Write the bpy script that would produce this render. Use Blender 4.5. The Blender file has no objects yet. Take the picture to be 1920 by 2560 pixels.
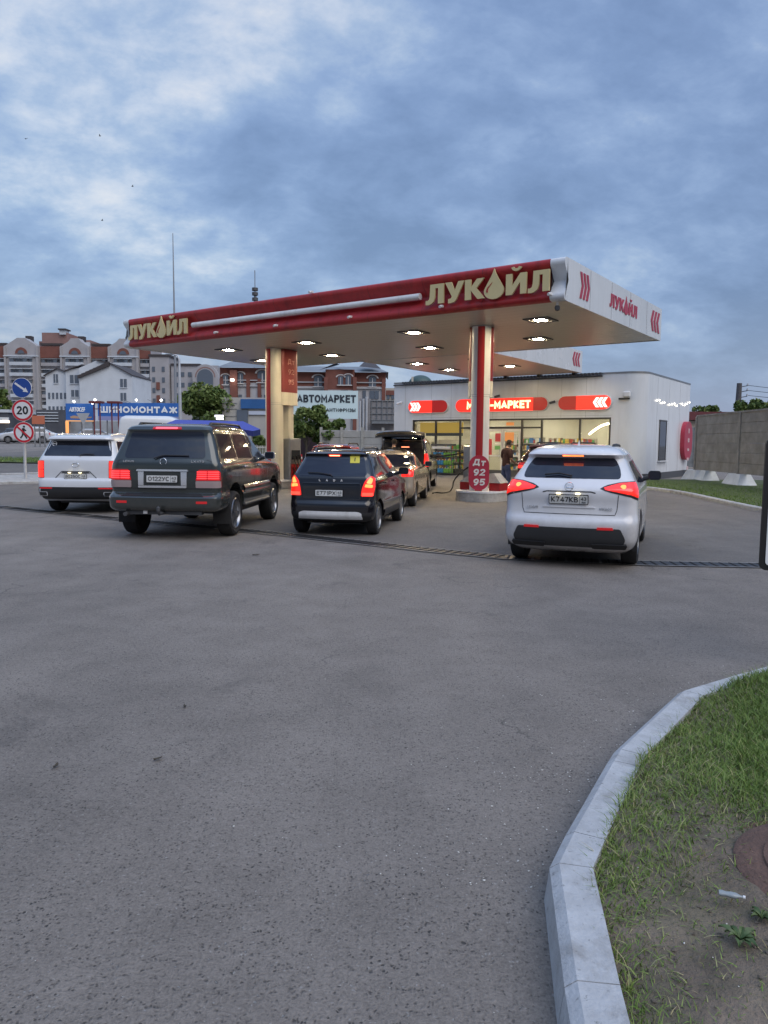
import bpy, bmesh, math, random
import numpy as np
from mathutils import Vector, Matrix
R = math.radians
random.seed(7); rng = np.random.default_rng(7)
scene = bpy.context.scene; col = scene.collection

# ------------------------------------------------------------------ camera
FPX, HORIZON, ROLL, EYE = 1851.4, 1107.2, 0.008, 1.66      # of the 1920 x 2560 photograph
pitch = math.atan((1280 - HORIZON) / FPX); cr, sr = math.cos(ROLL), math.sin(ROLL)
r0 = Vector((1, 0, 0)); d0 = Vector((0, -math.sin(pitch), -math.cos(pitch))); FW = Vector((0, math.cos(pitch), -math.sin(pitch)))
RX = r0 * cr - d0 * sr; DN = r0 * sr + d0 * cr
cam = bpy.data.cameras.new('camera'); camo = bpy.data.objects.new('camera', cam); col.objects.link(camo)
M = Matrix((RX, -DN, -FW)).transposed().to_4x4(); M.translation = Vector((0, 0, EYE)); camo.matrix_world = M
cam.sensor_fit = 'VERTICAL'; cam.sensor_height = 24; cam.lens = FPX / 2560 * 24; cam.clip_end = 3000; cam.clip_start = .05
scene.camera = camo
def ray(x, y): return FW * FPX + RX * (x - 960) + DN * (y - 1280)
def G(x, y, z=0.0):                      # where the sight line of a photo pixel meets height z
    d = ray(x, y); t = (z - EYE) / d.z; return Vector((d.x * t, d.y * t, z))
def D(x, y, Y):                          # the point of that sight line at distance Y
    d = ray(x, y); t = Y / d.y; return Vector((d.x * t, Y, d.z * t + EYE))

# ------------------------------------------------------------------ sky and light
SUN_EL, SUN_AZ = R(46), R(140)
wd = bpy.data.worlds.new('World'); scene.world = wd; wd.use_nodes = True
nt = wd.node_tree; nt.nodes.clear(); N = nt.nodes.new; L = nt.links.new
def val(nt, op, a, b=None, clamp=False):
    n = nt.nodes.new('ShaderNodeMath'); n.operation = op; n.use_clamp = clamp
    for i, v in enumerate((a, b)):
        if v is None: continue
        if isinstance(v, (int, float)): n.inputs[i].default_value = v
        else: nt.links.new(v, n.inputs[i])
    return n.outputs[0]
def ramp(nt, fac, stops, interp='LINEAR'):
    n = nt.nodes.new('ShaderNodeValToRGB'); n.color_ramp.interpolation = interp
    e = n.color_ramp.elements
    while len(e) < len(stops): e.new(.5)
    for q, (p, c) in zip(e, stops):
        q.position = p; q.color = (*c, 1) if len(c) == 3 else c
    nt.links.new(fac, n.inputs[0]); return n.outputs[0]
def mixc(nt, fac, a, b, mode='MIX'):
    n = nt.nodes.new('ShaderNodeMix'); n.data_type = 'RGBA'; n.blend_type = mode
    for s, v in ((0, fac), (6, a), (7, b)):
        if isinstance(v, (int, float)): n.inputs[s].default_value = v
        elif isinstance(v, tuple): n.inputs[s].default_value = (*v, 1) if len(v) == 3 else v
        else: nt.links.new(v, n.inputs[s])
    return n.outputs[2]
def noise(nt, vec, scale, detail=4, rough=.55, dist=0.0):
    n = nt.nodes.new('ShaderNodeTexNoise'); n.inputs['Scale'].default_value = scale; n.inputs['Detail'].default_value = detail
    n.inputs['Roughness'].default_value = rough; n.inputs['Distortion'].default_value = dist
    if vec is not None: nt.links.new(vec, n.inputs['Vector'])
    return n.outputs['Fac']
tc = N('ShaderNodeTexCoord'); sep = N('ShaderNodeSeparateXYZ'); L(tc.outputs['Generated'], sep.inputs[0])
zc = val(nt, 'MAXIMUM', sep.outputs[2], 0.0); den = val(nt, 'ADD', zc, .42)
com = N('ShaderNodeCombineXYZ'); L(val(nt, 'DIVIDE', sep.outputs[0], den), com.inputs[0]); L(val(nt, 'DIVIDE', sep.outputs[1], den), com.inputs[1])
com.inputs[2].default_value = 3.7
sky = N('ShaderNodeTexSky'); sky.sky_type = 'NISHITA'; sky.sun_disc = False; sky.sun_elevation = R(9); sky.sun_rotation = SUN_AZ
sky.air_density = 1.6; sky.dust_density = .6; sky.ozone_density = 3
mp = N('ShaderNodeMapping'); mp.inputs['Rotation'].default_value = (0, 0, R(-24)); mp.inputs['Scale'].default_value = (.8, 1.0, 1)
L(com.outputs[0], mp.inputs[0])
n1 = noise(nt, mp.outputs[0], 2.5, 6, .52, .15); n2 = noise(nt, mp.outputs[0], 8.5, 7, .62, .15); n3 = noise(nt, com.outputs[0], .75, 3, .5)
cl = val(nt, 'ADD', val(nt, 'MULTIPLY', n1, .60), val(nt, 'ADD', val(nt, 'MULTIPLY', n2, .34), val(nt, 'MULTIPLY', n3, .24)))
west = val(nt, 'MULTIPLY', sep.outputs[0], val(nt, 'ADD', -.19, val(nt, 'MULTIPLY', zc, .34)))
cl = val(nt, 'ADD', cl, west)
base = ramp(nt, cl, [(.47, (.168, .255, .470)), (.55, (.225, .330, .575)), (.61, (.295, .412, .665)), (.655, (.40, .515, .73)), (.70, (.57, .65, .81)), (.78, (.84, .84, .88))])
hz = val(nt, 'SUBTRACT', 1.0, val(nt, 'MULTIPLY', zc, 5.5), True)
base = mixc(nt, val(nt, 'MULTIPLY', hz, .50), base, (.385, .485, .675))
wl = val(nt, 'MULTIPLY', val(nt, 'MULTIPLY', hz, val(nt, 'MULTIPLY', val(nt, 'SUBTRACT', -.05, sep.outputs[0], True), 3.0, True)), ramp(nt, n2, [(.42, (0, 0, 0)), (.60, (1, 1, 1))]))
base = mixc(nt, val(nt, 'MULTIPLY', wl, .8), base, (.66, .62, .66))
skyc = mixc(nt, .25, base, mixc(nt, 1.0, sky.outputs[0], (.10, .10, .10), 'MULTIPLY'))
back = val(nt, 'ADD', val(nt, 'MULTIPLY', sep.outputs[1], -1.1), .1, True)          # unseen sky: overhead and high behind brightened as fill, low behind darkened against reflections
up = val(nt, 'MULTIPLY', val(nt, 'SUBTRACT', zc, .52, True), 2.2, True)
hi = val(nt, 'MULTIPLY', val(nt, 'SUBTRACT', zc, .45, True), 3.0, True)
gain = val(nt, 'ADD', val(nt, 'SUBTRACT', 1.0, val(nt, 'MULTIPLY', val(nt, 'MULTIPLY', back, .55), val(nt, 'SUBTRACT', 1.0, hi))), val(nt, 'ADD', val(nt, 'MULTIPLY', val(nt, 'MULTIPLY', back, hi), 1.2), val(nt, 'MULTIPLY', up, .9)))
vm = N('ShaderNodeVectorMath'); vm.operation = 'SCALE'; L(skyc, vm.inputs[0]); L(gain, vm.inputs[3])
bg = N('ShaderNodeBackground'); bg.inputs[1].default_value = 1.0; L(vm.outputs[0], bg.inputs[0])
wo = N('ShaderNodeOutputWorld'); L(bg.outputs[0], wo.inputs[0])
sd = bpy.data.lights.new('sun', 'SUN'); sd.energy = 1.45; sd.angle = R(55); sd.color = (1, .90, .79)
so = bpy.data.objects.new('sun', sd); col.objects.link(so)
so.rotation_euler = (R(90) - SUN_EL, 0, math.pi - SUN_AZ)
scene.view_settings.view_transform = 'Standard'; scene.view_settings.look = 'None'; scene.view_settings.exposure = 0.25; scene.view_settings.gamma = 1
scene.cycles.max_bounces = 6; scene.cycles.diffuse_bounces = 3; scene.cycles.glossy_bounces = 3; scene.cycles.transmission_bounces = 4
scene.cycles.transparent_max_bounces = 8; scene.cycles.sample_clamp_indirect = 4; scene.cycles.caustics_reflective = False; scene.cycles.caustics_refractive = False

# ------------------------------------------------------------------ materials
def mat(name, c, rough=.6, metal=0.0, var=0.0, vscale=6.0, emit=None, es=0.0, coat=0.0, bump=0.0, bscale=40.0, spec=.5, dirt=0.0):
    m = bpy.data.materials.new(name); m.use_nodes = True; t = m.node_tree; b = t.nodes['Principled BSDF']
    b.inputs['Roughness'].default_value = rough; b.inputs['Metallic'].default_value = metal
    b.inputs['Base Color'].default_value = (*c, 1); b.inputs['Specular IOR Level'].default_value = spec
    if coat: b.inputs['Coat Weight'].default_value = coat; b.inputs['Coat Roughness'].default_value = .06
    g = t.nodes.new('ShaderNodeTexCoord')
    if var:
        f = noise(t, g.outputs['Object'], vscale, 5, .6)
        o = ramp(t, f, [(.3, tuple(max(0, x * (1 - var)) for x in c)), (.7, tuple(min(1, x * (1 + var)) for x in c))])
        if dirt:
            f2 = noise(t, g.outputs['Object'], vscale * 2.7, 6, .65)
            o = mixc(t, val(t, 'MULTIPLY', ramp(t, f2, [(.45, (0, 0, 0)), (.72, (1, 1, 1))]), dirt), o, (.16, .14, .12))
        t.links.new(o, b.inputs['Base Color'])
        rr = val(t, 'ADD', val(t, 'MULTIPLY', f, .18), rough - .09, True); t.links.new(rr, b.inputs['Roughness'])
    if bump:
        f = noise(t, g.outputs['Object'], bscale, 4, .6); bp = t.nodes.new('ShaderNodeBump'); bp.inputs['Strength'].default_value = bump
        bp.inputs['Distance'].default_value = .02; t.links.new(f, bp.inputs['Height']); t.links.new(bp.outputs[0], b.inputs['Normal'])
    if emit: b.inputs['Emission Color'].default_value = (*emit, 1); b.inputs['Emission Strength'].default_value = es
    return m
def glass_mat(name, tint=(.8, .85, .85), refl=.5):
    m = bpy.data.materials.new(name); m.use_nodes = True; t = m.node_tree; t.nodes.clear()
    tr = t.nodes.new('ShaderNodeBsdfTransparent'); tr.inputs[0].default_value = (*tint, 1)
    gl = t.nodes.new('ShaderNodeBsdfGlossy'); gl.inputs['Roughness'].default_value = .03; gl.inputs[0].default_value = (.9, .95, 1, 1)
    fr = t.nodes.new('ShaderNodeFresnel'); fr.inputs[0].default_value = 1.5
    mx = t.nodes.new('ShaderNodeMixShader'); t.links.new(val(t, 'MULTIPLY', fr.outputs[0], refl * 2), mx.inputs[0])
    t.links.new(tr.outputs[0], mx.inputs[1]); t.links.new(gl.outputs[0], mx.inputs[2])
    o = t.nodes.new('ShaderNodeOutputMaterial'); t.links.new(mx.outputs[0], o.inputs[0]); return m
def emis(name, c, s): return mat(name, tuple(min(.8, x * .6 + .02) for x in c), .35, emit=c, es=s)

def ground_mat(name, ca, cb, speck=1.0, scale=1.0, warm=0.0):
    m = bpy.data.materials.new(name); m.use_nodes = True; t = m.node_tree; b = t.nodes['Principled BSDF']
    ge = t.nodes.new('ShaderNodeNewGeometry'); P = ge.outputs['Position']
    big = noise(t, P, .22 * scale, 5, .6, .3); mid = noise(t, P, 1.7 * scale, 6, .65); fine = noise(t, P, 95 * scale, 3, .75); grain = noise(t, P, 34 * scale, 4, .75)
    f = val(t, 'ADD', val(t, 'MULTIPLY', big, .20), val(t, 'ADD', val(t, 'MULTIPLY', mid, .18), val(t, 'ADD', val(t, 'MULTIPLY', fine, .30), val(t, 'MULTIPLY', grain, .22))))
    c = ramp(t, f, [(.36, tuple(x * .72 for x in ca)), (.5, tuple((x + y) / 2 for x, y in zip(ca, cb))), (.64, tuple(x * 1.15 for x in cb))])
    if warm: c = mixc(t, val(t, 'MULTIPLY', ramp(t, noise(t, P, .13, 4, .5), [(.45, (0, 0, 0)), (.65, (1, 1, 1))]), warm), c, (.21, .18, .155))
    vo = t.nodes.new('ShaderNodeTexVoronoi'); vo.inputs['Scale'].default_value = 82 * scale; vo.inputs['Randomness'].default_value = 1
    wob = t.nodes.new('ShaderNodeTexNoise'); wob.inputs['Scale'].default_value = 38 * scale; wob.inputs['Detail'].default_value = 3; t.links.new(P, wob.inputs['Vector'])
    wv = t.nodes.new('ShaderNodeVectorMath'); wv.operation = 'MULTIPLY_ADD'; t.links.new(wob.outputs['Color'], wv.inputs[0]); wv.inputs[1].default_value = (.03, .03, .03); t.links.new(P, wv.inputs[2]); t.links.new(wv.outputs[0], vo.inputs['Vector'])
    sp = t.nodes.new('ShaderNodeSeparateColor'); t.links.new(vo.outputs['Color'], sp.inputs[0])
    pit = val(t, 'MULTIPLY', val(t, 'MULTIPLY', ramp(t, sp.outputs[0], [(.60, (0, 0, 0)), (.9, (1, 1, 1))]), ramp(t, noise(t, P, 3.5, 4, .6), [(.38, (.55, .55, .55)), (.62, (1, 1, 1))])), ramp(t, vo.outputs['Distance'], [(.2, (1, 1, 1)), (.55, (0, 0, 0))]))
    c = mixc(t, val(t, 'MULTIPLY', pit, .9 * speck), c, (.032, .032, .033))
    lit = val(t, 'MULTIPLY', val(t, 'LESS_THAN', sp.outputs[1], .06), ramp(t, vo.outputs['Distance'], [(.2, (1, 1, 1)), (.42, (0, 0, 0))]))
    c = mixc(t, val(t, 'MULTIPLY', lit, .5 * speck), c, (.42, .41, .39))
    oil = ramp(t, noise(t, P, .8, 6, .7, .6), [(.59, (0, 0, 0)), (.70, (1, 1, 1))])
    c = mixc(t, val(t, 'MULTIPLY', oil, .45), c, (.075, .07, .068))
    mp_ = t.nodes.new('ShaderNodeMapping'); mp_.inputs['Rotation'].default_value = (0, 0, R(28)); mp_.inputs['Scale'].default_value = (.9, .16, 1); t.links.new(P, mp_.inputs[0])
    trk = ramp(t, noise(t, mp_.outputs[0], 1.0, 4, .55, .4), [(.36, (.94, .94, .94)), (.64, (1.06, 1.055, 1.05))]); c = mixc(t, 1.0, c, trk, 'MULTIPLY')
    v2 = t.nodes.new('ShaderNodeTexVoronoi'); v2.feature = 'DISTANCE_TO_EDGE'; v2.inputs['Scale'].default_value = .42
    w2 = t.nodes.new('ShaderNodeTexNoise'); w2.inputs['Scale'].default_value = 1.3; w2.inputs['Detail'].default_value = 6; t.links.new(P, w2.inputs['Vector']); m2 = t.nodes.new('ShaderNodeVectorMath'); m2.operation = 'MULTIPLY_ADD'; t.links.new(w2.outputs['Color'], m2.inputs[0]); m2.inputs[1].default_value = (1.5, 1.5, 1.5); t.links.new(P, m2.inputs[2]); t.links.new(m2.outputs[0], v2.inputs['Vector'])
    crk = val(t, 'MULTIPLY', ramp(t, v2.outputs['Distance'], [(.0, (1, 1, 1)), (.006, (0, 0, 0))]), ramp(t, noise(t, P, .33, 3, .5), [(.53, (0, 0, 0)), (.60, (1, 1, 1))])); c = mixc(t, val(t, 'MULTIPLY', crk, .6), c, (.04, .04, .04))
    t.links.new(c, b.inputs['Base Color']); b.inputs['Roughness'].default_value = .82; b.inputs['Specular IOR Level'].default_value = .35
    bp = t.nodes.new('ShaderNodeBump'); bp.inputs['Strength'].default_value = .8; bp.inputs['Distance'].default_value = .016
    t.links.new(val(t, 'ADD', val(t, 'MULTIPLY', grain, .6), val(t, 'SUBTRACT', fine, val(t, 'MULTIPLY', pit, .6))), bp.inputs['Height']); t.links.new(bp.outputs[0], b.inputs['Normal'])
    return m
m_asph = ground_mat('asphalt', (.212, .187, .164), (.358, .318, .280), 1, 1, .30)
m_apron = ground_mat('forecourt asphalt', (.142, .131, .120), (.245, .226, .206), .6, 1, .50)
m_kerb2 = None
m_conc = mat('concrete', (.40, .385, .36), .85, var=.22, vscale=4, bump=.3, dirt=.35)
m_kerb = mat('kerb concrete', (.43, .44, .45), .85, var=.14, vscale=7, bump=.35, bscale=60, dirt=.18)
def stain(m, col_, scale, lo, hi, amt):
    t = m.node_tree; b = t.nodes['Principled BSDF']; g = t.nodes.new('ShaderNodeNewGeometry'); lk = b.inputs['Base Color'].links[0].from_socket
    t.links.new(mixc(t, val(t, 'MULTIPLY', ramp(t, noise(t, g.outputs['Position'], scale, 7, .7, .4), [(lo, (0, 0, 0)), (hi, (1, 1, 1))]), amt), lk, col_), b.inputs['Base Color']); return m
stain(m_kerb, (.20, .185, .165), 3.2, .50, .66, .65); stain(m_kerb, (.10, .10, .09), 34, .60, .68, .7)
def streak(m, col_, amt, sx=5.0, sz=.45):
    t = m.node_tree; b = t.nodes['Principled BSDF']; g = t.nodes.new('ShaderNodeTexCoord'); k = t.nodes.new('ShaderNodeMapping'); k.inputs['Scale'].default_value = (sx, sx, sz); t.links.new(g.outputs['Object'], k.inputs[0]); lk = b.inputs['Base Color'].links[0].from_socket
    t.links.new(mixc(t, val(t, 'MULTIPLY', ramp(t, noise(t, k.outputs[0], 1.0, 6, .65, .2), [(.46, (0, 0, 0)), (.72, (1, 1, 1))]), amt), lk, col_), b.inputs['Base Color']); return m
m_white = mat('white metal', (.74, .74, .74), .32, var=.05, vscale=2)
m_whitep = mat('white panel', (.66, .68, .70), .28, var=.05, vscale=.6)
m_cream = mat('cream panel', (.66, .63, .53), .35, var=.05, vscale=1)
m_red = mat('red panel', (.40, .020, .022), .38, var=.06, vscale=1)
m_redd = mat('crimson plate', (.42, .03, .06), .4, var=.05, vscale=2)
m_gold = mat('pale gold letters', (.66, .55, .28), .38, metal=.15, var=.05, vscale=2)
m_black = mat('black plastic', (.018, .018, .02), .5)
m_grey = mat('grey metal', (.30, .31, .32), .42, metal=.6, var=.1, vscale=5)
m_dgrey = mat('dark grey metal', (.07, .072, .078), .5, var=.1)
m_rubber = mat('rubber', (.016, .016, .017), .85, var=.2, vscale=20)
m_chrome = mat('chrome', (.80, .82, .85), .22, metal=.75)
m_rim = mat('alloy', (.28, .29, .31), .3, metal=.9)
m_tint = mat('tinted glass', (.014, .016, .026), .04, spec=.6)
m_tint2 = mat('smoked glass', (.035, .04, .05), .05, spec=.6)
m_lamp = emis('ceiling lamp', (1, .80, .50), 340)
def ribbed(m, lo, hi, scale=60, axis='Z'):
    t = m.node_tree; b = t.nodes['Principled BSDF']; g = t.nodes.new('ShaderNodeTexCoord'); w = t.nodes.new('ShaderNodeTexWave'); w.wave_type = 'BANDS'; w.bands_direction = axis; w.inputs['Scale'].default_value = scale; w.inputs['Distortion'].default_value = 1.2; w.inputs['Detail'].default_value = 2
    t.links.new(g.outputs['Object'], w.inputs['Vector']); n_ = noise(t, g.outputs['Object'], 14, 3, .6)
    t.links.new(val(t, 'ADD', lo, val(t, 'MULTIPLY', val(t, 'MULTIPLY', w.outputs['Fac'], n_), (hi - lo) * 1.8)), b.inputs['Emission Strength']); return m
m_tail = ribbed(mat('tail lamp red', (.30, .006, .008), .15, emit=(1, .025, .012), es=1.5, coat=.8), .35, 1.7)
m_tailhot = ribbed(mat('tail lamp core', (.6, .08, .03), .2, emit=(1, .17, .04), es=4), 1.5, 5.5, 45)
m_taildim = mat('tail lamp lens', (.28, .01, .015), .15, emit=(1, .02, .02), es=.22, coat=.8)
m_clearlens = mat('clear lens', (.36, .28, .28), .15, coat=.5)
m_platew = mat('plate white', (.62, .63, .62), .4, var=.06, vscale=30)
m_ink = mat('ink', (.012, .012, .014), .5)
streak(m_whitep, (.42, .41, .39), .22); streak(m_red, (.13, .012, .014), .55); streak(m_cream, (.36, .32, .25), .4); streak(m_white, (.40, .39, .36), .35)
m_signred = emis('lit red sign', (1, .022, .008), 1.15)
m_signred2 = mat('unlit red sign', (.33, .012, .012), .3, emit=(1, .02, .01), es=.16)
m_signtext = emis('lit sign letters', (1, .70, .36), 1.9)
m_signwhite = emis('lit sign chevrons', (1, .82, .74), 1.2)

# ------------------------------------------------------------------ mesh helpers
def _arc(cx, cy, rx, ry, a0, a1, n=8): return [(cx + rx * math.cos(R(a0 + (a1 - a0) * k / n)), cy + ry * math.sin(R(a0 + (a1 - a0) * k / n))) for k in range(n + 1)]
_O = _arc(.38, .5, .38, .5, 90, 450, 20); _C = _arc(.38, .5, .38, .5, 48, 312, 16); _P = [(0, 0), (0, 1), (.36, 1)] + _arc(.36, .74, .26, .26, 90, -90)[1:] + [(0, .48)]
GLYPH = {'А': (.76, [[(0, 0), (.38, 1), (.76, 0)], [(.14, .28), (.62, .28)]]), 'В': (.6, [[(0, .53), (0, 1), (.33, 1)] + _arc(.33, .765, .22, .235, 90, -90)[1:] + [(0, .53), (.36, .53)] + _arc(.36, .265, .25, .265, 90, -90)[1:] + [(0, 0), (0, .53)]]),
    'Г': (.5, [[(0, 0), (0, 1), (.5, 1)]]), 'Д': (.8, [[(.12, .14), (.2, 1), (.66, 1), (.66, .14)], [(0, -.14), (0, .12), (.8, .12), (.8, -.14)]]), 'Е': (.52, [[(.52, 1), (0, 1), (0, 0), (.52, 0)], [(0, .52), (.46, .52)]]), 'Ж': (1.0, [[(.5, 0), (.5, 1)], [(0, 1), (.44, .52), (0, 0)], [(1, 1), (.56, .52), (1, 0)]]),
    'З': (.55, [_arc(.26, .76, .26, .24, 150, -80) + _arc(.27, .26, .30, .26, 80, -150)]), 'И': (.62, [[(0, 1), (0, 0), (.62, 1), (.62, 0)]]), 'К': (.62, [[(0, 0), (0, 1)], [(.58, 1), (.06, .5), (.62, 0)]]), 'Л': (.68, [[(0, 0), (.1, .08), (.18, 1), (.68, 1), (.68, 0)]]), 'М': (.8, [[(0, 0), (0, 1), (.4, .3), (.8, 1), (.8, 0)]]),
    'Н': (.62, [[(0, 0), (0, 1)], [(.62, 0), (.62, 1)], [(0, .5), (.62, .5)]]), 'О': (.76, [_O]), 'П': (.62, [[(0, 0), (0, 1), (.62, 1), (.62, 0)]]), 'Р': (.62, [_P]), 'С': (.70, [_C]), 'Т': (.64, [[(0, 1), (.64, 1)], [(.32, .97), (.32, 0)]]), 'т': (.46, [[(0, .68), (.46, .68)], [(.23, .65), (.23, 0)]]),
    'У': (.66, [[(0, 1), (.35, .38)], [(.66, 1), (.30, .08), (.1, 0)]]), 'Ф': (.84, [[(.42, -.06), (.42, 1.06)], _arc(.42, .52, .42, .34, 90, 450, 18)]), 'Х': (.66, [[(0, 0), (.66, 1)], [(0, 1), (.66, 0)]]), 'Ч': (.58, [[(0, 1), (0, .55), (.12, .42), (.58, .42)], [(.58, 0), (.58, 1)]]), 'Ш': (.94, [[(0, 1), (0, 0), (.94, 0), (.94, 1)], [(.47, .03), (.47, 1)]]),
    'Ы': (.8, [[(0, 1), (0, 0), (.28, 0)] + _arc(.28, .28, .24, .28, -90, 90)[1:] + [(0, .56)], [(.8, 0), (.8, 1)]]), 'Я': (.6, [[(.6, 0), (.6, 1), (.25, 1)] + _arc(.25, .74, .25, .26, 90, 270)[1:] + [(.6, .48)], [(.28, .45), (0, 0)]]),
    '-': (.34, [[(0, .42), (.34, .42)]]), ',': (.08, [[(.06, .06), (0, -.16)]]), '!': (.06, [[(.03, 1), (.03, .34)], [(.03, .06), (.03, .0)]]), '0': (.6, [_arc(.3, .5, .3, .5, 90, 450, 20)]), '1': (.3, [[(0, .76), (.28, 1), (.28, 0)]]), '2': (.56, [_arc(.28, .72, .28, .28, 165, -20) + [(0, 0), (.58, 0)]]), '3': (.55, [_arc(.26, .76, .26, .24, 150, -80) + _arc(.27, .26, .30, .26, 80, -150)]),
    '4': (.6, [[(.46, 0), (.46, 1), (0, .28), (.64, .28)]]), '5': (.56, [[(.52, 1), (.06, 1), (.02, .54)] + _arc(.27, .31, .30, .31, 120, -140, 10)]), '7': (.54, [[(0, 1), (.54, 1), (.16, 0)]]), '8': (.56, [_arc(.28, .76, .23, .24, -90, 270, 14), _arc(.28, .26, .28, .26, 90, 450, 14)]), '9': (.56, [_arc(.28, .70, .28, .30, 0, 360, 16), [(.56, .70), (.52, .34), (.34, .03), (.12, .0)]]),
    'D': (.66, [[(0, 0), (0, 1), (.28, 1)] + _arc(.28, .5, .38, .5, 90, -90, 10)[1:] + [(0, 0)]]), 'L': (.5, [[(0, 1), (0, 0), (.5, 0)]]), 'N': (.62, [[(0, 0), (0, 1), (.62, 0), (.62, 1)]]), 'R': (.6, [_P, [(.3, .46), (.6, 0)]]), 'S': (.56, [_arc(.28, .76, .26, .24, 30, 270) + _arc(.28, .26, .28, .26, 90, -150)]), 'U': (.6, [[(0, 1), (0, .3)] + _arc(.3, .3, .3, .3, 180, 360) + [(.6, 1)]])}
for _l, _c in zip('ABCEHKMOPTX', 'АВСЕНКМОРТХ'): GLYPH[_l] = GLYPH[_c]
class MB:
    def __init__(s): s.v = []; s.f = []; s.m = []; s.sm = []
    def add(s, vs, fs, mi=0, smooth=False, M=None):
        o = len(s.v)
        for p in vs:
            p = Vector(p); s.v.append(M @ p if M is not None else p)
        for f in fs: s.f.append([i + o for i in f]); s.m.append(mi); s.sm.append(smooth)
        return s
    def box(s, c, d, mi=0, rz=0.0, M=None, bev=0.0):
        x, y, z = d[0] / 2, d[1] / 2, d[2] / 2
        Mx = Matrix.Translation(c) @ Matrix.Rotation(rz, 4, 'Z')
        if M is not None: Mx = M @ Mx
        if bev and min(x, y, z) > bev * 1.05:
            b = bev; vs = []; fs = []
            idx = {}
            for sx in (-1, 1):
                for sy in (-1, 1):
                    for sz in (-1, 1):
                        for k in range(3):
                            p = [sx * x, sy * y, sz * z]; q = [sx * (x - b), sy * (y - b), sz * (z - b)]
                            w = q[:]; w[k] = p[k]; idx[(sx, sy, sz, k)] = len(vs); vs.append(w)
            I = lambda a, b_, c_, k: idx[(a, b_, c_, k)]
            cyc = [(-1, -1), (1, -1), (1, 1), (-1, 1)]
            for sgn in (-1, 1):
                fs += [[I(sgn, a, b_, 0) for a, b_ in cyc], [I(a, sgn, b_, 1) for a, b_ in cyc], [I(a, b_, sgn, 2) for a, b_ in cyc]]
            for a in (-1, 1):
                for b_ in (-1, 1):
                    fs += [[I(a, b_, -1, 0), I(a, b_, 1, 0), I(a, b_, 1, 1), I(a, b_, -1, 1)],
                           [I(a, -1, b_, 0), I(a, 1, b_, 0), I(a, 1, b_, 2), I(a, -1, b_, 2)],
                           [I(-1, a, b_, 1), I(1, a, b_, 1), I(1, a, b_, 2), I(-1, a, b_, 2)]]
                    for c_ in (-1, 1): fs.append([I(a, b_, c_, 0), I(a, b_, c_, 1), I(a, b_, c_, 2)])
            return s.add(vs, fs, mi, False, Mx)
        vs = [(-x, -y, -z), (x, -y, -z), (x, y, -z), (-x, y, -z), (-x, -y, z), (x, -y, z), (x, y, z), (-x, y, z)]
        return s.add(vs, [[0, 3, 2, 1], [4, 5, 6, 7], [0, 1, 5, 4], [1, 2, 6, 5], [2, 3, 7, 6], [3, 0, 4, 7]], mi, False, Mx)
    def prism(s, poly, h, mi=0, M=None, smooth=False):       # polygon in xy, extruded along +z by h
        n = len(poly); vs = [(x, y, 0) for x, y in poly] + [(x, y, h) for x, y in poly]
        s.add(vs, [list(range(n))[::-1], list(range(n, 2 * n))], mi, False, M)
        return s.add(vs, [[i, (i + 1) % n, n + (i + 1) % n, n + i] for i in range(n)], mi, smooth, M)
    def tube(s, pts, r, n=8, mi=0, M=None, cap=True):
        pts = [Vector(p) for p in pts]; rs = r if isinstance(r, (list, tuple)) else [r] * len(pts)
        vs = []; up = Vector((0, 0, 1)); prev = None
        for i, p in enumerate(pts):
            t = (pts[min(i + 1, len(pts) - 1)] - pts[max(i - 1, 0)]).normalized()
            if prev is None:
                a = t.cross(up)
                if a.length < .05: a = t.cross(Vector((1, 0, 0)))
            else: a = prev - t * prev.dot(t)
            a.normalize(); prev = a; b = t.cross(a)
            for k in range(n):
                w = 2 * math.pi * k / n; vs.append(p + (a * math.cos(w) + b * math.sin(w)) * rs[i])
        fs = [[i * n + k, i * n + (k + 1) % n, (i + 1) * n + (k + 1) % n, (i + 1) * n + k] for i in range(len(pts) - 1) for k in range(n)]
        s.add(vs, fs, mi, True, M)
        if cap: s.add(vs[:n], [list(range(n))[::-1]], mi, False, M); s.add(vs[-n:], [list(range(n))], mi, False, M)
        return s
    def lathe(s, prof, n=24, mi=0, M=None, smooth=True):      # profile (r, z) round z
        vs = [(r * math.cos(2 * math.pi * k / n), r * math.sin(2 * math.pi * k / n), z) for r, z in prof for k in range(n)]
        fs = [[i * n + k, i * n + (k + 1) % n, (i + 1) * n + (k + 1) % n, (i + 1) * n + k] for i in range(len(prof) - 1) for k in range(n)]
        return s.add(vs, fs, mi, smooth, M)
    def grid(s, P, mi=0, smooth=True, M=None, closed=False):  # P[i][j] points
        a, b = len(P), len(P[0]); vs = [p for r in P for p in r]
        fs = [[i * b + j, i * b + (j + 1) % b, (i + 1) * b + (j + 1) % b, (i + 1) * b + j] for i in range(a - 1) for j in range(b if closed else b - 1)]
        return s.add(vs, fs, mi, smooth, M)
    def quad(s, a, b, c, d, mi=0): return s.add([a, b, c, d], [[0, 1, 2, 3]], mi)
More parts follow.
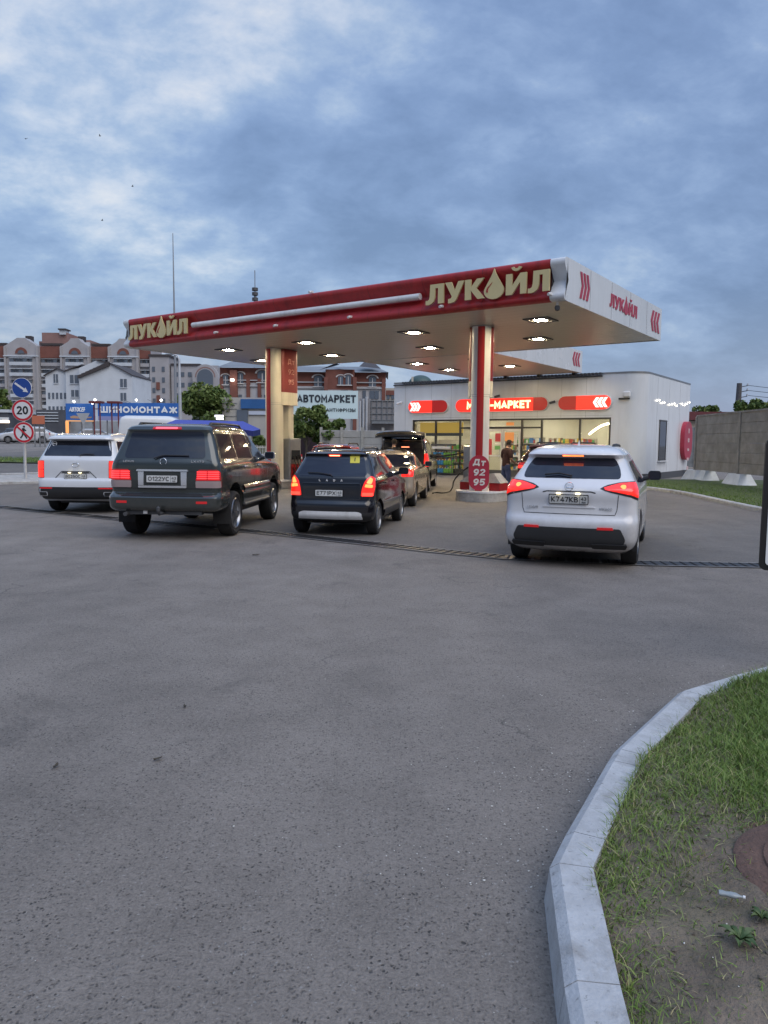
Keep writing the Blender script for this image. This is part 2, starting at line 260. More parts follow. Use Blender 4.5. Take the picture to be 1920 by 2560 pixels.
    def text(s, body, size, depth, M, mi=0, bold=.0, width=None, align='CENTER', shear=0.0):
        """lettering made of strokes; every stroke stands a hair prouder than the one before"""
        cap = .72 * size; w = min(.27, .13 + bold * 4.2); x = 0.0; st = []
        for ch in body:
            gw, pl = GLYPH.get(ch, (.35, []))
            for p in pl: st.append([(x + a + shear * b, b) for a, b in p])
            x += gw + w + .13
        tot = x - .13 - w; x0 = {'CENTER': tot / 2, 'LEFT': 0, 'RIGHT': tot}[align]; kx = (width / (tot + w)) if width else cap
        for n_, p in enumerate(st):
            p = [Vector(((a - x0) * kx, w * cap / 2 + b * (cap - w * cap), 0)) for a, b in p]; h = w * cap / 2 * (1 if not width else min(1.0, .5 + .5 * kx / cap)); closed = (p[0] - p[-1]).length < 1e-6; n = len(p) - 1 if closed else len(p); A, B = [], []
            for k in range(n):
                a = p[k - 1] if (k > 0 or closed) else None; a = p[n - 1] if (closed and k == 0) else a; c = p[(k + 1) % n] if closed else (p[k + 1] if k + 1 < n else None)
                d1 = (p[k] - a).normalized() if a is not None else None; d2 = (c - p[k]).normalized() if c is not None else None
                d1 = d1 or d2; d2 = d2 or d1; t = (d1 + d2); t = t.normalized() if t.length > .2 else d1; m = Vector((-t.y, t.x, 0)); q = max(.55, m.dot(Vector((-d1.y, d1.x, 0))))
                e = p[k] - d2 * h * .98 if (a is None) else (p[k] + d1 * h * .98 if c is None else p[k])
                if a is None or c is None:
                    if len(p) == 2 or abs(t.x) < .05 or abs(t.y) < .05: pass
                    else: e = p[k] + (d1 if c is None else -d2) * h * .3
                A.append(e + m * h / q); B.append(e - m * h / q)
            z = depth + .00025 * (n_ % 7); vs = [(*v.to_2d(), 0) for v in A] + [(*v.to_2d(), 0) for v in B] + [(*v.to_2d(), z) for v in A] + [(*v.to_2d(), z) for v in B]; fs = []
            for k in range(n if closed else n - 1):
                l = (k + 1) % n; fs += [[2 * n + k, 3 * n + k, 3 * n + l, 2 * n + l], [k, 2 * n + k, 2 * n + l, l], [n + k, n + l, 3 * n + l, 3 * n + k]]
            if not closed: fs += [[0, n, 3 * n, 2 * n], [n - 1, 3 * n - 1, 4 * n - 1, 2 * n - 1]]
            s.add(vs, fs, mi, False, M)
        return s
    def build(s, name, mats, parent=None, loc=None, rz=0.0, sharp=40):
        me = bpy.data.meshes.new(name); me.from_pydata([tuple(p) for p in s.v], [], s.f)
        for m in (mats if isinstance(mats, (list, tuple)) else [mats]): me.materials.append(m)
        me.polygons.foreach_set('material_index', s.m); me.polygons.foreach_set('use_smooth', s.sm)
        me.update()
        if any(s.sm): me.set_sharp_from_angle(angle=R(sharp))
        o = bpy.data.objects.new(name, me); col.objects.link(o)
        if parent is not None: o.parent = parent
        if loc is not None: o.location = loc
        if rz: o.rotation_euler.z = rz
        return o
def fixn(o):
    b = bmesh.new(); b.from_mesh(o.data); bmesh.ops.recalc_face_normals(b, faces=b.faces); b.to_mesh(o.data); b.free(); return o
def tag(o, label=None, cat=None, group=None, kind=None):
    if label: o['label'] = label
    if cat: o['category'] = cat
    if group: o['group'] = group
    if kind: o['kind'] = kind
    return o
def thing(name, label, cat, loc=(0, 0, 0), rz=0.0, group=None):
    o = bpy.data.objects.new(name, None); col.objects.link(o); o.location = loc; o.rotation_euler.z = rz; o.empty_display_size = .2
    return tag(o, label, cat, group)
def copy_tree(o, parent=None):
    c = o.copy(); col.objects.link(c)
    if parent is not None: c.parent = parent
    for ch in list(o.children): copy_tree(ch, c)
    return c
def frame(o, x, up=(0, 0, 1)):            # matrix whose local x runs along x, local y along up, local z out of the face
    x = Vector(x).normalized(); y = Vector(up).normalized(); z = x.cross(y).normalized()
    m = Matrix((x, y, z)).transposed().to_4x4(); m.translation = Vector(o); return m
def rrect(w, h, r, n=6):
    p = []
    for cx, cy, a0 in ((w / 2 - r, h / 2 - r, 0), (-w / 2 + r, h / 2 - r, 90), (-w / 2 + r, -h / 2 + r, 180), (w / 2 - r, -h / 2 + r, 270)):
        for k in range(n + 1):
            a = R(a0 + 90 * k / n); p.append((cx + r * math.cos(a), cy + r * math.sin(a)))
    return p
def circ(r, n=32): return [(r * math.cos(2 * math.pi * k / n), r * math.sin(2 * math.pi * k / n)) for k in range(n)]
def sm01(t): t = min(1, max(0, t)); return t * t * (3 - 2 * t)
def gz(x, y):                              # the ground rises towards the car park beyond the access road
    return 1.35 * min(1, max(0, (y - 19) / 50)) * sm01((-x - (2 + .18 * y)) / 6)
# ------------------------------------------------------------------ ground, roads, kerbs
YAW = .6145; UX = Vector((math.cos(YAW), -math.sin(YAW), 0)); VY = Vector((math.sin(YAW), math.cos(YAW), 0))   # forecourt axes
def sheet(name, P, m, smooth=True):
    o = MB().grid(P, 0, smooth).build(name, m); return tag(o, kind='structure')
xs = list(np.concatenate([np.linspace(-700, -90, 8), np.linspace(-80, 40, 61), np.linspace(60, 700, 7)]))
ys = list(np.concatenate([np.linspace(-60, 0, 4), np.linspace(2, 90, 60), np.linspace(110, 900, 8)]))
sheet('ground', [[(x, y, gz(x, y)) for x in xs] for y in ys], m_asph)
drain = [(-30, 25), (-17, 22.4), (-9.5, 18.25), (-5.98, 15.88), (-2.62, 13.75), (-1.55, 13.06), (-.22, 12.1), (.8, 11.34), (1.77, 10.75), (3.59, 10.29), (5.21, 10.17), (9, 10.15)]
def offset_line(pts, d):
    out = []
    for i, p in enumerate(pts):
        a = Vector(pts[max(i - 1, 0)]); b = Vector(pts[min(i + 1, len(pts) - 1)]); t = (b - a).normalized(); out.append((p[0] - t.y * d, p[1] + t.x * d))
    return out
def densify(pts, n=6):
    o = []
    for a, b in zip(pts[:-1], pts[1:]):
        for k in range(n): o.append((a[0] + (b[0] - a[0]) * k / n, a[1] + (b[1] - a[1]) * k / n))
    return o + [pts[-1]]
dl = densify(drain, 4)
# forecourt surface behind the drain
rows = []
for j in range(25):
    f = (j / 24) ** 1.6; rows.append([(x + (27 * f if True else 0) * math.sin(.25), y + 34 * f, gz(x, y + 34 * f) + .005) for x, y in dl])
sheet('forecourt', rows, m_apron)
ch = MB(); a = offset_line(dl, -.17); b = offset_line(dl, .17); a2 = offset_line(dl, -.22); b2 = offset_line(dl, .22)
ch.grid([[(x, y, .010) for x, y in a], [(x, y, .010) for x, y in b]], 0, False)
for p, q in ((a2, a), (b, b2)): ch.grid([[(x, y, .014) for x, y in p], [(x, y, .014) for x, y in q]], 1, False)
nb = 0
for i in range(len(dl) - 1):                       # grating bars across the channel
    p, q = Vector(dl[i]), Vector(dl[i + 1]); ln = (q - p).length; t = (q - p) / ln; k = int(ln / .11)
    if p.y > 19: continue
    for j in range(k):
        c = p + t * (j + .5) * ln / k
        if j % 17 == 3: ch.box((c.x, c.y, .016), (.03, .33, .012), 1, math.atan2(t.y, t.x))
        else: ch.box((c.x, c.y, .013), (.028, .33, .008), 2, math.atan2(t.y, t.x))
m_grate = mat('cast iron', (.025, .024, .024), .9, metal=0, var=.3, vscale=9)
tag(ch.build('drain_channel', [m_black, mat('channel edge', (.20, .19, .18), .7, var=.25, vscale=6), m_grate]), kind='structure')

m_grass_soil = mat('turf soil', (.075, .095, .035), .95, var=.45, vscale=3, bump=.6, bscale=30)
m_soil = mat('bare soil', (.125, .105, .085), .95, var=.40, vscale=5, bump=.9, bscale=45)
def kerb(outer, h, w, zf=None, name='kerb', joints=True, bat=0.0):
    """kerb stones along a line; the top face leans a little and every stone ends at a joint"""
    mb = MB(); pts = outer; zf = zf or (lambda x, y: 0.0)
    inner = offset_line(pts, -w)
    for i in range(len(pts) - 1):
        (x0, y0), (x1, y1), (X0, Y0), (X1, Y1) = pts[i], pts[i + 1], inner[i], inner[i + 1]
        z0, z1 = zf(x0, y0), zf(x1, y1); g = (.004 if i % 2 else .0005) if joints else 0
        t = Vector((x1 - x0, y1 - y0)).normalized() * g
        ch_ = .025; n_ = Vector((X0 - x0, Y0 - y0)).normalized() * ch_; n2 = Vector((X1 - x1, Y1 - y1)).normalized() * ch_
        n_ *= 1 + bat; n2 *= 1 + bat
        A = [(x0 + t.x, y0 + t.y, z0 - .1), (x0 + t.x + n_.x * bat * .3, y0 + t.y + n_.y * bat * .3, z0 + h - ch_), (x0 + t.x + n_.x, y0 + t.y + n_.y, z0 + h), (X0 + t.x, Y0 + t.y, z0 + h), (X0 + t.x, Y0 + t.y, z0 - .1)]
        B = [(x1 - t.x, y1 - t.y, z1 - .1), (x1 - t.x + n2.x * bat * .3, y1 - t.y + n2.y * bat * .3, z1 + h - ch_), (x1 - t.x + n2.x, y1 - t.y + n2.y, z1 + h), (X1 - t.x, Y1 - t.y, z1 + h), (X1 - t.x, Y1 - t.y, z1 - .1)]
        mb.add(A + B, [[k, k + 5, k + 6, k + 1] for k in range(4)] + [[0, 1, 2, 3, 4], [9, 8, 7, 6, 5]], 0, False)
    return tag(fixn(mb.build(name, m_kerb)), kind='structure')
def chaikin(p, n=1):
    for _ in range(n):
        q = [p[0]]
        for a, b in zip(p[:-1], p[1:]): q += [(a[0] * .75 + b[0] * .25, a[1] * .75 + b[1] * .25), (a[0] * .25 + b[0] * .75, a[1] * .25 + b[1] * .75)]
        p = q + [p[-1]]
    return p
# foreground island
isl = [(.29, .2), (.515, 1.97), (.605, 2.57), (.72, 2.80), (1.08, 3.46), (1.16, 3.60), (1.84, 4.50), (2.31, 4.82), (2.68, 5.06), (3.6, 5.5), (5.5, 6.2)]
isl = [(x - .02, y) for x, y in isl]
kerb(isl, .15, .18, joints=True, bat=1.5)
inn = offset_line(isl, -.165)
def island_z(x, y): return .125 + .03 * math.sin(x * 2.3 + y * 1.7) + .012 * math.sin(x * 9 + 1) * math.cos(y * 8) + .03 * min(1, max(0, x - 1.2))
dn = densify(inn, 10); P = []
for x, y in dn:
    n_ = 44; row = []
    for k in range(n_):
        f = k / (n_ - 1); X = x + (6.5 - x) * f ** 1.7 + 0; Y = y - .9 * f * (1 if y > 3 else .0); row.append((X, Y, .12 if k == 0 else island_z(X, Y) + random.uniform(-.006, .006)))
    P.append(row)
soil_nodes = mat('verge soil', (.185, .145, .112), .95, var=.4, vscale=6, bump=1.0, bscale=55)
t_ = soil_nodes.node_tree; b_ = t_.nodes['Principled BSDF']; lk = b_.inputs['Base Color'].links[0].from_socket
g_ = t_.nodes.new('ShaderNodeNewGeometry')
moss = ramp(t_, noise(t_, g_.outputs['Position'], 2.1, 5, .65), [(.42, (0, 0, 0)), (.60, (1, 1, 1))])
t_.links.new(mixc(t_, val(t_, 'MULTIPLY', moss, .35), lk, (.07, .085, .035)), b_.inputs['Base Color'])
sheet('verge', P, soil_nodes)
# lawn right of the forecourt
lk_ = [(6.2, 33.0), (8.2, 31.2), (9.6, 28.2), (10.05, 25.4), (9.75, 22.3), (9.5, 19.9), (9.42, 18.3), (9.4, 12), (9.6, 2)]
lk_ = chaikin(lk_, 2); kerb(lk_[::-1], .12, .14, joints=False)
li = offset_line(lk_[::-1], -.13)
sheet('lawn', [[(x, y, .10), (x + 1.5, y + .1, .12), (x + 3, y, .12), (x + 8, y, .15), (x + 30, y, .1)] for x, y in li], m_grass_soil)
# kerbs and grass strip beside the access road, left
p0 = G(0, 1194, .3); p1 = G(58, 1177, .3)
ker = [(-22, 29.5), (-17.5, 28.0), (-14.6, 28.2), (-12.6, 29.6), (-10.2, 31)]
k2 = [(-24, 24.5), (-17.0, 23.9), (-13.2, 24.6), (-11.0, 26.0), (-9.6, 28)]
kerb(ker[::-1], .14, .16, gz, joints=False); kerb(k2[::-1], .12, .16, gz, joints=False)
sheet('pavement', [[(x, y, gz(x, y) + .09) for x, y in offset_line(k2, .1)], [(x, y, gz(x, y) + .09) for x, y in offset_line(ker, -.1)]], m_conc)
gs = [(-60, 40), (-30, 38.5), (-19.5, 37.2), (-14, 36.5), (-11, 38)]
sheet('grass_strip', [[(x, y + k * 1.1, gz(x, y + k * 1.1) + .06 + .04 * (k % 2)) for x, y in densify(gs, 5)] for k in range(5)], m_grass_soil)
bl = [(-8, 39), (-6.5, 40.2), (-4, 41.5), (0, 43.0), (2, 44)]
sheet('lawn', [[(x, y + k * 4, .08 + .02 * k) for x, y in bl] for k in range(5)], m_grass_soil)

# ------------------------------------------------------------------ grass blades
m_blade = bpy.data.materials.new('grass blade'); m_blade.use_nodes = True; t_ = m_blade.node_tree; b_ = t_.nodes['Principled BSDF']
g_ = t_.nodes.new('ShaderNodeNewGeometry')
rnd = t_.nodes.new('ShaderNodeAttribute'); rnd.attribute_name = 'tone'
t_.links.new(ramp(t_, rnd.outputs['Fac'], [(0, (.065, .115, .025)), (.5, (.14, .225, .042)), (.85, (.23, .29, .085)), (1, (.40, .35, .19))]), b_.inputs['Base Color'])
b_.inputs['Roughness'].default_value = .6; b_.inputs['Specular IOR Level'].default_value = .3
def blades(name, pts, hs, lean, width, tones):
    n = len(pts); ang = rng.uniform(0, 2 * np.pi, n); w = width * rng.uniform(.6, 1.3, n); pts = np.asarray(pts, float)
    dx, dy = np.cos(ang), np.sin(ang); la = rng.uniform(0, 2 * np.pi, n); ll = lean * hs * rng.uniform(.2, 1.3, n); lx, ly = np.cos(la) * ll, np.sin(la) * ll
    V = np.zeros((n, 5, 3))
    for k, (f, s) in enumerate(((0, -1), (0, 1), (.55, -.8), (.55, .8), (1, 0))):
        q = f ** 1.8; V[:, k, 0] = pts[:, 0] + dx * w * s * .5 + lx * q; V[:, k, 1] = pts[:, 1] + dy * w * s * .5 + ly * q
        V[:, k, 2] = pts[:, 2] - .01 + hs * (f - .28 * q * min(1.0, lean))
    idx = np.arange(n)[:, None] * 5
    loops = np.concatenate([idx + 0, idx + 1, idx + 3, idx + 2, idx + 2, idx + 3, idx + 4], 1).ravel()
    me = bpy.data.meshes.new(name); me.vertices.add(n * 5); me.vertices.foreach_set('co', V.ravel()); me.loops.add(n * 7); me.loops.foreach_set('vertex_index', loops)
    me.polygons.add(n * 2); st = (np.arange(n)[:, None] * 7 + np.array([0, 4])).ravel(); me.polygons.foreach_set('loop_start', st)
    try: me.polygons.foreach_set('loop_total', np.tile([4, 3], n))
    except Exception: pass
    at = me.attributes.new('tone', 'FLOAT', 'POINT'); at.data.foreach_set('value', np.repeat(tones, 5)); me.update(); me.validate(); me.materials.append(m_blade)
    o = bpy.data.objects.new(name, me); col.objects.link(o); return o
def inside_isl(x, y):
    for (x0, y0), (x1, y1) in zip(inn[:-1], inn[1:]):
        if y0 <= y < y1: return x > x0 + (x1 - x0) * (y - y0) / (y1 - y0)
    return False
def nz(x, y, s=0): return .5 + .25 * (math.sin(x * 3.1 + s) * math.cos(y * 2.7 - s) + math.sin(x * 1.3 - y * 1.9 + 2 * s) + .6 * math.sin(7 * x + 5 * y + s))
gp, gh, gt = [], [], []
while len(gp) < 78000:
    x, y = random.uniform(.4, 4.2), random.uniform(1.2, 6.0)
    if not inside_isl(x, y): continue
    lush = min(1, max(0, (y - 2.75 - .1 * nz(x, y, 1)) * .9 + (x - 1.25) * .15)); edge = 0
    for (x0, y0), (x1, y1) in zip(inn[:-1], inn[1:]):
        if y0 <= y < y1: edge = max(0, 1 - (x - (x0 + (x1 - x0) * (y - y0) / (y1 - y0))) / .16)
    patch = sm01((nz(x, y) - .42) * 3.5)
    far = sm01((x - 1.15 - .42 * (y - 2.9)) * 2.2) * sm01((y - 2.5) * 1.6)
    dens = max((.14 + .55 * patch) * (.35 + .65 * sm01((y - 2.0) * 1.4)), .95 * far, .55 * edge)
    if y < 2.75 and x > .9: dens *= .35 + .5 * patch * (2.9 - y < .6)
    if random.random() > dens: continue
    gp.append((x, y, island_z(x, y))); gh.append((random.uniform(.02, .07) + .055 * far * random.random() + (.035 * edge * random.random())) * (1 - .55 * sm01((y - 4.2) * .9) * (1 if edge > 0 else .45))); gt.append(min(1, max(0, random.gauss(.46 + .16 * (1 - far), .2) + (.35 if random.random() < .12 else 0))))
o = blades('grass', gp, np.array(gh), .95, .0042, np.array(gt)); tag(o, kind='stuff')
gp = []
while len(gp) < 26000:                     # dry stalks and clippings lying flat
    x, y = random.uniform(.4, 3.6), random.uniform(1.2, 5.2)
    if inside_isl(x, y) and random.random() < (.25 + .75 * nz(x, y, 3)) * (.35 if (y < 2.75 and x > .9) else 1): gp.append((x, y, island_z(x, y) + random.uniform(.004, .016)))
V_ = rng.uniform(.015, .055, len(gp)); o = blades('dry_grass', gp, V_ * .42, 2.6, .0036, np.clip(rng.normal(.62, .26, len(gp)), 0, 1)); tag(o, kind='stuff')
gp = []; 
while len(gp) < 26000:
    x, y = random.uniform(9.3, 15), random.uniform(15.5, 35)
    k = min(range(len(li) - 1), key=lambda i: abs(li[i][1] - y))
    if x < li[k][0] + .05 or (Vector((x, y, 0)) - Vector((11.67, 33.7, 0))).dot(VY) > -.1: continue
    gp.append((x, y, .10))
o = blades('grass', gp, rng.uniform(.04, .10, len(gp)), .7, .016, np.clip(rng.normal(.42, .16, len(gp)), 0, .9)); tag(o, kind='stuff')
gp = []
for _ in range(7000):
    i = random.randrange(len(gs) - 2); f = random.random(); x = gs[i][0] * (1 - f) + gs[i + 1][0] * f; y = gs[i][1] * (1 - f) + gs[i + 1][1] * f + random.uniform(0, 4.4)
    if x > -26: gp.append((x, y, gz(x, y) + .08))
for _ in range(4000):
    x = random.uniform(-7.5, 0); y = random.uniform(42, 54); gp.append((x, y, .1))
o = blades('grass', gp, rng.uniform(.05, .13, len(gp)), .7, .03, np.clip(rng.normal(.45, .16, len(gp)), 0, .9)); tag(o, kind='stuff')

# ------------------------------------------------------------------ brand lettering outlines (cap height 1)
GL = {'L': [(.20, 1), (.80, 1), (.80, 0), (.55, 0), (.55, .79), (.43, .79), (.41, .32), (.36, .12), (.25, .01), (.12, -.03), (0, -.02), (0, .2), (.08, .19), (.15, .25), (.18, .40)],
      'U': [(0, 1), (.27, 1), (.42, .55), (.57, 1), (.83, 1), (.49, .10), (.40, -.02), (.28, -.05), (.14, -.05), (.14, .16), (.24, .17), (.28, .22), (.30, .28)],
      'K': [(0, 1), (.25, 1), (.25, .60), (.50, 1), (.80, 1), (.48, .53), (.83, 0), (.53, 0), (.25, .45), (.25, 0), (0, 0)],
      'I': [(0, 1), (.24, 1), (.24, .42), (.56, 1), (.80, 1), (.80, 0), (.56, 0), (.56, .58), (.24, 0), (0, 0)]}
drop = []
for k in range(33):
    a = R(-235 + 290 * k / 32); r = .43
    drop.append((.42 + r * math.cos(a), .30 + r * math.sin(a)))
drop = [(.42 + .40 * math.cos(R(a)), .30 + .40 * math.sin(R(a))) for a in range(-205, 26, 10)] + [(.66, .74), (.54, 1.0), (.46, 1.22), (.42, 1.38), (.38, 1.22), (.30, 1.0), (.18, .74)]
breve = [(.40 + .20 * math.cos(R(a)), 1.33 + .22 * math.sin(R(a))) for a in range(190, 351, 16)] + [(.40 + .10 * math.cos(R(a)), 1.34 + .10 * math.sin(R(a))) for a in range(350, 189, -20)]
cres = [(.42 + .30 * math.cos(R(a)), .32 + .30 * math.sin(R(a))) for a in range(195, 129, -10)] + [(.36, .72)] + [(.46 + .28 * math.cos(R(a)), .33 + .30 * math.sin(R(a))) for a in range(135, 196, 10)]
def brand(mb, M, width, h, depth, mi=0, mark=None):
    items = [('L', 0), ('U', .86), ('K', 1.72), ('D', 2.50), ('I', 3.40), ('L', 4.26)]; tot = 5.06; kx = width / tot
    S = Matrix.Diagonal((kx, h, 1, 1))
    for g, x in items:
        T = M @ S @ Matrix.Translation((x - tot / 2, 0, 0))
        if g == 'D':
            mb.prism(drop, depth, mi, T)
            if mark is not None: mb.prism(cres, .012, mark, T @ Matrix.Translation((0, 0, depth + .001)))
        else:
            mb.prism(GL[g], depth, mi, T)
            if g == 'I': mb.prism(breve, depth, mi, T)
def chevrons(mb, M, w, h, n, depth, mi, flip=1, gap=1.45, tilt=.55):
    for k in range(n):
        x = (k - (n - 1) / 2) * w * gap * flip; t = w * tilt * flip
        p = [(x - w / 2 * flip - t, h / 2), (x + w / 2 * flip - t, h / 2), (x + w / 2 * flip + t, 0), (x + w / 2 * flip - t, -h / 2), (x - w / 2 * flip - t, -h / 2), (x - w / 2 * flip + t, 0)]
        if flip < 0: p = p[::-1]
        mb.prism(p, depth, mi, M)

# ------------------------------------------------------------------ canopy over the pumps
CO = Vector((4.15, 17.5, 0)); CL, CD, ZB, ZT = 16.48, 8.06, 4.98, 5.95
def on_plane(px, py, org, nrm, yv):     # photo pixel -> coordinates (x, z) on a wall whose face passes through org
    d = ray(px, py); o = Vector((org.x, org.y, 0)) - Vector((0, 0, EYE)); n = Vector(nrm); t = n.dot(o) / n.dot(d); q = d * t
    return (Vector((q.x, q.y, 0)) - Vector((org.x, org.y, 0))).dot(yv), q.z + EYE
cano = thing('station_canopy', 'wide flat red and white petrol station canopy with cream lettering above the pumps', 'canopy', CO, -YAW)
mb = MB(); mb.box((-CL / 2, CD / 2 + .15, ZB + .35), (CL - .2, CD - .5, .6)); mb.build('roof', m_grey, cano)
m_soff = mat('soffit panel', (.50, .46, .395), .34, var=.02, vscale=.5)
mb = MB()
for k in range(0, 20):                    # soffit boards with open joints
    w = CD / 20; mb.box((-CL / 2, (k + .5) * w, ZB + .03), (CL - .04, w - .012, .03))
mb.build('soffit', m_soff, cano)
prof = [(.10, .0), (-.03, .015), (-.075, .06), (-.085, .12), (-.06, .17), (.16, .47), (.16, .51), (-.06, .80), (-.085, .86), (-.075, .93), (-.03, .97), (.10, .985)]
def fascia(x0, x1, mi, mb):
    mb.grid([[(x0, y, ZB + z) for y, z in prof], [(x1, y, ZB + z) for y, z in prof]], mi, True)
    for x in (x0, x1): mb.add([(x, y, ZB + z) for y, z in prof], [list(range(len(prof)))], mi)
mb = MB(); fascia(-CL + .30, -.36, 0, mb); fixn(mb.build('red_fascia', m_red, cano, sharp=50))
mb = MB(); fascia(-.357, .0, 0, mb); fascia(-CL, -CL + .297, 0, mb)
mb.box((-.015, CD / 2 + .05, ZB + .49), (.03, CD - .1, .985)); mb.box((-CL + .015, CD / 2 + .05, ZB + .49), (.03, CD - .1, .985)); mb.box((-CL / 2, CD - .015, ZB + .49), (CL - .06, .03, .985))
fixn(mb.build('white_fascia', m_whitep, cano, sharp=50))
for k in range(1, 9):
    x = -.36 - k * (CL - .66) / 9; q = MB(); q.grid([[(x - .004, y - .003, ZB + z) for y, z in prof], [(x + .004, y - .003, ZB + z) for y, z in prof]], 0, False); q.build('panel_joint', m_black, cano)
for k in range(1, 5): MB().box((.001, k * CD / 5, ZB + .49), (.004, .009, .95)).build('panel_joint', m_dgrey, cano)
mb = MB(); x1, _ = on_plane(1062, 745, CO, VY, UX); xl, _ = on_plane(484, 800, CO, VY, UX)
mb.tube([(xl, -.03, ZB + .49), (x1 - .12, -.03, ZB + .49)], .085, 14); mb.build('white_tube', m_white, cano)
a0, _ = on_plane(1066, 745, CO - VY * .12, VY, UX); a1, _ = on_plane(1375, 690, CO - VY * .12, VY, UX); b0, _ = on_plane(322, 820, CO - VY * .12, VY, UX); b1, _ = on_plane(469, 820, CO - VY * .12, VY, UX)
for x0, x1 in ((a0, a1), (b0, b1)):
    mb = MB(); brand(mb, frame(((x0 + x1) / 2, -.105, ZB + .23), (1, 0, 0)), x1 - x0, .49, .05, 0, 1); mb.build('lettering', [m_gold, m_red], cano)
for px, py in ((548, 835), (697, 822), (882, 798), (1110, 768), (1380, 742), (785, 735)):
    mb = MB(); x, z = on_plane(px, py, CO, VY, UX); z = ZB + .16 if z < ZB + .5 else ZB + .99
    mb.box((x, -.10, z), (.07, .08, .06)); mb.tube([(x, -.12, z), (x, -.22, z - .03)], .035, 8, 0)
    mb.build('edge_camera', m_white, cano)
mb = MB(); mb.tube([(-.25, .15, ZB), (-.25, .15, ZB - .10)], .03, 8); mb.lathe([(.0, -.08), (.05, -.06), (.065, 0), (.05, .05), (0, .06)], 12, 1, Matrix.Translation((-.25, .15, ZB - .13))); mb.build('dome_camera', [m_white, m_dgrey], cano)
def side_pos(px, py): return on_plane(px, py, CO, UX, VY)
mb = MB(); F = lambda y, z: frame((.004, y, z), (0, 1, 0))
for (pa, pb, fl) in (((1449, 705), (1475, 710), 1), ((1626, 800), (1649, 805), -1)):
    ya, yb = side_pos(*pa)[0], side_pos(*pb)[0]; w = (yb - ya) / 3.6; mb = MB(); chevrons(mb, F((ya + yb) / 2, ZB + .50), w * .62, .62, 3, .012, 0, fl, 1.75, .5); mb.build('chevron_mark', m_redd, cano)
mb = MB(); ya, yb = side_pos(1524, 750)[0], side_pos(1592, 780)[0]; brand(mb, F((ya + yb) / 2, ZB + .33), yb - ya, .34, .012, 0)
mb.build('side_lettering', m_redd, cano)
def ceiling_light(parent, x, y):
    mb = MB(); s = .30
    for dx, dy, w, d in ((0, -s, 2 * s + .12, .12), (0, s, 2 * s + .12, .12), (-s, 0, .12, 2 * s - .12), (s, 0, .12, 2 * s - .12)): mb.box((x + dx, y + dy, ZB + .002), (w, d, .035))
    o = mb.build('ceiling_light', m_dgrey, parent)
    q = MB(); q.box((x, y, ZB + .004), (2 * s - .125, 2 * s - .125, .012), 1); q.box((x, y, ZB - .004), (.27, .27, .012), 0); q.build('lens', [m_lamp, m_dgrey], o); return o
for s, t in ((1.6, 2.3), (5.73, 2.4), (10.0, 2.4), (13.75, 2.4), (3.13, 5.65), (7.2, 5.7), (11.6, 5.7), (15.2, 5.6)): ceiling_light(cano, -s, t)
# second canopy reaching to the shop
can2 = thing('station_canopy', 'smaller white canopy linking the pumps to the roof of the shop', 'canopy', CO, -YAW)
x0, x1, y0, y1 = -11.95, -5.95, CD + .03, 17.1
mb = MB()
for k in range(22):
    w = (y1 - y0) / 22; mb.box(((x0 + x1) / 2, y0 + (k + .5) * w, ZB + .03), (x1 - x0 - .04, w - .012, .03))
mb.build('soffit', m_soff, can2)
mb = MB(); mb.box(((x0 + x1) / 2, (y0 + y1) / 2, ZB + .35), (x1 - x0 - .2, y1 - y0 - .2, .55)); mb.build('roof', m_grey, can2)
mb = MB(); mb.box((x1 - .02, (y0 + y1) / 2, ZB + .49), (.04, y1 - y0, .985)); mb.box((x0 + .02, (y0 + y1) / 2, ZB + .49), (.04, y1 - y0, .985)); mb.box(((x0 + x1) / 2, y1 - .02, ZB + .49), (x1 - x0 - .08, .04, .985)); mb.build('white_fascia', m_whitep, can2)
mb = MB(); chevrons(mb, frame((x1 + .004, y1 - .75, ZB + .55), (0, 1, 0)), .17, .62, 3, .012, 0, -1, 1.75, .5); mb.build('side_lettering', m_redd, can2)
for k in range(4): MB().box((x0 + .4 + k * 1.75, y1 + .0, ZB - .04), (.16, .3, .14)).build('bracket', m_black, can2)
for s, t in ((10.4, 9.9), (10.55, 12.8), (7.5, 12.7), (7.4, 9.8)): ceiling_light(can2, -s, t)

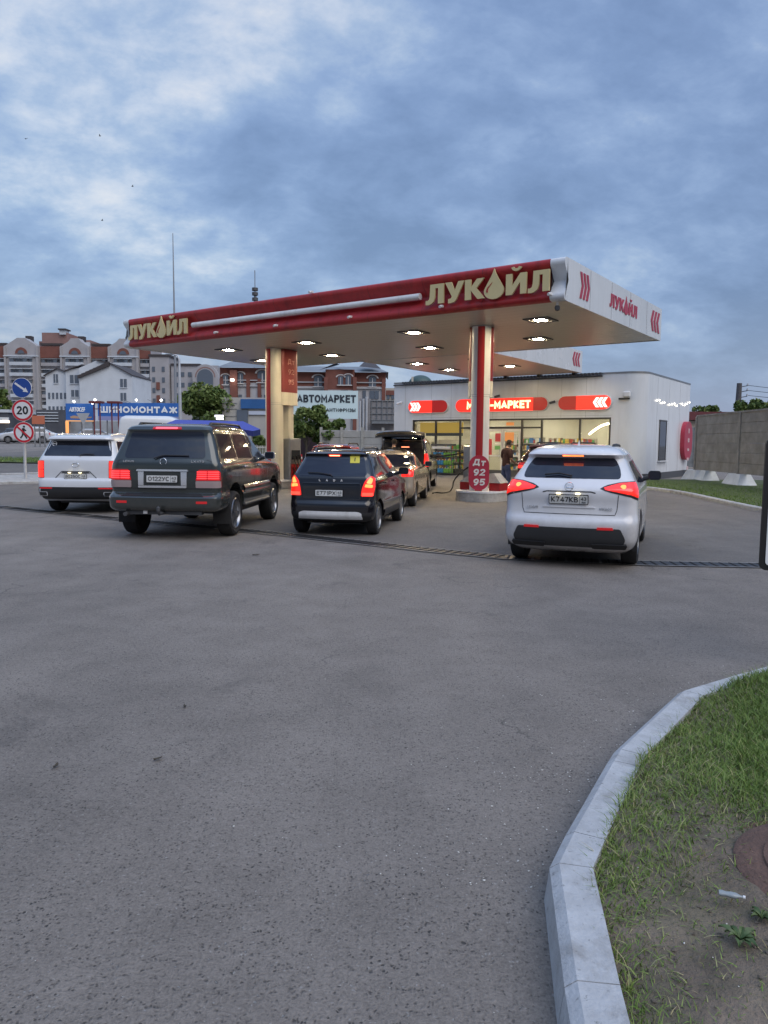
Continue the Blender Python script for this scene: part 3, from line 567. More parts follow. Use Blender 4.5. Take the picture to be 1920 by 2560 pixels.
# ------------------------------------------------------------------ columns, islands, pumps
def column(label, s, t, sep, plaque, rz=-YAW):
    c = thing('canopy_column', label, 'column', CO - UX * s + VY * t, rz)
    z0 = .30
    mb = MB(); hw, hd = (.27 if plaque else .29), .24
    pl = [(hw * math.cos(R(a)), -hd * .9 * math.sin(R(a)) * -1) for a in range(180, 361, 15)] + [(hw, hd), (-hw, hd)]
    mb.prism(pl[::-1][::-1], ZB - z0, 0, Matrix.Translation((0, 0, z0)), True)
    for z in (3.05, 2.99): mb.prism([(x * 1.012, y * 1.012) for x, y in pl], .008, 1, Matrix.Translation((0, 0, z)))
    fixn(mb.build('shaft', [m_cream if not plaque else m_white, m_grey], c, sharp=60))
    mb = MB(); P = [[(x * 1.02, y * 1.02 - .004, z) for x, y in [(hw * math.cos(R(a)), hd * .9 * math.sin(R(a))) for a in range(248, 293, 6)]] for z in (z0, ZB - .02)]
    mb.grid(P, 0, True); mb.build('red_stripe', m_red, c)
    if not plaque: pass
    mb = MB(); mb.box((0, sep + .2, (ZB + z0) / 2), (.36 if plaque else .50, .30, ZB - z0), 0, bev=.04); mb.build('rear_post', m_cream if not plaque else m_white, c)
    mb = MB(); cp = [(x, y + .28 + sep * .55) for x, y in rrect(.74 if not plaque else .70, .62 + sep * .62, .2, 6)]
    mb.prism(cp, ZB - 3.45 - .01, 0, Matrix.Translation((0, 0, 3.45)), True); o = fixn(mb.build('capital', mat('dark red capital', (.21, .022, .022), .4, var=.1, vscale=2), c, sharp=60))
    q = MB(); q.prism([(x, y + .28 + sep * .55) for x, y in rrect(.74 if not plaque else .70, .62 + sep * .62, .2, 6)], .45, 0, Matrix.Translation((0, 0, 2.995)), True); fixn(q.build('cream_band', m_cream, c, sharp=60))
    q = MB()
    for k, w_ in enumerate(('Дт', '92', '95')): q.text(w_, .26, .012, frame((.372, .28 + sep * .55, 4.45 - k * .36), (0, 1, 0)), 0, .01)
    q.build('grade_lettering', mat('faded cream', (.52, .26, .22), .6), o)
    if not plaque: return c
    return c
cl_ = column('cream canopy column with a red front stripe and a boxy red capital, its pump behind', 12.1, 2.95, .52, False)
cr_ = column('white canopy column with a red stripe, rising behind the crimson fuel grade plate', 3.45, 2.45, .12, True, -.13)
def island(label, s, t, L_, W_):
    o = thing('pump_island', label, 'pump island', CO - UX * s + VY * t, -YAW); mb = MB(); mb.prism(rrect(L_, W_, min(L_, W_) * .42, 8), .26, 0, None, True); fixn(mb.build('base', m_conc, o))
    mb = MB(); mb.prism(rrect(L_ + .03, W_ + .03, min(L_, W_) * .43, 8), .05, 0, Matrix.Translation((0, 0, .255)), True); fixn(mb.build('steel_rim', m_white, o)); return o
island('round edged concrete pump island under the white column, lamp glow on its face', 3.45, 2.75, 1.34, 1.7)
island('tan concrete pump island under the cream column', 12.1, 3.5, 1.5, 2.6)
# crimson fuel grade plate
pl = thing('fuel_grade_sign', 'crimson rounded plate listing fuel grades on the white column', 'sign', CO - UX * 3.45 + VY * 2.45 + Vector((-.035, -.265, 0)), -.13)
mb = MB(); mb.prism(rrect(.58, 1.0, .285, 10), .045, 0, frame((0, -.045, .83), (1, 0, 0)), True); fixn(mb.build('plate', m_redd, pl))
mb = MB()
for w_, z in (('Дт', 1.03), ('92', .75), ('95', .47)): mb.text(w_, .27, .01, frame((0, -.096, z), (1, 0, 0)), 0, .022, shear=.12)
mb.build('grade_lettering', mat('white enamel', (.72, .70, .70), .4), pl)
# low guard with grey sloping lid either side of the white column
for sx, lab in ((-1, 'low red guard box with grey sloping lid beside the fallen hose'), (1, 'low red guard box with grey sloping lid on the side of the white hatch car')):
    g = thing('guard_box', lab, 'guard box', CO - UX * (3.45 - sx * .48) + VY * 2.75, -YAW, 'guard boxes at the white column')
    mb = MB(); mb.box((0, 0, .42), (.36, .5, .23), 0, bev=.02); mb.build('body', m_red, g)
    mb = MB(); e = .19 * sx; mb.add([(-.19, -.27, .538), (.19, -.27, .538), (.19, .27, .538), (-.19, .27, .538), (-e - .0, -.2, .80), (-e * .2, -.2, .80), (-e * .2, .2, .80), (-e, .2, .80)], [[0, 1, 5, 4], [1, 2, 6, 5], [2, 3, 7, 6], [3, 0, 4, 7], [4, 5, 6, 7], [0, 3, 2, 1]]); fixn(mb.build('lid', m_conc, g))
def pump(label, s, t, h, side, hose_pts):
    p = thing('fuel_pump', label, 'fuel pump', CO - UX * s + VY * t, -YAW); sx = side
    mb = MB(); mb.box((0, 0, .30 + h / 2), (.34, .62, h), 0, bev=.03); mb.build('cabinet', m_grey, p)
    mb = MB(); mb.box((sx * .185, 0, h * .80), (.03, .44, .34), 0, bev=.008); mb.build('display', m_tint2, p)
    mb = MB(); mb.box((sx * .182, 0, .62), (.024, .5, .5)); mb.build('kick_panel', m_red, p)
    for k, y in enumerate((-.16, .0, .16)):
        q = MB(); q.box((sx * .235, y, 1.12), (.10, .06, .10), 0, bev=.015); q.tube([(sx * .25, y, 1.14), (sx * .30, y, 1.04), (sx * .26, y, .95)], .018, 8); q.build('nozzle', m_black, p)
        q = MB(); q.tube([(sx * .24, y, 1.06), (sx * .40, y - .03, .74), (sx * .42, y - .02, .50), (sx * .30, y, .46), (sx * .19, y, .75)], .02, 8); q.build('hose', m_rubber, p)
    return p
pump('grey fuel pump with red kick panel hung with nozzles at the cream column', 11.78, 3.62, 1.5, 1, None)
pump('slim grey fuel pump standing behind the white column', 3.92, 2.95, 1.30, 1, None)
def hose(label, pts, r=.022):
    p = [pts[0]]
    for _ in range(3):
        q = [pts[0]]
        for a, b in zip(pts[:-1], pts[1:]): q += [tuple(a[i] * .75 + b[i] * .25 for i in range(3)), tuple(a[i] * .25 + b[i] * .75 for i in range(3))]
        pts = q + [pts[-1]]
    return tag(MB().tube(pts, r, 8).build('fuel_hose', m_rubber), label, 'hose')
def CP(s, t, z): q = CO - UX * s + VY * t; return (q.x, q.y, z)
hose('black hose sagging from the white column to the open minivan', [CP(3.7, 3.3, 1.75), CP(3.9, 3.5, 1.5), tuple(D(1115, 1140, 22.5)), tuple(D(1092, 1138, 23.5)), tuple(D(1075, 1137, 24.5))])
hose('black hose dropping from the white column and curling on the forecourt', [CP(3.75, 3.4, 1.75), CP(3.95, 3.6, 1.2), tuple(D(1135, 1190, 21.2)), tuple(G(1131, 1226, .03)), tuple(G(1112, 1233, .025)), tuple(G(1090, 1231, .025)), tuple(G(1082, 1233, .025))])
# ------------------------------------------------------------------ shop
BO = Vector((11.67, 33.7, 0)); BL, BD, BH = 13.65, 8.5, 4.92
shop = thing('mini_market', 'low white panel shop with a lit window front and rounded corner behind the canopy', 'shop', BO, -YAW)
m_wall = mat('shop panel', (.73, .75, .77), .22, var=.04, vscale=.35)
WS0, WS1, WZ = 1.46, 12.43, 2.92
def arc_wall(mb, z0, z1, mi=0):           # right pier, rounded corner and flank in one skin
    r = .85; pts = [(-WS0, 0), (-r, 0)] + [(-r + r * math.sin(R(a)), r - r * math.cos(R(a))) for a in range(10, 91, 10)] + [(0, BD)]
    mb.grid([[(x, y, z0) for x, y in pts], [(x, y, z1) for x, y in pts]], mi, True)
    return pts
mb = MB(); cpts = arc_wall(mb, .32, BH)
for x0, x1, z0, z1 in ((-BL, -WS1, .32, WZ), (-BL, -WS0, WZ, BH)): mb.quad((x0, 0, z0), (x1, 0, z0), (x1, 0, z1), (x0, 0, z1))
mb.quad((-BL, BD, .32), (-BL, 0, .32), (-BL, 0, BH), (-BL, BD, BH)); mb.quad((0, BD, .32), (-BL, BD, .32), (-BL, BD, BH), (0, BD, BH))
for x in (-WS0, -WS1): mb.quad((x, 0, .12), (x, .22, .12), (x, .22, WZ), (x, 0, WZ))
mb.quad((-WS1, 0, WZ), (-WS0, 0, WZ), (-WS0, .22, WZ), (-WS1, .22, WZ))
streak(m_wall, (.46, .45, .43), .22, 2.5, .4); mb.build('wall', m_wall, shop, sharp=60)
mb = MB(); mb.grid([[(x + .02, y - .02, z) for x, y in [(-BL - .04, 0), (-BL + .3, 0)] + cpts[0:]] for z in (0, .33)], 0, True); mb.build('plinth', m_dgrey, shop)
mb = MB(); rp = [(-BL - .02, -.02), (cpts[0][0], -.02)] + [(x + .02, y - .02) for x, y in cpts[1:]] + [(-BL - .02, BD + .02)]
mb.prism(rp, .07, 0, Matrix.Translation((0, 0, BH)), True); fixn(mb.build('roof', m_grey, shop))
mb = MB()
for k in range(62): mb.box((-2.0 - k * .18, -.10, BH + .0 + .02), (.11, .14, .10))
mb.tube([(-BL, -.07, BH - .09), (-1.9, -.07, BH - .09)], .035, 8); mb.build('gutter', m_dgrey, shop)
mb = MB()                                    # panel joints of the cladding
for x in (-12.9,): mb.box((x, -.002, 2.6), (.012, .004, 4.5))
for k in range(1, 9): mb.box((-1.46 - k * 1.22, -.002, 3.92), (.010, .004, 1.96))
mb.box((-6.9, -.002, 3.02), (10.9, .004, .010))
for y in (2.2, 4.3, 6.4): mb.box((.002, y, 2.6), (.004, .012, 4.5))
mb.build('panel_joint', m_grey, shop)
# glazing
m_glass = glass_mat('shop glass', (.86, .88, .86), .35)
m_frame = mat('window frame', (.045, .04, .036), .4)
mb = MB(); mb.box((-(WS0 + WS1) / 2, .10, WZ - .04), (WS1 - WS0, .10, .08))
for s in (WS0 + .05, 2.96, 4.9, 5.95, 8.0, 9.47, 10.97, WS1 - .05): mb.box((-s, .10, 1.49), (.09, .10, 2.70))
mb.box((-10.2, .10, .17), (4.3, .10, .10)); mb.box((-3.7, .10, .17), (4.3, .10, .10)); mb.box((-6.98, .10, 2.47), (1.96, .09, .11)); mb.box((-8.73, .10, 2.47), (1.38, .09, .08)); mb.box((-5.42, .10, 2.47), (.96, .09, .08))
fr = mb.build('window_frame', m_frame, shop)
ed = [WS0 + .1, 2.915, 4.855, 5.9, 8.05, 9.42, 10.92, WS1 - .1]
for a, b in ((WS0 + .1, 2.915), (3.005, 4.855), (4.945, 5.905), (8.045, 9.425), (9.515, 10.925), (11.015, WS1 - .1)):
    q = MB(); q.box((-(a + b) / 2, .10, 1.53), (b - a, .012, 2.62)); q.build('pane', m_glass, fr)
q = MB(); q.box((-6.98, .10, 2.69), (1.96, .012, .33)); q.build('pane', m_glass, fr)
# white glazed double door
m_dfr = mat('door frame', (.70, .68, .64), .4)
for k, (a, b) in enumerate(((7.94, 6.99), (6.97, 6.01))):
    w = a - b; cx = -(a + b) / 2; mb = MB()
    for dx in (-w / 2 + .05, w / 2 - .05): mb.box((cx + dx, .08, 1.26), (.10, .08, 2.28))
    for z, h in ((2.35, .10), (.21, .18), (1.05, .08)): mb.box((cx, .08, z), (w - .2, .078, h))
    d = mb.build('door', m_dfr, shop); q = MB(); q.box((cx, .08, 1.68), (w - .2, .012, 1.2)); q.box((cx, .08, .66), (w - .2, .012, .70)); q.build('pane', m_glass, d)
    q = MB(); q.tube([(cx + (.33 if k == 0 else -.33), .0, .9), (cx + (.33 if k == 0 else -.33), .0, 1.4)], .018, 8); q.build('handle', m_chrome, d)
mb = MB()                                    # posters stuck on the door glass
m_post = [mat('red poster', (.42, .05, .05), .6, emit=(1, .12, .1), es=.12), mat('orange poster', (.60, .22, .06), .6, emit=(1, .4, .12), es=.30), mat('white poster', (.7, .68, .62), .6), mat('green poster', (.15, .32, .10), .6, emit=(.3, .8, .2), es=.1)]
for x_, z_, w_p, h_p, k_p in ((-7.25, 1.98, .32, .42, 0), (-6.62, 2.02, .50, .44, 1), (-6.28, 1.86, .18, .5, 2), (-7.28, 1.46, .3, .2, 3), (-7.25, 1.66, .34, .06, 2), (-6.6, 2.66, .42, .16, 1), (-7.70, 1.45, .22, .9, 0)):
    MB().box((x_, .066, z_), (w_p, .008, h_p)).build('poster', m_post[k_p], shop)
pass
# inside
m_in = mat('warm interior wall', (.64, .60, .50), .7, var=.06, vscale=.6); m_inf = mat('tiled floor', (.42, .38, .32), .35, var=.1, vscale=2)
mb = MB(); mb.box((-6.9, 2.6, .06), (11.2, 4.8, .12)); mb.build('interior_floor', m_inf, shop)
mb = MB(); mb.box((-6.9, 5.0, 1.6), (11.2, .06, 3.0)); mb.box((-WS0 + .05, 2.6, 1.6), (.06, 4.8, 3.0)); mb.box((-WS1 - .05, 2.6, 1.6), (.06, 4.8, 3.0)); mb.box((-6.9, 2.6, 3.13), (11.2, 4.8, .06)); mb.build('interior_wall', m_in, shop)
m_inlamp = emis('shop lamp', (1, .91, .72), 48.0)
for s, t in ((2.2, 1.4), (4.2, 1.4), (6.4, 1.5), (8.6, 1.4), (10.6, 1.4), (3.2, 3.6), (6.5, 3.6), (10, 3.6)):
    mb = MB(); mb.lathe([(.0, -.10), (.20, -.08), (.27, 0), (.0, 0.0)], 16, 0, Matrix.Translation((-s, t, 3.09))); mb.build('shop_lamp', m_inlamp, shop)
mb = MB(); pts = [(-2.75 + .95 * k / 10, .75, 2.15 + .5 * math.sin(k / 10 * 1.5)) for k in range(11)]; mb.tube(pts, .045, 8); mb.build('neon_tube', emis('neon', (1, .90, .58), 9), shop)
mb = MB(); mb.box((-10.9, .55, 2.50), (2.7, .04, .56)); mb.build('yellow_panel', mat('yellow panel', (.62, .40, .06), .5, emit=(1, .62, .08), es=.30), shop)
mb = MB(); mb.box((-10.7, .50, 2.14), (2.3, .05, .16)); mb.build('menu_board', m_dgrey, shop)
pal = [mat('packet red', (.40, .05, .04), .5), mat('packet yellow', (.60, .42, .08), .5), mat('packet green', (.10, .30, .08), .5), mat('packet blue', (.06, .16, .40), .5), mat('packet white', (.62, .60, .55), .5), mat('packet brown', (.20, .11, .06), .5)]
m_shelf = mat('shelf', (.45, .42, .38), .5)
def shelf(label, s0, s1, t, h):
    o = thing('store_shelf', label, 'shelf', BO - UX * ((s0 + s1) / 2) + VY * t, -YAW, 'shelves inside the shop'); w = s1 - s0
    mb = MB(); mb.box((0, .22, .12 + h / 2), (w, .04, h))
    n = int(h / .36)
    for k in range(n): mb.box((0, .05, .25 + k * .36), (w, .34, .03))
    for x in (-w / 2, w / 2): mb.box((x, .05, .12 + h / 2), (.03, .36, h))
    mb.build('frame', m_shelf, o); mb = MB()
    for k in range(n):
        x = -w / 2 + .06
        while x < w / 2 - .1:
            pw = random.uniform(.06, .16); ph = random.uniform(.12, .28); mb.box((x + pw / 2, .02, .27 + k * .36 + ph / 2), (pw * .92, .2, ph), random.randrange(6)); x += pw
    mb.build('goods', pal, o)
shelf('shop shelf full of packets seen through the panes nearest the minivan', 9.7, 12.2, 2.2, 1.75); shelf('shop shelf full of packets seen through the glazed double door', 6.2, 8.4, 3.3, 1.9); shelf('shop shelf full of packets seen through the panes above the white car roof', 3.2, 5.7, 3.0, 1.85)
ct = thing('shop_counter', 'cream till counter with two dark monitors behind the right shop window', 'counter', BO - UX * 3.0 + VY * 1.6, -YAW)
mb = MB(); mb.box((0, 0, .60), (2.2, .6, .96), 0, bev=.02); mb.build('body', m_in, ct)
for x in (-.5, .35):
    mb = MB(); mb.box((x, .0, 1.34), (.42, .04, .32), 0, bev=.01); mb.box((x, .02, 1.13), (.06, .05, .12)); mb.build('monitor', m_black, ct)
# lit signs on the front
def lit_sign(label, s0, s1, zc_, h, fill):
    o = thing('illuminated_sign', label, 'sign', BO - UX * ((s0 + s1) / 2) + VY * 0, -YAW, 'red signs above the shop window'); w = s1 - s0
    mb = MB(); mb.prism(rrect(w + .06, h + .06, h / 2 + .03, 10), .10, 0, frame((0, -.003, zc_), (1, 0, 0)), True); fixn(mb.build('case', m_white, o))
    return o, w
def pill_part(x0, x1, h, left, right, n=10):
    p = []; r = h / 2
    if right: p += [(x1 - r + r * math.cos(R(a)), r * math.sin(R(a))) for a in np.linspace(-90, 90, n)]
    else: p += [(x1, -r), (x1, r)]
    if left: p += [(x0 + r + r * math.cos(R(a)), r * math.sin(R(a))) for a in np.linspace(90, 270, n)]
    else: p += [(x0, r), (x0, -r)]
    return p
ZS, HS = 3.62, .64
o, w = lit_sign('red pill sign with white chevrons pointing right, half lit, on the shop front', 10.17, 12.62, ZS, HS, None)
F_ = lambda: frame((0, -.104, ZS), (1, 0, 0))
for a, b, l, r_, m in ((-w / 2, .28, 1, 0, m_signred), (.28, w / 2, 0, 1, m_signred2)): fixn(MB().prism(pill_part(a, b, HS, l, r_), .012, 0, F_()).build('face', m, o))
mb = MB(); chevrons(mb, frame((-.78, -.117, ZS), (1, 0, 0)), .15, .46, 3, .01, 0, 1, 1.35, .5); mb.build('chevron', m_signwhite, o)
o, w = lit_sign('long lit red pill sign with yellow market lettering above the shop doors', 4.56, 9.66, ZS, HS, None)
for a, b, l, r_, m in ((-w / 2, w / 2 - .75, 1, 0, m_signred), (w / 2 - .75, w / 2, 0, 1, m_signred2)): fixn(MB().prism(pill_part(a, b, HS, l, r_), .012, 0, F_()).build('face', m, o))
mb = MB(); mb.text('МИНИ-МАРКЕТ', .56, .012, frame((-.10, -.118, ZS - .2), (1, 0, 0)), 0, .03, width=3.55); mb.build('lettering', m_signtext, o)
o, w = lit_sign('red pill sign with white chevrons pointing left, half lit, near the rounded corner', 1.46, 4.01, ZS, HS, None)
for a, b, l, r_, m in ((-w / 2, -.38, 1, 0, m_signred2), (-.38, w / 2, 0, 1, m_signred)): fixn(MB().prism(pill_part(a, b, HS, l, r_), .012, 0, F_()).build('face', m, o))
mb = MB(); chevrons(mb, frame((.78, -.117, ZS), (1, 0, 0)), .15, .46, 3, .01, 0, -1, 1.35, .5); mb.build('chevron', m_signwhite, o)
# wall fittings
fl = thing('wall_floodlight', 'white floodlight on a black bracket near the rounded corner of the shop', 'floodlight', BO - UX * .75, -YAW)
mb = MB(); mb.box((0, -.12, 3.95), (.34, .16, .26), 0, bev=.04); mb.build('housing', m_white, fl); mb = MB(); mb.box((-.12, -.06, 3.76), (.5, .1, .07), 0, bev=.01); mb.build('bracket', m_black, fl)
def wall_cam(label, s, z, dark):
    o = thing('security_camera', label, 'camera', BO - UX * s, -YAW); mb = MB(); mb.tube([(0, 0, z), (0, -.12, z), (0, -.2, z - .06)], .03, 8); mb.build('arm', m_white, o)
    mb = MB(); mb.tube([(.1, -.15, z - .04), (-.14, -.28, z - .12)], .06, 10); mb.build('body', m_dgrey if dark else m_white, o)
wall_cam('white security camera on the shop wall left of the first red sign', 13.15, 3.92, False); wall_cam('small dark camera on the wall just above the long red sign', 7.2, 4.12, True); wall_cam('small dark camera between the long and the short red sign', 4.25, 3.75, True)
# side wall window and sign
def bside(px, py): return on_plane(px, py, BO, UX, VY)
ya, za = bside(1645, 1150); yb, zb_ = bside(1666, 1053)
w_ = thing('side_window', 'tall narrow window with white sill in the flank of the shop', 'window', BO + VY * ((ya + yb) / 2), -YAW)
mb = MB(); hh = zb_ - za; zc_ = (za + zb_) / 2; ww = yb - ya
for z in (za, zb_): mb.box((.01, 0, z), (.05, ww + .12, .07))
for y in (-ww / 2, ww / 2): mb.box((.01, y, zc_), (.05, .08, hh))
mb.build('frame', m_frame, w_); mb = MB(); mb.box((.012, 0, zc_), (.02, ww - .05, hh - .05)); mb.build('pane', m_tint2, w_); mb = MB(); mb.box((.06, 0, za - .06), (.16, ww + .3, .05)); mb.build('sill', m_white, w_)
ya, za = bside(1698, 1150); yb, zb_ = bside(1722, 1055)
o = thing('price_board', 'upright crimson board with pale service icons on the flank of the shop', 'sign', BO + VY * ((ya + yb) / 2), -YAW)
mb = MB(); mb.prism(rrect(yb - ya, zb_ - za, (yb - ya) * .46, 8), .22, 0, frame((.002, 0, (za + zb_) / 2), (0, 1, 0)), True); fixn(mb.build('case', m_redd, o))
mb = MB()
for k, (a_, b_) in enumerate(((.24, .26), (.34, .22), (.40, .14), (.40, .16), (.36, .24))): mb.prism(rrect(a_, b_, .06, 4), .01, 0, frame((.224, 0, zb_ - .50 - k * .50), (0, 1, 0)))
mb.build('icon', mat('pale icons', (.6, .42, .42), .5), o)
# glowing beads on the flank, imitating lights mirrored in its glossy panels
sl = thing('reflection_beads', 'row of glowing beads imitating reflected lights on the shop flank above its window', 'imitated reflection', BO, -YAW); pts = []
for k in range(15): yy, zz = bside(1640 + 88 * k / 14, 1001 + 11 * math.sin(k / 14 * 2.6)); pts.append((.05, yy, zz + .05 * math.sin(k * 2.1)))
MB().tube(pts, .006, 5).build('wire', m_grey, sl); m_glint = emis('reflection glint', (1, .92, .75), 6)  # carrier thread and glow of the imitated reflections, no wired lamps
for k, p in enumerate(pts):
    if k % 5 != 4: MB().lathe([(0, -.05), (.028, 0), (0, .05)], 8, 0, Matrix.Translation(p)).build('glint_bead', m_glint, sl)
# crates of washer fluid
rk = thing('canister_rack', 'open metal rack of blue and green washer fluid canisters outside the shop', 'rack', BO - UX * 10.1 - VY * .55, -YAW)
mb = MB()
for x in (-.62, .62):
    for y in (-.22, .22): mb.box((x, y, .82), (.03, .03, 1.64))
for z in (.10, .52, .94, 1.30): mb.box((0, 0, z), (1.24, .46, .025))
mb.box((0, .0, 1.58), (1.27, .46, .10)); mb.build('frame', m_dgrey, rk)
blue = mat('blue fluid', (.05, .24, .50), .25, var=.15, vscale=8); green = mat('green fluid', (.16, .36, .08), .25, var=.15, vscale=8)
for z in (.115, .535, .955):
    for k in range(7):
        x = -.52 + k * .173; q = MB(); q.box((x, -.08, z + .12), (.15, .2, .24), 0, bev=.03); q.tube([(x, -.08, z + .24), (x, -.08, z + .29)], .025, 8, 1); q.build('canister', [blue if k < 4 else green, m_white], rk)
mb = MB(); mb.box((0, -.236, 1.44), (1.1, .01, .12)); mb.build('price_strip', m_white, rk)
# ------------------------------------------------------------------ cars
def mono(xs_, ys_, x):
    n = len(xs_)
    if x <= xs_[0]: return ys_[0]
    if x >= xs_[-1]: return ys_[-1]
    i = max(k for k in range(n - 1) if xs_[k] <= x); h = xs_[i + 1] - xs_[i]; dl_ = [(ys_[k + 1] - ys_[k]) / (xs_[k + 1] - xs_[k]) for k in range(n - 1)]
    def tan(k):
        if k == 0: return dl_[0]
        if k == n - 1: return dl_[-1]
        if dl_[k - 1] * dl_[k] <= 0: return 0.0
        return 2 * dl_[k - 1] * dl_[k] / (dl_[k - 1] + dl_[k])
    t = (x - xs_[i]) / h; m0, m1 = tan(i) * h, tan(i + 1) * h
    return (2 * t ** 3 - 3 * t ** 2 + 1) * ys_[i] + (t ** 3 - 2 * t ** 2 + t) * m0 + (-2 * t ** 3 + 3 * t ** 2) * ys_[i + 1] + (t ** 3 - t ** 2) * m1
class Shell:
    """a car skin: plan outlines stacked by height. rows: z, y of the tail, y of the nose, half width, rear corner radius, bow of the tail"""
    def __init__(s, rows, rf=.35, bulge=.02): s.z = [r[0] for r in rows]; s.c = [[r[k] for r in rows] for k in range(1, 6)]; s.rf = rf; s.bul = bulge
    def par(s, z): return [mono(s.z, c, z) for c in s.c]
    def P(s, q, z):
        yr, yf, hw, rr, bow = s.par(z); a = abs(q); sg = 1 if q >= 0 else -1; rf = min(s.rf, hw * .7)
        kx = hw - rr; yc = yr + bow * (kx / hw) ** 2
        if a <= 1: x = kx * a; y = yr + bow * (x / hw) ** 2
        elif a <= 2: t = (a - 1) * math.pi / 2; x = kx + rr * math.sin(t); y = yc + rr - rr * math.cos(t)
        elif a <= 3: t = a - 2; x = hw + s.bul * (1 - (2 * t - 1) ** 2); y = yc + rr + (yf - rf - yc - rr) * t
        elif a <= 4: t = (a - 3) * math.pi / 2; x = hw - rf + rf * math.cos(t); y = yf - rf + rf * math.sin(t)
        else: x = (hw - rf) * (5 - a); y = yf + .12 * (1 - (x / max(.01, hw - rf)) ** 2)
        return Vector((x * sg, y, z))
    def N(s, q, z):
        e = .02; a = s.P(q + e, z) - s.P(q - e, z); b = s.P(q, z + e) - s.P(q, z - e); n = a.cross(b)
        if n.length < 1e-8: return Vector((0, -1, 0))
        return n.normalized()
    def S(s, q, z, off=0): return s.P(q, z) + s.N(q, z) * off
    def qx(s, x, z):
        yr, yf, hw, rr, bow = s.par(z); a = abs(x); sg = 1 if x >= 0 else -1; kx = hw - rr
        return sg * (a / kx if a <= kx else 1 + math.asin(min(1, (a - kx) / rr)) / (math.pi / 2))
    def qy(s, y, z, sg=1):
        yr, yf, hw, rr, bow = s.par(z); kx = hw - rr; yc = yr + bow * (kx / hw) ** 2; rf = min(s.rf, hw * .7); y0 = yc + rr; y1 = yf - rf
        if y < y0: return sg * (1 + math.acos(max(-1, min(1, 1 - (y - yc) / rr))) / (math.pi / 2))
        if y > y1: return sg * (3 + math.asin(min(1, (y - y1) / rf)) / (math.pi / 2))
        return sg * (2 + (y - y0) / (y1 - y0))
QS = [i / 5 for i in range(0, 6)] + [1 + i / 6 for i in range(1, 7)] + [2 + i / 14 for i in range(1, 15)] + [3 + i / 5 for i in range(1, 6)] + [4 + i / 3 for i in range(1, 4)]
QF = [-q for q in QS[:0:-1]] + QS[:-1] + []
QF = [-q for q in QS[::-1]][:-1] + QS[:-1]
def shell_mesh(sh, zs, cutters=()):
    mb = MB(); P = [[sh.P(q, z) for q in QF] for z in zs]; mb.grid(P, 0, True, closed=True); n = len(QF)
    mb.add(P[0], [list(range(n))[::-1]]); mb.add(P[-1], [list(range(n))], 0, True)
    o = mb.build('tmp_body', m_white)
    b = bmesh.new(); b.from_mesh(o.data); bmesh.ops.remove_doubles(b, verts=b.verts, dist=1e-5); bmesh.ops.recalc_face_normals(b, faces=b.faces); b.to_mesh(o.data); b.free()
    tmp = []
    for (x, y, z, r, w) in cutters:
        c = MB(); c.prism(circ(r, 28), w, 0, Matrix.Translation((x, y, z)) @ Matrix.Rotation(R(90), 4, 'Y') @ Matrix.Translation((0, 0, -w / 2))); co = fixn(c.build('tmp_cut', m_black)); tmp.append(co)
        md = o.modifiers.new('b', 'BOOLEAN'); md.operation = 'DIFFERENCE'; md.object = co; md.solver = 'EXACT'
    dg = bpy.context.evaluated_depsgraph_get(); me = bpy.data.meshes.new_from_object(o.evaluated_get(dg)); old = o.data
    bpy.data.objects.remove(o); bpy.data.meshes.remove(old)
    for c in tmp: mm = c.data; bpy.data.objects.remove(c); bpy.data.meshes.remove(mm)
    me.set_sharp_from_angle(angle=R(38)); return me
def scan(poly, z):
    xs_ = []
    n = len(poly)
    for i in range(n):
        (a, za), (b, zb) = poly[i], poly[(i + 1) % n]
        if (za <= z < zb) or (zb <= z < za): xs_.append(a + (b - a) * (z - za) / (zb - za))
    return (min(xs_), max(xs_)) if len(xs_) >= 2 else None
def roundpoly(p, r, n=4):
    out = []
    for i in range(len(p)):
        a, b, c = Vector(p[i - 1]), Vector(p[i]), Vector(p[(i + 1) % len(p)]); d1, d2 = (a - b), (c - b); k = min(r, d1.length * .45, d2.length * .45)
        s_, e_ = b + d1.normalized() * k, b + d2.normalized() * k
        for j in range(n + 1):
            t = j / n; q = s_ * (1 - t) ** 2 + b * 2 * t * (1 - t) + e_ * t * t; out.append((q.x, q.y))
    return out
def patch(mb, sh, poly, off=.006, thick=.02, nz_=10, nc=10, mi=0, side=0, rnd=0.0, taper=0):
    """a plate that follows the skin; poly in (x, z) of the tail, or (y, z) of a flank if side is +1 or -1"""
    if rnd: poly = roundpoly(poly, rnd)
    z0, z1 = min(p[1] for p in poly), max(p[1] for p in poly); e = (z1 - z0) * .002
    zz = sorted(set([z0 + e, z1 - e] + [z0 + (z1 - z0) * k / nz_ for k in range(1, nz_)] + ([z0 + (z1 - z0) * f for f in (.01, .03, .06, .94, .97, .99)] if rnd else [])))
    F, B = [], []
    for z in zz:
        ab = scan(poly, z)
        if ab is None: continue
        f, b = [], []
        for k in range(nc + 1):
            a = ab[0] + (ab[1] - ab[0]) * k / nc; q = sh.qx(a, z) if not side else sh.qy(a, z, side)
            f.append(sh.S(q, z, off)); b.append(sh.S(q, z, off - thick))
        F.append(f); B.append(b)
    mb.grid(F, mi, True)
    rim = [F[0], B[0]]; mb.grid(rim, mi, False); mb.grid([F[-1], B[-1]], mi, False); mb.grid([[r[0] for r in F], [r[0] for r in B]], mi, False); mb.grid([[r[-1] for r in F], [r[-1] for r in B]], mi, False)
    return mb
def add_patch(parent, name, m, sh, poly, **k): mb = MB(); patch(mb, sh, poly, **k); return fixn(mb.build(name, m, parent))
def mir(poly): return [(-x, z) for x, z in poly][::-1]
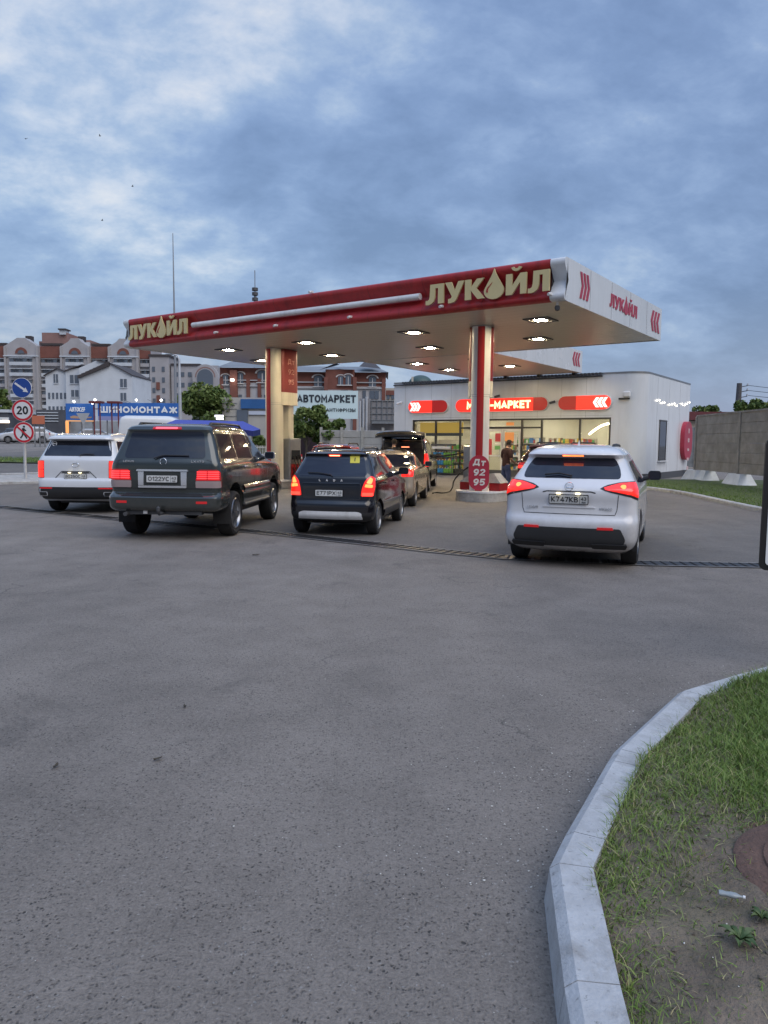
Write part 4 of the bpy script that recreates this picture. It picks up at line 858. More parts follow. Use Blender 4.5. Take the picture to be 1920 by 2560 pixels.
def wheel_mesh(mbt, mbr, r, w, spokes, rimr):
    Mx = Matrix.Rotation(R(90), 4, 'Y')
    h = w / 2; mbt.lathe([(rimr, -h * .8), (r * .86, -h), (r * .965, -h * .86), (r, -h * .55), (r, h * .55), (r * .965, h * .86), (r * .86, h), (rimr, h * .8)], 36, 0, Mx)
    mbt.lathe([(0, -h * .5), (rimr, -h * .8)], 36, 0, Mx)
    mbr.lathe([(rimr * 1.01, h * .82), (rimr * .95, h * .93), (rimr * .90, h * .80), (rimr * .86, h * .3)], 36, 0, Mx); mbr.lathe([(0, h * .3), (rimr * .9, h * .3)], 36, 1, Mx)
    mbr.lathe([(.0, h * .86), (rimr * .2, h * .84), (rimr * .24, h * .5)], 16, 0, Mx)
    for k in range(spokes):
        a = 2 * math.pi * k / spokes; T = Mx @ Matrix.Rotation(a, 4, 'Z'); b = .16 * rimr
        mbr.add([(rimr * .15, -b * 1.3, h * .84), (rimr * .93, -b, h * .78), (rimr * .93, b, h * .78), (rimr * .15, b * 1.3, h * .84), (rimr * .15, -b * 1.3, h * .3), (rimr * .93, -b, h * .3), (rimr * .93, b, h * .3), (rimr * .15, b * 1.3, h * .3)], [[0, 1, 2, 3], [0, 4, 5, 1], [3, 2, 6, 7], [1, 5, 6, 2]], 0, False, T)
WH = {}
def wheels(c, sh_w, ya, r, spokes=6, w=.23, rimr=None, steer=0.0):
    rimr = rimr or r * .68; key = (r, spokes, w, rimr)
    for y in ya:
        for sx in (-1, 1):
            if key not in WH:
                t, q = MB(), MB(); wheel_mesh(t, q, r, w, spokes, rimr); to = t.build('tyre', m_rubber); qo = q.build('rim', [m_rim, m_black]); WH[key] = (to.data, qo.data); bpy.data.objects.remove(to); bpy.data.objects.remove(qo)
            wm = bpy.data.objects.new('wheel', WH[key][0]); col.objects.link(wm); wm.parent = c; wm.location = (sx * sh_w, y, r); wm.rotation_euler = (random.uniform(0, 1), 0, 0) if sx > 0 else (random.uniform(0, 1), 0, math.pi)
            rm = bpy.data.objects.new('rim', WH[key][1]); col.objects.link(rm); rm.parent = wm
def paint(name, c, flake=0.0, rough=.28, dirt=None):
    m = mat(name, c, rough, coat=.8, spec=.5, metal=flake, var=.03, vscale=3)
    if dirt:
        t = m.node_tree; b = t.nodes['Principled BSDF']; g = t.nodes.new('ShaderNodeTexCoord'); lk = b.inputs['Base Color'].links[0].from_socket
        s_ = t.nodes.new('ShaderNodeSeparateXYZ'); t.links.new(g.outputs['Object'], s_.inputs[0]); f = noise(t, g.outputs['Object'], 4.5, 6, .7)
        k = val(t, 'MULTIPLY', val(t, 'SUBTRACT', dirt[0], s_.outputs[2], True), dirt[1]); k = val(t, 'MULTIPLY', k, ramp(t, f, [(.35, (.2, .2, .2)), (.65, (1, 1, 1))]))
        t.links.new(mixc(t, val(t, 'MINIMUM', k, .75), lk, (.17, .145, .125)), b.inputs['Base Color'])
    return m
def seam(c, sh, pts, w=.008, side=0, name='panel_gap'):
    mb = MB(); P = []
    for (a, z), (a2, z2) in zip(pts[:-1], pts[1:]):
        n = 8; A, B = [], []
        d = Vector((a2 - a, z2 - z)).normalized() * w / 2; nx, nzz = -d.y, d.x
        for k in range(n + 1):
            t = k / n; A0, Z0 = a + (a2 - a) * t, z + (z2 - z) * t
            A.append(sh.S(sh.qx(A0 + nx, Z0 + nzz) if not side else sh.qy(A0 + nx, Z0 + nzz, side), Z0 + nzz, .003)); B.append(sh.S(sh.qx(A0 - nx, Z0 - nzz) if not side else sh.qy(A0 - nx, Z0 - nzz, side), Z0 - nzz, .003))
        mb.grid([A, B], 0, False)
    return mb.build(name, m_black, c)
def plate(c, sh, x, z, txt, w=.52, h=.112, off=.02, glow=False):
    p = sh.S(sh.qx(x, z), z, off); n = sh.N(sh.qx(x, z), z); n.x = 0; n.normalize(); F = frame(p, (1, 0, 0), Vector((1, 0, 0)).cross(n) * -1)
    mb = MB(); mb.prism(rrect(w + .02, h + .02, .012, 3), .012, 1, F @ Matrix.Translation((0, 0, -.012))); mb.prism(rrect(w, h, .01, 3), .006, 0, F)
    o = mb.build('number_plate', [m_platew, m_black], c); q = MB(); q.text(txt[0], .098, .003, F @ Matrix.Translation((-w * .10, -.034, .007)), 0, .004, width=w * .70); q.text(txt[1], .062, .003, F @ Matrix.Translation((w * .395, -.008, .007)), 0, .004, width=w * .14)
    q.box((0, 0, 0), (.004, h * .95, .002), 0, M=F @ Matrix.Translation((w * .295, 0, .007))); q.text('RUS', .03, .003, F @ Matrix.Translation((w * .40, -.046, .007)), 0, 0, width=w * .1)
    q.build('plate_lettering', m_ink, o)
    if glow:
        g = MB()
        for dx in (-.13, .13): g.box((dx, 0, 0), (.06, .02, .02), M=F @ Matrix.Translation((0, h * .80, .03)))
        g.build('plate_lamp', emis('plate lamp', (1, .85, .5), 3.5), c)
    return o
def mirror(c, sh, y, z, m):
    for sx in (-1, 1):
        p = sh.S(sh.qy(y, z, sx), z, 0); mb = MB(); mb.tube([p, p + Vector((sx * .08, -.02, .02))], .035, 8, 1)
        q = p + Vector((sx * .17, .0, .06)); rr = rrect(.21, .15, .05, 4)
        mb.prism(rr, .05, 0, frame(q + Vector((0, -.03, 0)), (1, 0, 0)) @ Matrix.Translation((0, 0, -.0)), True); mb.prism([(x * .8, y_ * .8) for x, y_ in rr], .12, 0, frame(q + Vector((0, .08, 0)), (1, 0, 0)), True); mb.prism([(x * .86, y_ * .86) for x, y_ in rr], .004, 2, frame(q + Vector((0, -.0805, 0)), (1, 0, 0)))
        fixn(mb.build('side_mirror', [m, m_black, m_tint], c))
def wiper(c, sh, pts):
    mb = MB(); mb.tube([sh.S(sh.qx(x, z), z, .03) for x, z in pts], .012, 6); mb.build('rear_wiper', m_black, c)
def rails(c, sh, y0, y1, x, z, m, r=.02, lift=.05):
    for sx in (-1, 1):
        pts = [(sx * x, y0, z - .03), (sx * x, y0 + .12, z + lift), (sx * x, (y0 + y1) / 2, z + lift + .01), (sx * x, y1 - .15, z + lift), (sx * x, y1, z - .03)]
        mb = MB(); mb.tube(pts, r, 8); mb.build('roof_rail', m, c)
def side_windows(c, sh, quads, m=None, trim=True):
    for sx in (-1, 1):
        if trim:
            ys_ = [p[0] for q in quads for p in q]; zs_ = [p[1] for q in quads for p in q]
        for q in quads: add_patch(c, 'side_window', m or m_tint, sh, q, side=sx, off=.004, thick=.01, nz_=8, nc=8, rnd=.03)
def lamp(c, sh, poly, core=None, both=True, m=None, cm=None, off=.012, rnd=.03):
    for k, f in enumerate((lambda p: p, mir) if both else (lambda p: p,)):
        o = add_patch(c, 'tail_light', m or m_tail, sh, f(poly), off=off, thick=.04, nz_=8, nc=10, rnd=rnd)
        for pc in (core or []): add_patch(o, 'lamp_element', cm or m_tailhot, sh, f(pc), off=off + .004, thick=.006, nz_=5, nc=6, rnd=.02)
def place(c, x, y, a): c.location = (x, y, gz(x, y) + .006); c.rotation_euler.z = -R(a)
def body(c, sh, zs, cut, m, name='body'):
    me = shell_mesh(sh, zs, cut); me.materials.clear(); me.materials.append(m); o = bpy.data.objects.new(name, me); col.objects.link(o); o.parent = c; return o
def axle(c, ya, w, r, low=.17):
    mb = MB()
    for y in ya: mb.tube([(-w, y, r), (w, y, r)], .05, 8)
    mb.box((0, sum(ya) / 2, (low + r + .2) / 2), (w * 2 + .04, ya[1] - ya[0] - 2 * r - .06, r + .2 - low)); mb.box((0, ya[0] + .12, (low + .05 + r + .1) / 2), (w * 2 - .2, .86, r + .05 - low)); mb.build('underbody', m_black, c)  # underbody block made wide and low to deepen the shade under the car
zrange = lambda z0, z1, n: [z0 + (z1 - z0) * k / n for k in range(n + 1)]

# ---- white crossover, nearest
c = thing('parked_car', 'white crossover with slanted arrow shaped tail lights on the far side of the drain grating', 'car', group='cars queueing for fuel')
sh = Shell([(.20, .34, 4.4, .76, .16, .05), (.30, .14, 4.55, .875, .17, .07), (.42, .04, 4.62, .912, .18, .10), (.60, .0, 4.63, .922, .19, .11), (.66, .01, 4.63, .924, .19, .11), (.70, .05, 4.62, .917, .18, .11), (.86, .07, 4.55, .908, .17, .10), (.98, .05, 4.40, .905, .17, .10), (1.06, .055, 4.0, .898, .17, .10), (1.11, .10, 3.5, .88, .19, .11), (1.18, .17, 3.32, .845, .2, .12), (1.34, .35, 3.02, .755, .18, .12), (1.48, .48, 2.78, .685, .16, .11), (1.515, .39, 2.72, .67, .15, .10), (1.56, .42, 2.62, .63, .17, .11), (1.61, .55, 2.45, .56, .2, .12), (1.64, .80, 2.25, .45, .22, .12), (1.655, 1.15, 2.0, .30, .2, .1)], bulge=.03)
m_nx = paint('white paint', (.70, .70, .715), rough=.25, dirt=(.92, .75))
body(c, sh, zrange(.20, 1.08, 22) + zrange(1.11, 1.50, 12) + [1.507, 1.515, 1.53, 1.55, 1.575, 1.60, 1.62, 1.635, 1.648, 1.655], [(.9, .88, .36, .42, .7), (-.9, .88, .36, .42, .7), (.9, 3.54, .36, .42, .7), (-.9, 3.54, .36, .42, .7)], m_nx)
wheels(c, .80, (.88, 3.54), .36, 10, .235); axle(c, (.88, 3.54), .72, .36)
add_patch(c, 'rear_window', m_tint, sh, [(-.68, 1.20), (.68, 1.20), (.65, 1.34), (.56, 1.48), (-.56, 1.48), (-.65, 1.34)], off=.004, thick=.012, rnd=.06, nc=16)
o = add_patch(c, 'brake_light', m_taildim, sh, [(-.15, 1.497), (.15, 1.497), (.15, 1.516), (-.15, 1.516)], off=.006, thick=.03); add_patch(o, 'lamp_element', m_tailhot, sh, [(-.145, 1.5), (.145, 1.5), (.145, 1.513), (-.145, 1.513)], off=.010, thick=.006)
lamp(c, sh, [(.42, 1.075), (.66, 1.148), (.85, 1.162), (.905, 1.15), (.905, .962), (.84, .998), (.60, 1.045)], [[(.67, 1.10), (.70, 1.125), (.745, 1.12), (.755, 1.085), (.72, 1.070)]], rnd=.012)
for f in (lambda p: p, mir): add_patch(c, 'lamp_surround', m_black, sh, f([(.41, 1.08), (.50, 1.125), (.68, 1.165), (.88, 1.176), (.912, 1.165), (.912, .93), (.82, .975), (.56, 1.03)]), off=.005, thick=.02, rnd=.012)
seam(c, sh, [(-.66, 1.0), (-.645, .80), (-.62, .735), (.62, .735), (.645, .80), (.66, 1.0)])
seam(c, sh, [(-.36, 1.02), (-.30, 1.035), (.30, 1.035), (.36, 1.02)], .014)
mb = MB(); add_patch(c, 'plate_recess', m_nx, sh, [(-.36, .82), (.36, .82), (.33, .84), (-.33, .84)], off=.012, thick=.02)
plate(c, sh, 0, .935, ('К747КВ', '43'), glow=True)
mb = MB(); p = sh.S(0, 1.09, .012); mb.lathe([(.050, -.006), (.056, .004), (.064, -.006)], 24, 0, frame(p, (1, 0, 0), (0, .35, 1))); mb.tube([frame(p, (1, 0, 0), (0, .35, 1)) @ Vector(q) for q in ((-.03, .03, 0), (-.035, -.015, 0), (.05, -.015, 0))], .006, 6); mb.build('badge', m_chrome, c)
q = MB(); F = frame(sh.S(sh.qx(-.5, .80), .80, .006), (1, -.05, 0)); q.text('LEXUS', .042, .006, F, 0, .01, width=.16); F = frame(sh.S(sh.qx(.5, .80), .80, .006), (1, .05, 0)); q.text('NX200', .042, .006, F, 0, .01, width=.17); q.build('badge_lettering', m_chrome, c)
add_patch(c, 'bumper_trim', mat('bumper plastic', (.036, .037, .04), .55, var=.1), sh, [(-.72, .30), (.72, .30), (.77, .42), (.70, .560), (-.70, .560), (-.77, .42)], off=.012, thick=.05, rnd=.03, nc=16)
for sx in (-1, 1): add_patch(c, 'reflector', m_taildim, sh, [(sx * .50 - .11, .545), (sx * .50 + .11, .545), (sx * .50 + .10, .578), (sx * .50 - .10, .578)], off=.017, thick=.02)
for sx in (-1, 1): add_patch(c, 'exhaust_trim', m_black, sh, [(sx * .55 - .22, .30), (sx * .55 + .22, .30), (sx * .55 + .24, .36), (sx * .55 - .24, .36)], off=.03, thick=.06, rnd=.02)
wiper(c, sh, [(.0, 1.20), (.02, 1.215), (-.16, 1.245), (-.36, 1.225)])
side_windows(c, sh, [[(.70, 1.14), (1.75, 1.10), (1.78, 1.43), (1.0, 1.42)], [(1.84, 1.10), (2.85, 1.08), (2.5, 1.40), (1.86, 1.435)]])
for sx in (-1, 1):
    for k in (.88, 3.54):
        mb = MB(); A = [[(sx * (.918 if abs(a - 90) < 65 else .91), k + rr * math.cos(R(a)), .36 + rr * math.sin(R(a))) for a in range(-15, 196, 10)] for rr in (.415, .475)]; A.append([(x - sx * .06, y, z) for x, y, z in A[1]]); mb.grid(A, 0, True); mb.build('arch_trim', m_black, c)
mirror(c, sh, 3.0, 1.10, m_black); rails(c, sh, .95, 2.5, .50, 1.60, m_black, .022, .04)
q = MB(); q.add([(-.02, 1.05, 1.64), (.02, 1.05, 1.64), (0, 1.22, 1.64), (0, 1.08, 1.72)], [[0, 1, 3], [1, 2, 3], [2, 0, 3]]); q.build('antenna', m_nx, c)
c.scale = (.95, 1, 1); place(c, 2.42, 9.72, 21)

# ---- grey green off-roader
c = thing('parked_car', 'grey green off-road estate with chrome plate surround and bright side window reflections', 'car', group='cars queueing for fuel')
sh = Shell([(.38, .25, 4.6, .80, .14, .04), (.42, .05, 4.8, .93, .2, .06), (.50, .0, 4.88, .97, .22, .07), (.64, .0, 4.9, .975, .22, .07), (.68, .06, 4.9, .965, .2, .07), (.72, .13, 4.88, .95, .16, .06), (.90, .12, 4.85, .955, .15, .06), (1.08, .13, 4.70, .955, .15, .06), (1.18, .14, 3.9, .945, .14, .06), (1.26, .17, 3.55, .915, .14, .06), (1.45, .25, 3.25, .85, .13, .06), (1.72, .34, 2.85, .755, .12, .06), (1.77, .33, 2.75, .74, .13, .06), (1.82, .38, 2.62, .69, .16, .06), (1.855, .55, 2.45, .60, .2, .06), (1.87, .8, 2.3, .45, .2, .06)], bulge=.025)
m_lx = paint('grey green paint', (.038, .046, .045), .25, .18, dirt=(.85, .5))
body(c, sh, zrange(.38, .72, 12) + zrange(.75, 1.24, 12) + zrange(1.27, 1.80, 14) + [1.82, 1.84, 1.855, 1.865, 1.87], [(s_ * .95, y, .40, .46, .7) for s_ in (-1, 1) for y in (1.02, 3.87)], m_lx)
wheels(c, .85, (1.02, 3.87), .395, 5, .27, .27); axle(c, (1.02, 3.87), .78, .40, .27)
add_patch(c, 'rear_window', m_tint, sh, [(-.70, 1.285), (.70, 1.285), (.62, 1.735), (-.62, 1.735)], off=.004, thick=.012, rnd=.07, nc=16)
o = add_patch(c, 'brake_light', m_taildim, sh, [(-.24, 1.765), (.26, 1.765), (.25, 1.80), (-.23, 1.80)], off=.012, thick=.03); add_patch(o, 'lamp_element', emis('brake strip', (1, .06, .09), 3.2), sh, [(-.18, 1.773), (.19, 1.773), (.19, 1.79), (-.18, 1.79)], off=.017, thick=.006)
m_rows = emis('lamp row', (1, .035, .04), 2.0)
for f in (lambda p: p, mir):
    o = add_patch(c, 'tail_light', m_taildim, sh, f([(.55, .92), (.935, .92), (.935, 1.06), (.90, 1.10), (.60, 1.10)]), off=.014, thick=.04, rnd=.02)
    for k in range(4):
        z = .95 + k * .035
        for a, b in ((.575, .735), (.755, .915)): add_patch(o, 'lamp_row', m_rows, sh, f([(a, z), (b, z), (b, z + .017), (a, z + .017)]), off=.018, thick=.006, nz_=2, nc=5)
    add_patch(c, 'reverse_light', m_clearlens, sh, f([(.55, .80), (.94, .80), (.94, .915), (.55, .915)]), off=.012, thick=.04, rnd=.02)
add_patch(c, 'chrome_surround', m_chrome, sh, [(-.42, .80), (.40, .80), (.40, .835), (-.42, .835)], off=.03, thick=.05, rnd=.012); add_patch(c, 'chrome_surround', m_chrome, sh, [(-.45, 1.07), (.43, 1.07), (.42, 1.10), (-.44, 1.10)], off=.035, thick=.05, rnd=.01)
for x in (-.375, .355): add_patch(c, 'chrome_surround', m_chrome, sh, [(x - .045, .84), (x + .045, .84), (x + .05, 1.065), (x - .05, 1.065)], off=.02, thick=.04)
add_patch(c, 'plate_recess', m_lx, sh, [(-.325, .84), (.305, .84), (.305, 1.06), (-.325, 1.06)], off=.004, thick=.02)
plate(c, sh, -.01, .945, ('О122УС', '43'))
seam(c, sh, [(-.80, .80), (-.80, 1.24), (-.72, 1.26)]); seam(c, sh, [(.80, .80), (.80, 1.24), (.72, 1.26)]); seam(c, sh, [(-.80, .785), (.80, .785)], .012); seam(c, sh, [(-.53, 1.075), (-.46, 1.075)]); seam(c, sh, [(.45, 1.075), (.54, 1.075)])
add_patch(c, 'bumper_step', m_black, sh, [(-.70, .66), (.70, .66), (.62, .71), (-.62, .71)], off=.004, thick=.02, nz_=4)
for sx in (-1, 1): add_patch(c, 'reflector', m_taildim, sh, [(sx * .68 - .09, .545), (sx * .68 + .09, .545), (sx * .68 + .09, .585), (sx * .68 - .09, .585)], off=.006, thick=.02)
wiper(c, sh, [(-.16, 1.27), (-.06, 1.31), (.0, 1.325), (.42, 1.32)])
q = MB(); q.text('LX470', .05, .006, frame(sh.S(sh.qx(.58, 1.215), 1.215, .008), (1, .02, 0)), 0, .012, width=.22); q.text('LEXUS', .045, .006, frame(sh.S(sh.qx(-.60, 1.215), 1.215, .008), (1, -.02, 0)), 0, .01, width=.19); q.build('badge_lettering', m_chrome, c); q = MB(); q.lathe([(.05, -.004), (.056, .004), (.062, -.004)], 20, 0, frame(sh.S(0, 1.225, .01), (1, 0, 0))); q.build('badge', m_chrome, c)
side_windows(c, sh, [[(.42, 1.28), (1.25, 1.28), (1.28, 1.70), (.55, 1.70)], [(1.32, 1.27), (2.25, 1.26), (2.25, 1.70), (1.35, 1.70)], [(2.32, 1.26), (3.25, 1.25), (2.9, 1.66), (2.32, 1.70)]])
for sx in (-1, 1):
    mb = MB(); P = []
    for z, d in ((.66, .0), (.70, .035), (.75, .035), (.79, .0)): P.append([sh.S(sh.qy(y, z, sx), z, d + .002) for y in np.linspace(1.5, 3.38, 10)])
    mb.grid(P, 0, True); mb.build('side_moulding', m_lx, c)
    mb = MB(); mb.box((sx * .93, 2.45, .43), (.16, 1.85, .06), 0, bev=.02); mb.build('running_board', m_dgrey, c)
    mb = MB(); mb.box((sx * .84, .60, .34), (.30, .02, .36)); mb.build('mud_flap', m_rubber, c)
    for y in (1.62, 2.6): mb = MB(); p = sh.S(sh.qy(y, 1.12, sx), 1.12, .02); mb.box(p, (.03, .20, .035), 0, bev=.008); mb.build('door_handle', m_chrome, c)
    for y in (1.28, 2.28, 3.3): seam(c, sh, [(y, .50), (y, 1.24)], .008, sx)
mirror(c, sh, 3.05, 1.24, m_chrome); rails(c, sh, .62, 2.6, .62, 1.835, m_black, .022, .04)
mb = MB(); mb.box((0, .18, .40), (1.3, .12, .10)); mb.tube([(0, .2, .38), (0, -.06, .38), (0, -.10, .43)], .03, 8); mb.lathe([(0, .05), (.03, .03), (.03, -.03), (0, -.04)], 10, 0, Matrix.Translation((0, -.1, .46))); mb.tube([(-.62, .35, .36), (-.62, .02, .36)], .035, 10); mb.build('tow_bar', m_dgrey, c)
mb = MB(); mb.box((-.30, .09, .40), (.07, .01, .07)); mb.build('tow_socket', m_white, c)
for ch in c.children:
    if not ch.name.startswith('wheel'): ch.location.z += .085
place(c, -3.68, 12.15, 5)

# ---- black hatchback estate
c = thing('parked_car', 'black compact estate with a yellow warning sticker and tall glowing tail lights', 'car', group='cars queueing for fuel')
sh = Shell([(.24, .25, 3.9, .70, .14, .04), (.32, .06, 4.0, .79, .2, .08), (.42, .0, 4.06, .825, .22, .10), (.58, .0, 4.08, .835, .22, .10), (.63, .02, 4.08, .83, .2, .10), (.70, .05, 4.05, .825, .17, .09), (.95, .07, 3.85, .82, .16, .09), (1.02, .09, 3.3, .815, .16, .09), (1.12, .12, 3.0, .79, .16, .09), (1.30, .26, 2.75, .72, .15, .08), (1.50, .40, 2.45, .635, .13, .08), (1.545, .36, 2.38, .62, .13, .08), (1.58, .44, 2.28, .57, .15, .08), (1.61, .60, 2.1, .48, .18, .08), (1.625, .8, 1.9, .35, .15, .06)], bulge=.02)
m_lada = paint('black paint', (.008, .007, .010), 0, .16)
body(c, sh, zrange(.24, 1.10, 24) + zrange(1.13, 1.52, 12) + [1.535, 1.545, 1.56, 1.58, 1.595, 1.61, 1.62, 1.625], [(s_ * .85, y, .32, .375, .6) for s_ in (-1, 1) for y in (.62, 3.12)], m_lada)
wheels(c, .72, (.62, 3.12), .318, 8, .21); axle(c, (.62, 3.12), .64, .32)
add_patch(c, 'rear_window', m_tint, sh, [(-.66, 1.125), (.66, 1.125), (.55, 1.515), (-.55, 1.515)], off=.004, thick=.012, rnd=.06, nc=16)
o = add_patch(c, 'brake_light', m_taildim, sh, [(-.13, 1.505), (.13, 1.505), (.13, 1.54), (-.13, 1.54)], off=.016, thick=.03, rnd=.015); add_patch(o, 'lamp_element', emis('brake lamp', (1, .22, .10), 6), sh, [(-.10, 1.515), (.10, 1.515), (.10, 1.53), (-.10, 1.53)], off=.02, thick=.006)
lamp(c, sh, [(.575, .76), (.79, .76), (.815, .95), (.80, 1.10), (.74, 1.14), (.65, 1.06), (.60, .92)], [[(.67, 1.00), (.76, .99), (.775, 1.08), (.73, 1.11)], [(.64, .93), (.78, .92), (.78, .975), (.66, .985)]], rnd=.03)
for f in (lambda p: p, mir): add_patch(c, 'reflector', emis('fog lamp', (1, .05, .03), 2.2), sh, f([(.60, .77), (.785, .77), (.785, .83), (.60, .83)]), off=.02, thick=.01)
seam(c, sh, [(-.56, .70), (-.57, .99), (.57, .99), (.56, .70), (-.56, .70)], .012)
add_patch(c, 'tailgate_ledge', m_lada, sh, [(-.55, .985), (.55, .985), (.53, 1.01), (-.53, 1.01)], off=.02, thick=.03)
plate(c, sh, -.02, .815, ('Е771РХ', '43'))
q = MB()
for k, ch_ in enumerate('LADA'): q.text(ch_, .058, .008, frame(sh.S(sh.qx(-.21 + k * .14, 1.035), 1.03, .012), (1, 0, 0)), 0, .022)
q.build('badge_lettering', m_white, c)
o = add_patch(c, 'warning_sticker', mat('yellow sticker', (.62, .55, .06), .5), sh, [(.31, 1.37), (.49, 1.37), (.47, 1.505), (.29, 1.505)], off=.008, thick=.006)
p = sh.S(sh.qx(.39, 1.435), 1.43, .012); nn = sh.N(sh.qx(.39, 1.435), 1.43); q = MB(); q.text('!', .12, .003, frame(p, Vector((0, 0, 1)).cross(nn) * 1.0, (0, .55, 1)) @ Matrix.Translation((0, -.042, 0)), 0, .012); q.build('sticker_mark', m_ink, o)
add_patch(c, 'skid_plate', m_white, sh, [(-.56, .40), (.56, .40), (.62, .33), (.60, .45), (.52, .475), (-.52, .475), (-.60, .45), (-.62, .33)][::1], off=.022, thick=.03, rnd=.02, nc=14)
add_patch(c, 'bumper_trim', m_black, sh, [(-.75, .30), (.75, .30), (.78, .46), (-.78, .46)], off=.01, thick=.03, nc=16)
wiper(c, sh, [(.02, 1.12), (.0, 1.14), (-.22, 1.17), (-.46, 1.175)])
side_windows(c, sh, [[(.42, 1.16), (1.0, 1.12), (1.02, 1.48), (.62, 1.46)], [(1.06, 1.12), (1.85, 1.09), (1.82, 1.48), (1.08, 1.485)], [(1.92, 1.09), (2.75, 1.05), (2.42, 1.42), (1.9, 1.48)]], m_tint2)
for sx in (-1, 1):
    for y in (1.03, 1.88, 2.78): seam(c, sh, [(y, .42), (y, 1.06)], .008, sx)
    mb = MB(); p = sh.S(sh.qy(1.15, .98, sx), .98, .02); mb.box(p, (.03, .17, .03), 0, bev=.008); p = sh.S(sh.qy(2.0, .98, sx), .98, .02); mb.box(p, (.03, .17, .03), 0, bev=.008); mb.build('door_handle', m_lada, c)
    mb = MB(); P = [[sh.S(sh.qy(y, z, sx), z, d) for y in np.linspace(1.05, 2.7, 8)] for z, d in ((.30, .004), (.33, .018), (.42, .018), (.45, .004))]; mb.grid(P, 0, True); mb.build('sill_trim', m_black, c)
mirror(c, sh, 2.55, 1.10, m_lada); rails(c, sh, .62, 2.2, .47, 1.60, m_dgrey, .02, .05)
c.scale = (.94, .97, .94); place(c, -.96, 12.95, 11)

# ---- big white SUV
c = thing('parked_car', 'big white estate with slab tailgate and upright rectangular tail lights, furthest from the shop', 'car', group='cars queueing for fuel')
sh = Shell([(.30, .22, 4.8, .82, .14, .05), (.40, .04, 4.95, .94, .22, .08), (.55, .0, 5.05, .985, .24, .09), (.66, .0, 5.1, .99, .24, .09), (.82, .02, 5.1, .99, .22, .09), (.86, .07, 5.05, .985, .18, .08), (1.10, .08, 4.9, .985, .17, .08), (1.30, .10, 4.3, .98, .16, .08), (1.38, .15, 3.75, .95, .16, .08), (1.60, .28, 3.35, .865, .15, .08), (1.78, .36, 3.1, .80, .14, .08), (1.81, .22, 3.05, .79, .14, .08), (1.86, .24, 2.95, .76, .15, .08), (1.90, .42, 2.8, .68, .18, .08), (1.925, .8, 2.5, .5, .2, .06)], bulge=.02)
m_pat = paint('pearl white paint', (.64, .66, .69), 0, .25)
body(c, sh, zrange(.30, 1.36, 26) + zrange(1.39, 1.78, 10) + [1.79, 1.80, 1.81, 1.83, 1.86, 1.88, 1.90, 1.915, 1.925], [(s_ * .98, y, .40, .46, .7) for s_ in (-1, 1) for y in (.98, 4.05)], m_pat)
wheels(c, .84, (.98, 4.05), .395, 6, .27); axle(c, (.98, 4.05), .76, .40)
add_patch(c, 'rear_window', m_tint, sh, [(-.84, 1.40), (.84, 1.40), (.74, 1.775), (-.74, 1.775)], off=.004, thick=.012, rnd=.05, nc=16)
m_pl = ribbed(emis('upright lamp', (1, .025, .012), 1.6), .7, 2.6, 40)
for f in (lambda p: p, mir):
    o = add_patch(c, 'tail_light', m_taildim, sh, f([(.79, .87), (.985, .87), (.985, 1.29), (.79, 1.29)]), off=.014, thick=.04, rnd=.015)
    for z0, z1 in ((.89, 1.07), (1.085, 1.27)): add_patch(o, 'lamp_element', m_pl, sh, f([(.805, z0), (.965, z0), (.965, z1), (.805, z1)]), off=.018, thick=.006, nz_=4)
add_patch(c, 'plate_recess', m_dgrey, sh, [(-.36, .985), (.36, .985), (.30, 1.03), (-.30, 1.03)], off=.006, thick=.02); seam(c, sh, [(-.50, .87), (-.34, 1.03), (.34, 1.03), (.50, .87)], .018); seam(c, sh, [(-.76, .86), (.76, .86)], .012)
plate(c, sh, .0, .91, ('В025ОС', '43'), glow=True)
mb = MB(); F = frame(sh.S(0, 1.19, .012), (1, 0, 0)); mb.lathe([(.055, -.006), (.064, .006), (.073, -.006)], 24, 0, F @ Matrix.Diagonal((1.25, .75, 1, 1))); mb.build('badge', m_chrome, c)
add_patch(c, 'bumper_trim', m_black, sh, [(-.93, .36), (.93, .36), (.95, .60), (.90, .655), (-.90, .655), (-.95, .60)], off=.008, thick=.03, rnd=.03, nc=18)
for sx in (-1, 1):
    add_patch(c, 'reflector', m_taildim, sh, [(sx * .72 - .16, .61), (sx * .72 + .16, .61), (sx * .72 + .16, .645), (sx * .72 - .16, .645)], off=.014, thick=.02)
    add_patch(c, 'exhaust_trim', m_chrome, sh, [(sx * .80 - .12, .44), (sx * .80 + .12, .44), (sx * .80 + .12, .54), (sx * .80 - .12, .54)], off=.014, thick=.03, rnd=.03); add_patch(c, 'exhaust_mouth', m_black, sh, [(sx * .80 - .10, .45), (sx * .80 + .10, .45), (sx * .80 + .10, .53), (sx * .80 - .10, .53)], off=.018, thick=.01, rnd=.02)
wiper(c, sh, [(.08, 1.40), (.1, 1.42), (.2, 1.44), (.42, 1.43)])
o = MB(); F = frame(sh.S(sh.qx(-.62, 1.69), 1.69, .012), (1, -.06, 0), (0, .4, 1)); o.lathe([(.045, 0), (.062, .001)], 20, 0, F); o.box((0, 0, .001), (.09, .018, .002), 0, M=F); o.build('window_sticker', m_white, c)
side_windows(c, sh, [[(.45, 1.42), (1.3, 1.40), (1.3, 1.75), (.6, 1.76)], [(1.36, 1.40), (2.4, 1.38), (2.4, 1.75), (1.4, 1.75)], [(2.46, 1.38), (3.5, 1.36), (3.1, 1.70), (2.46, 1.75)]])
mirror(c, sh, 3.3, 1.36, m_pat); rails(c, sh, .5, 2.8, .68, 1.89, m_chrome, .022, .04)
c.scale = (.93, .95, .93); place(c, -6.95, 16.6, 1)

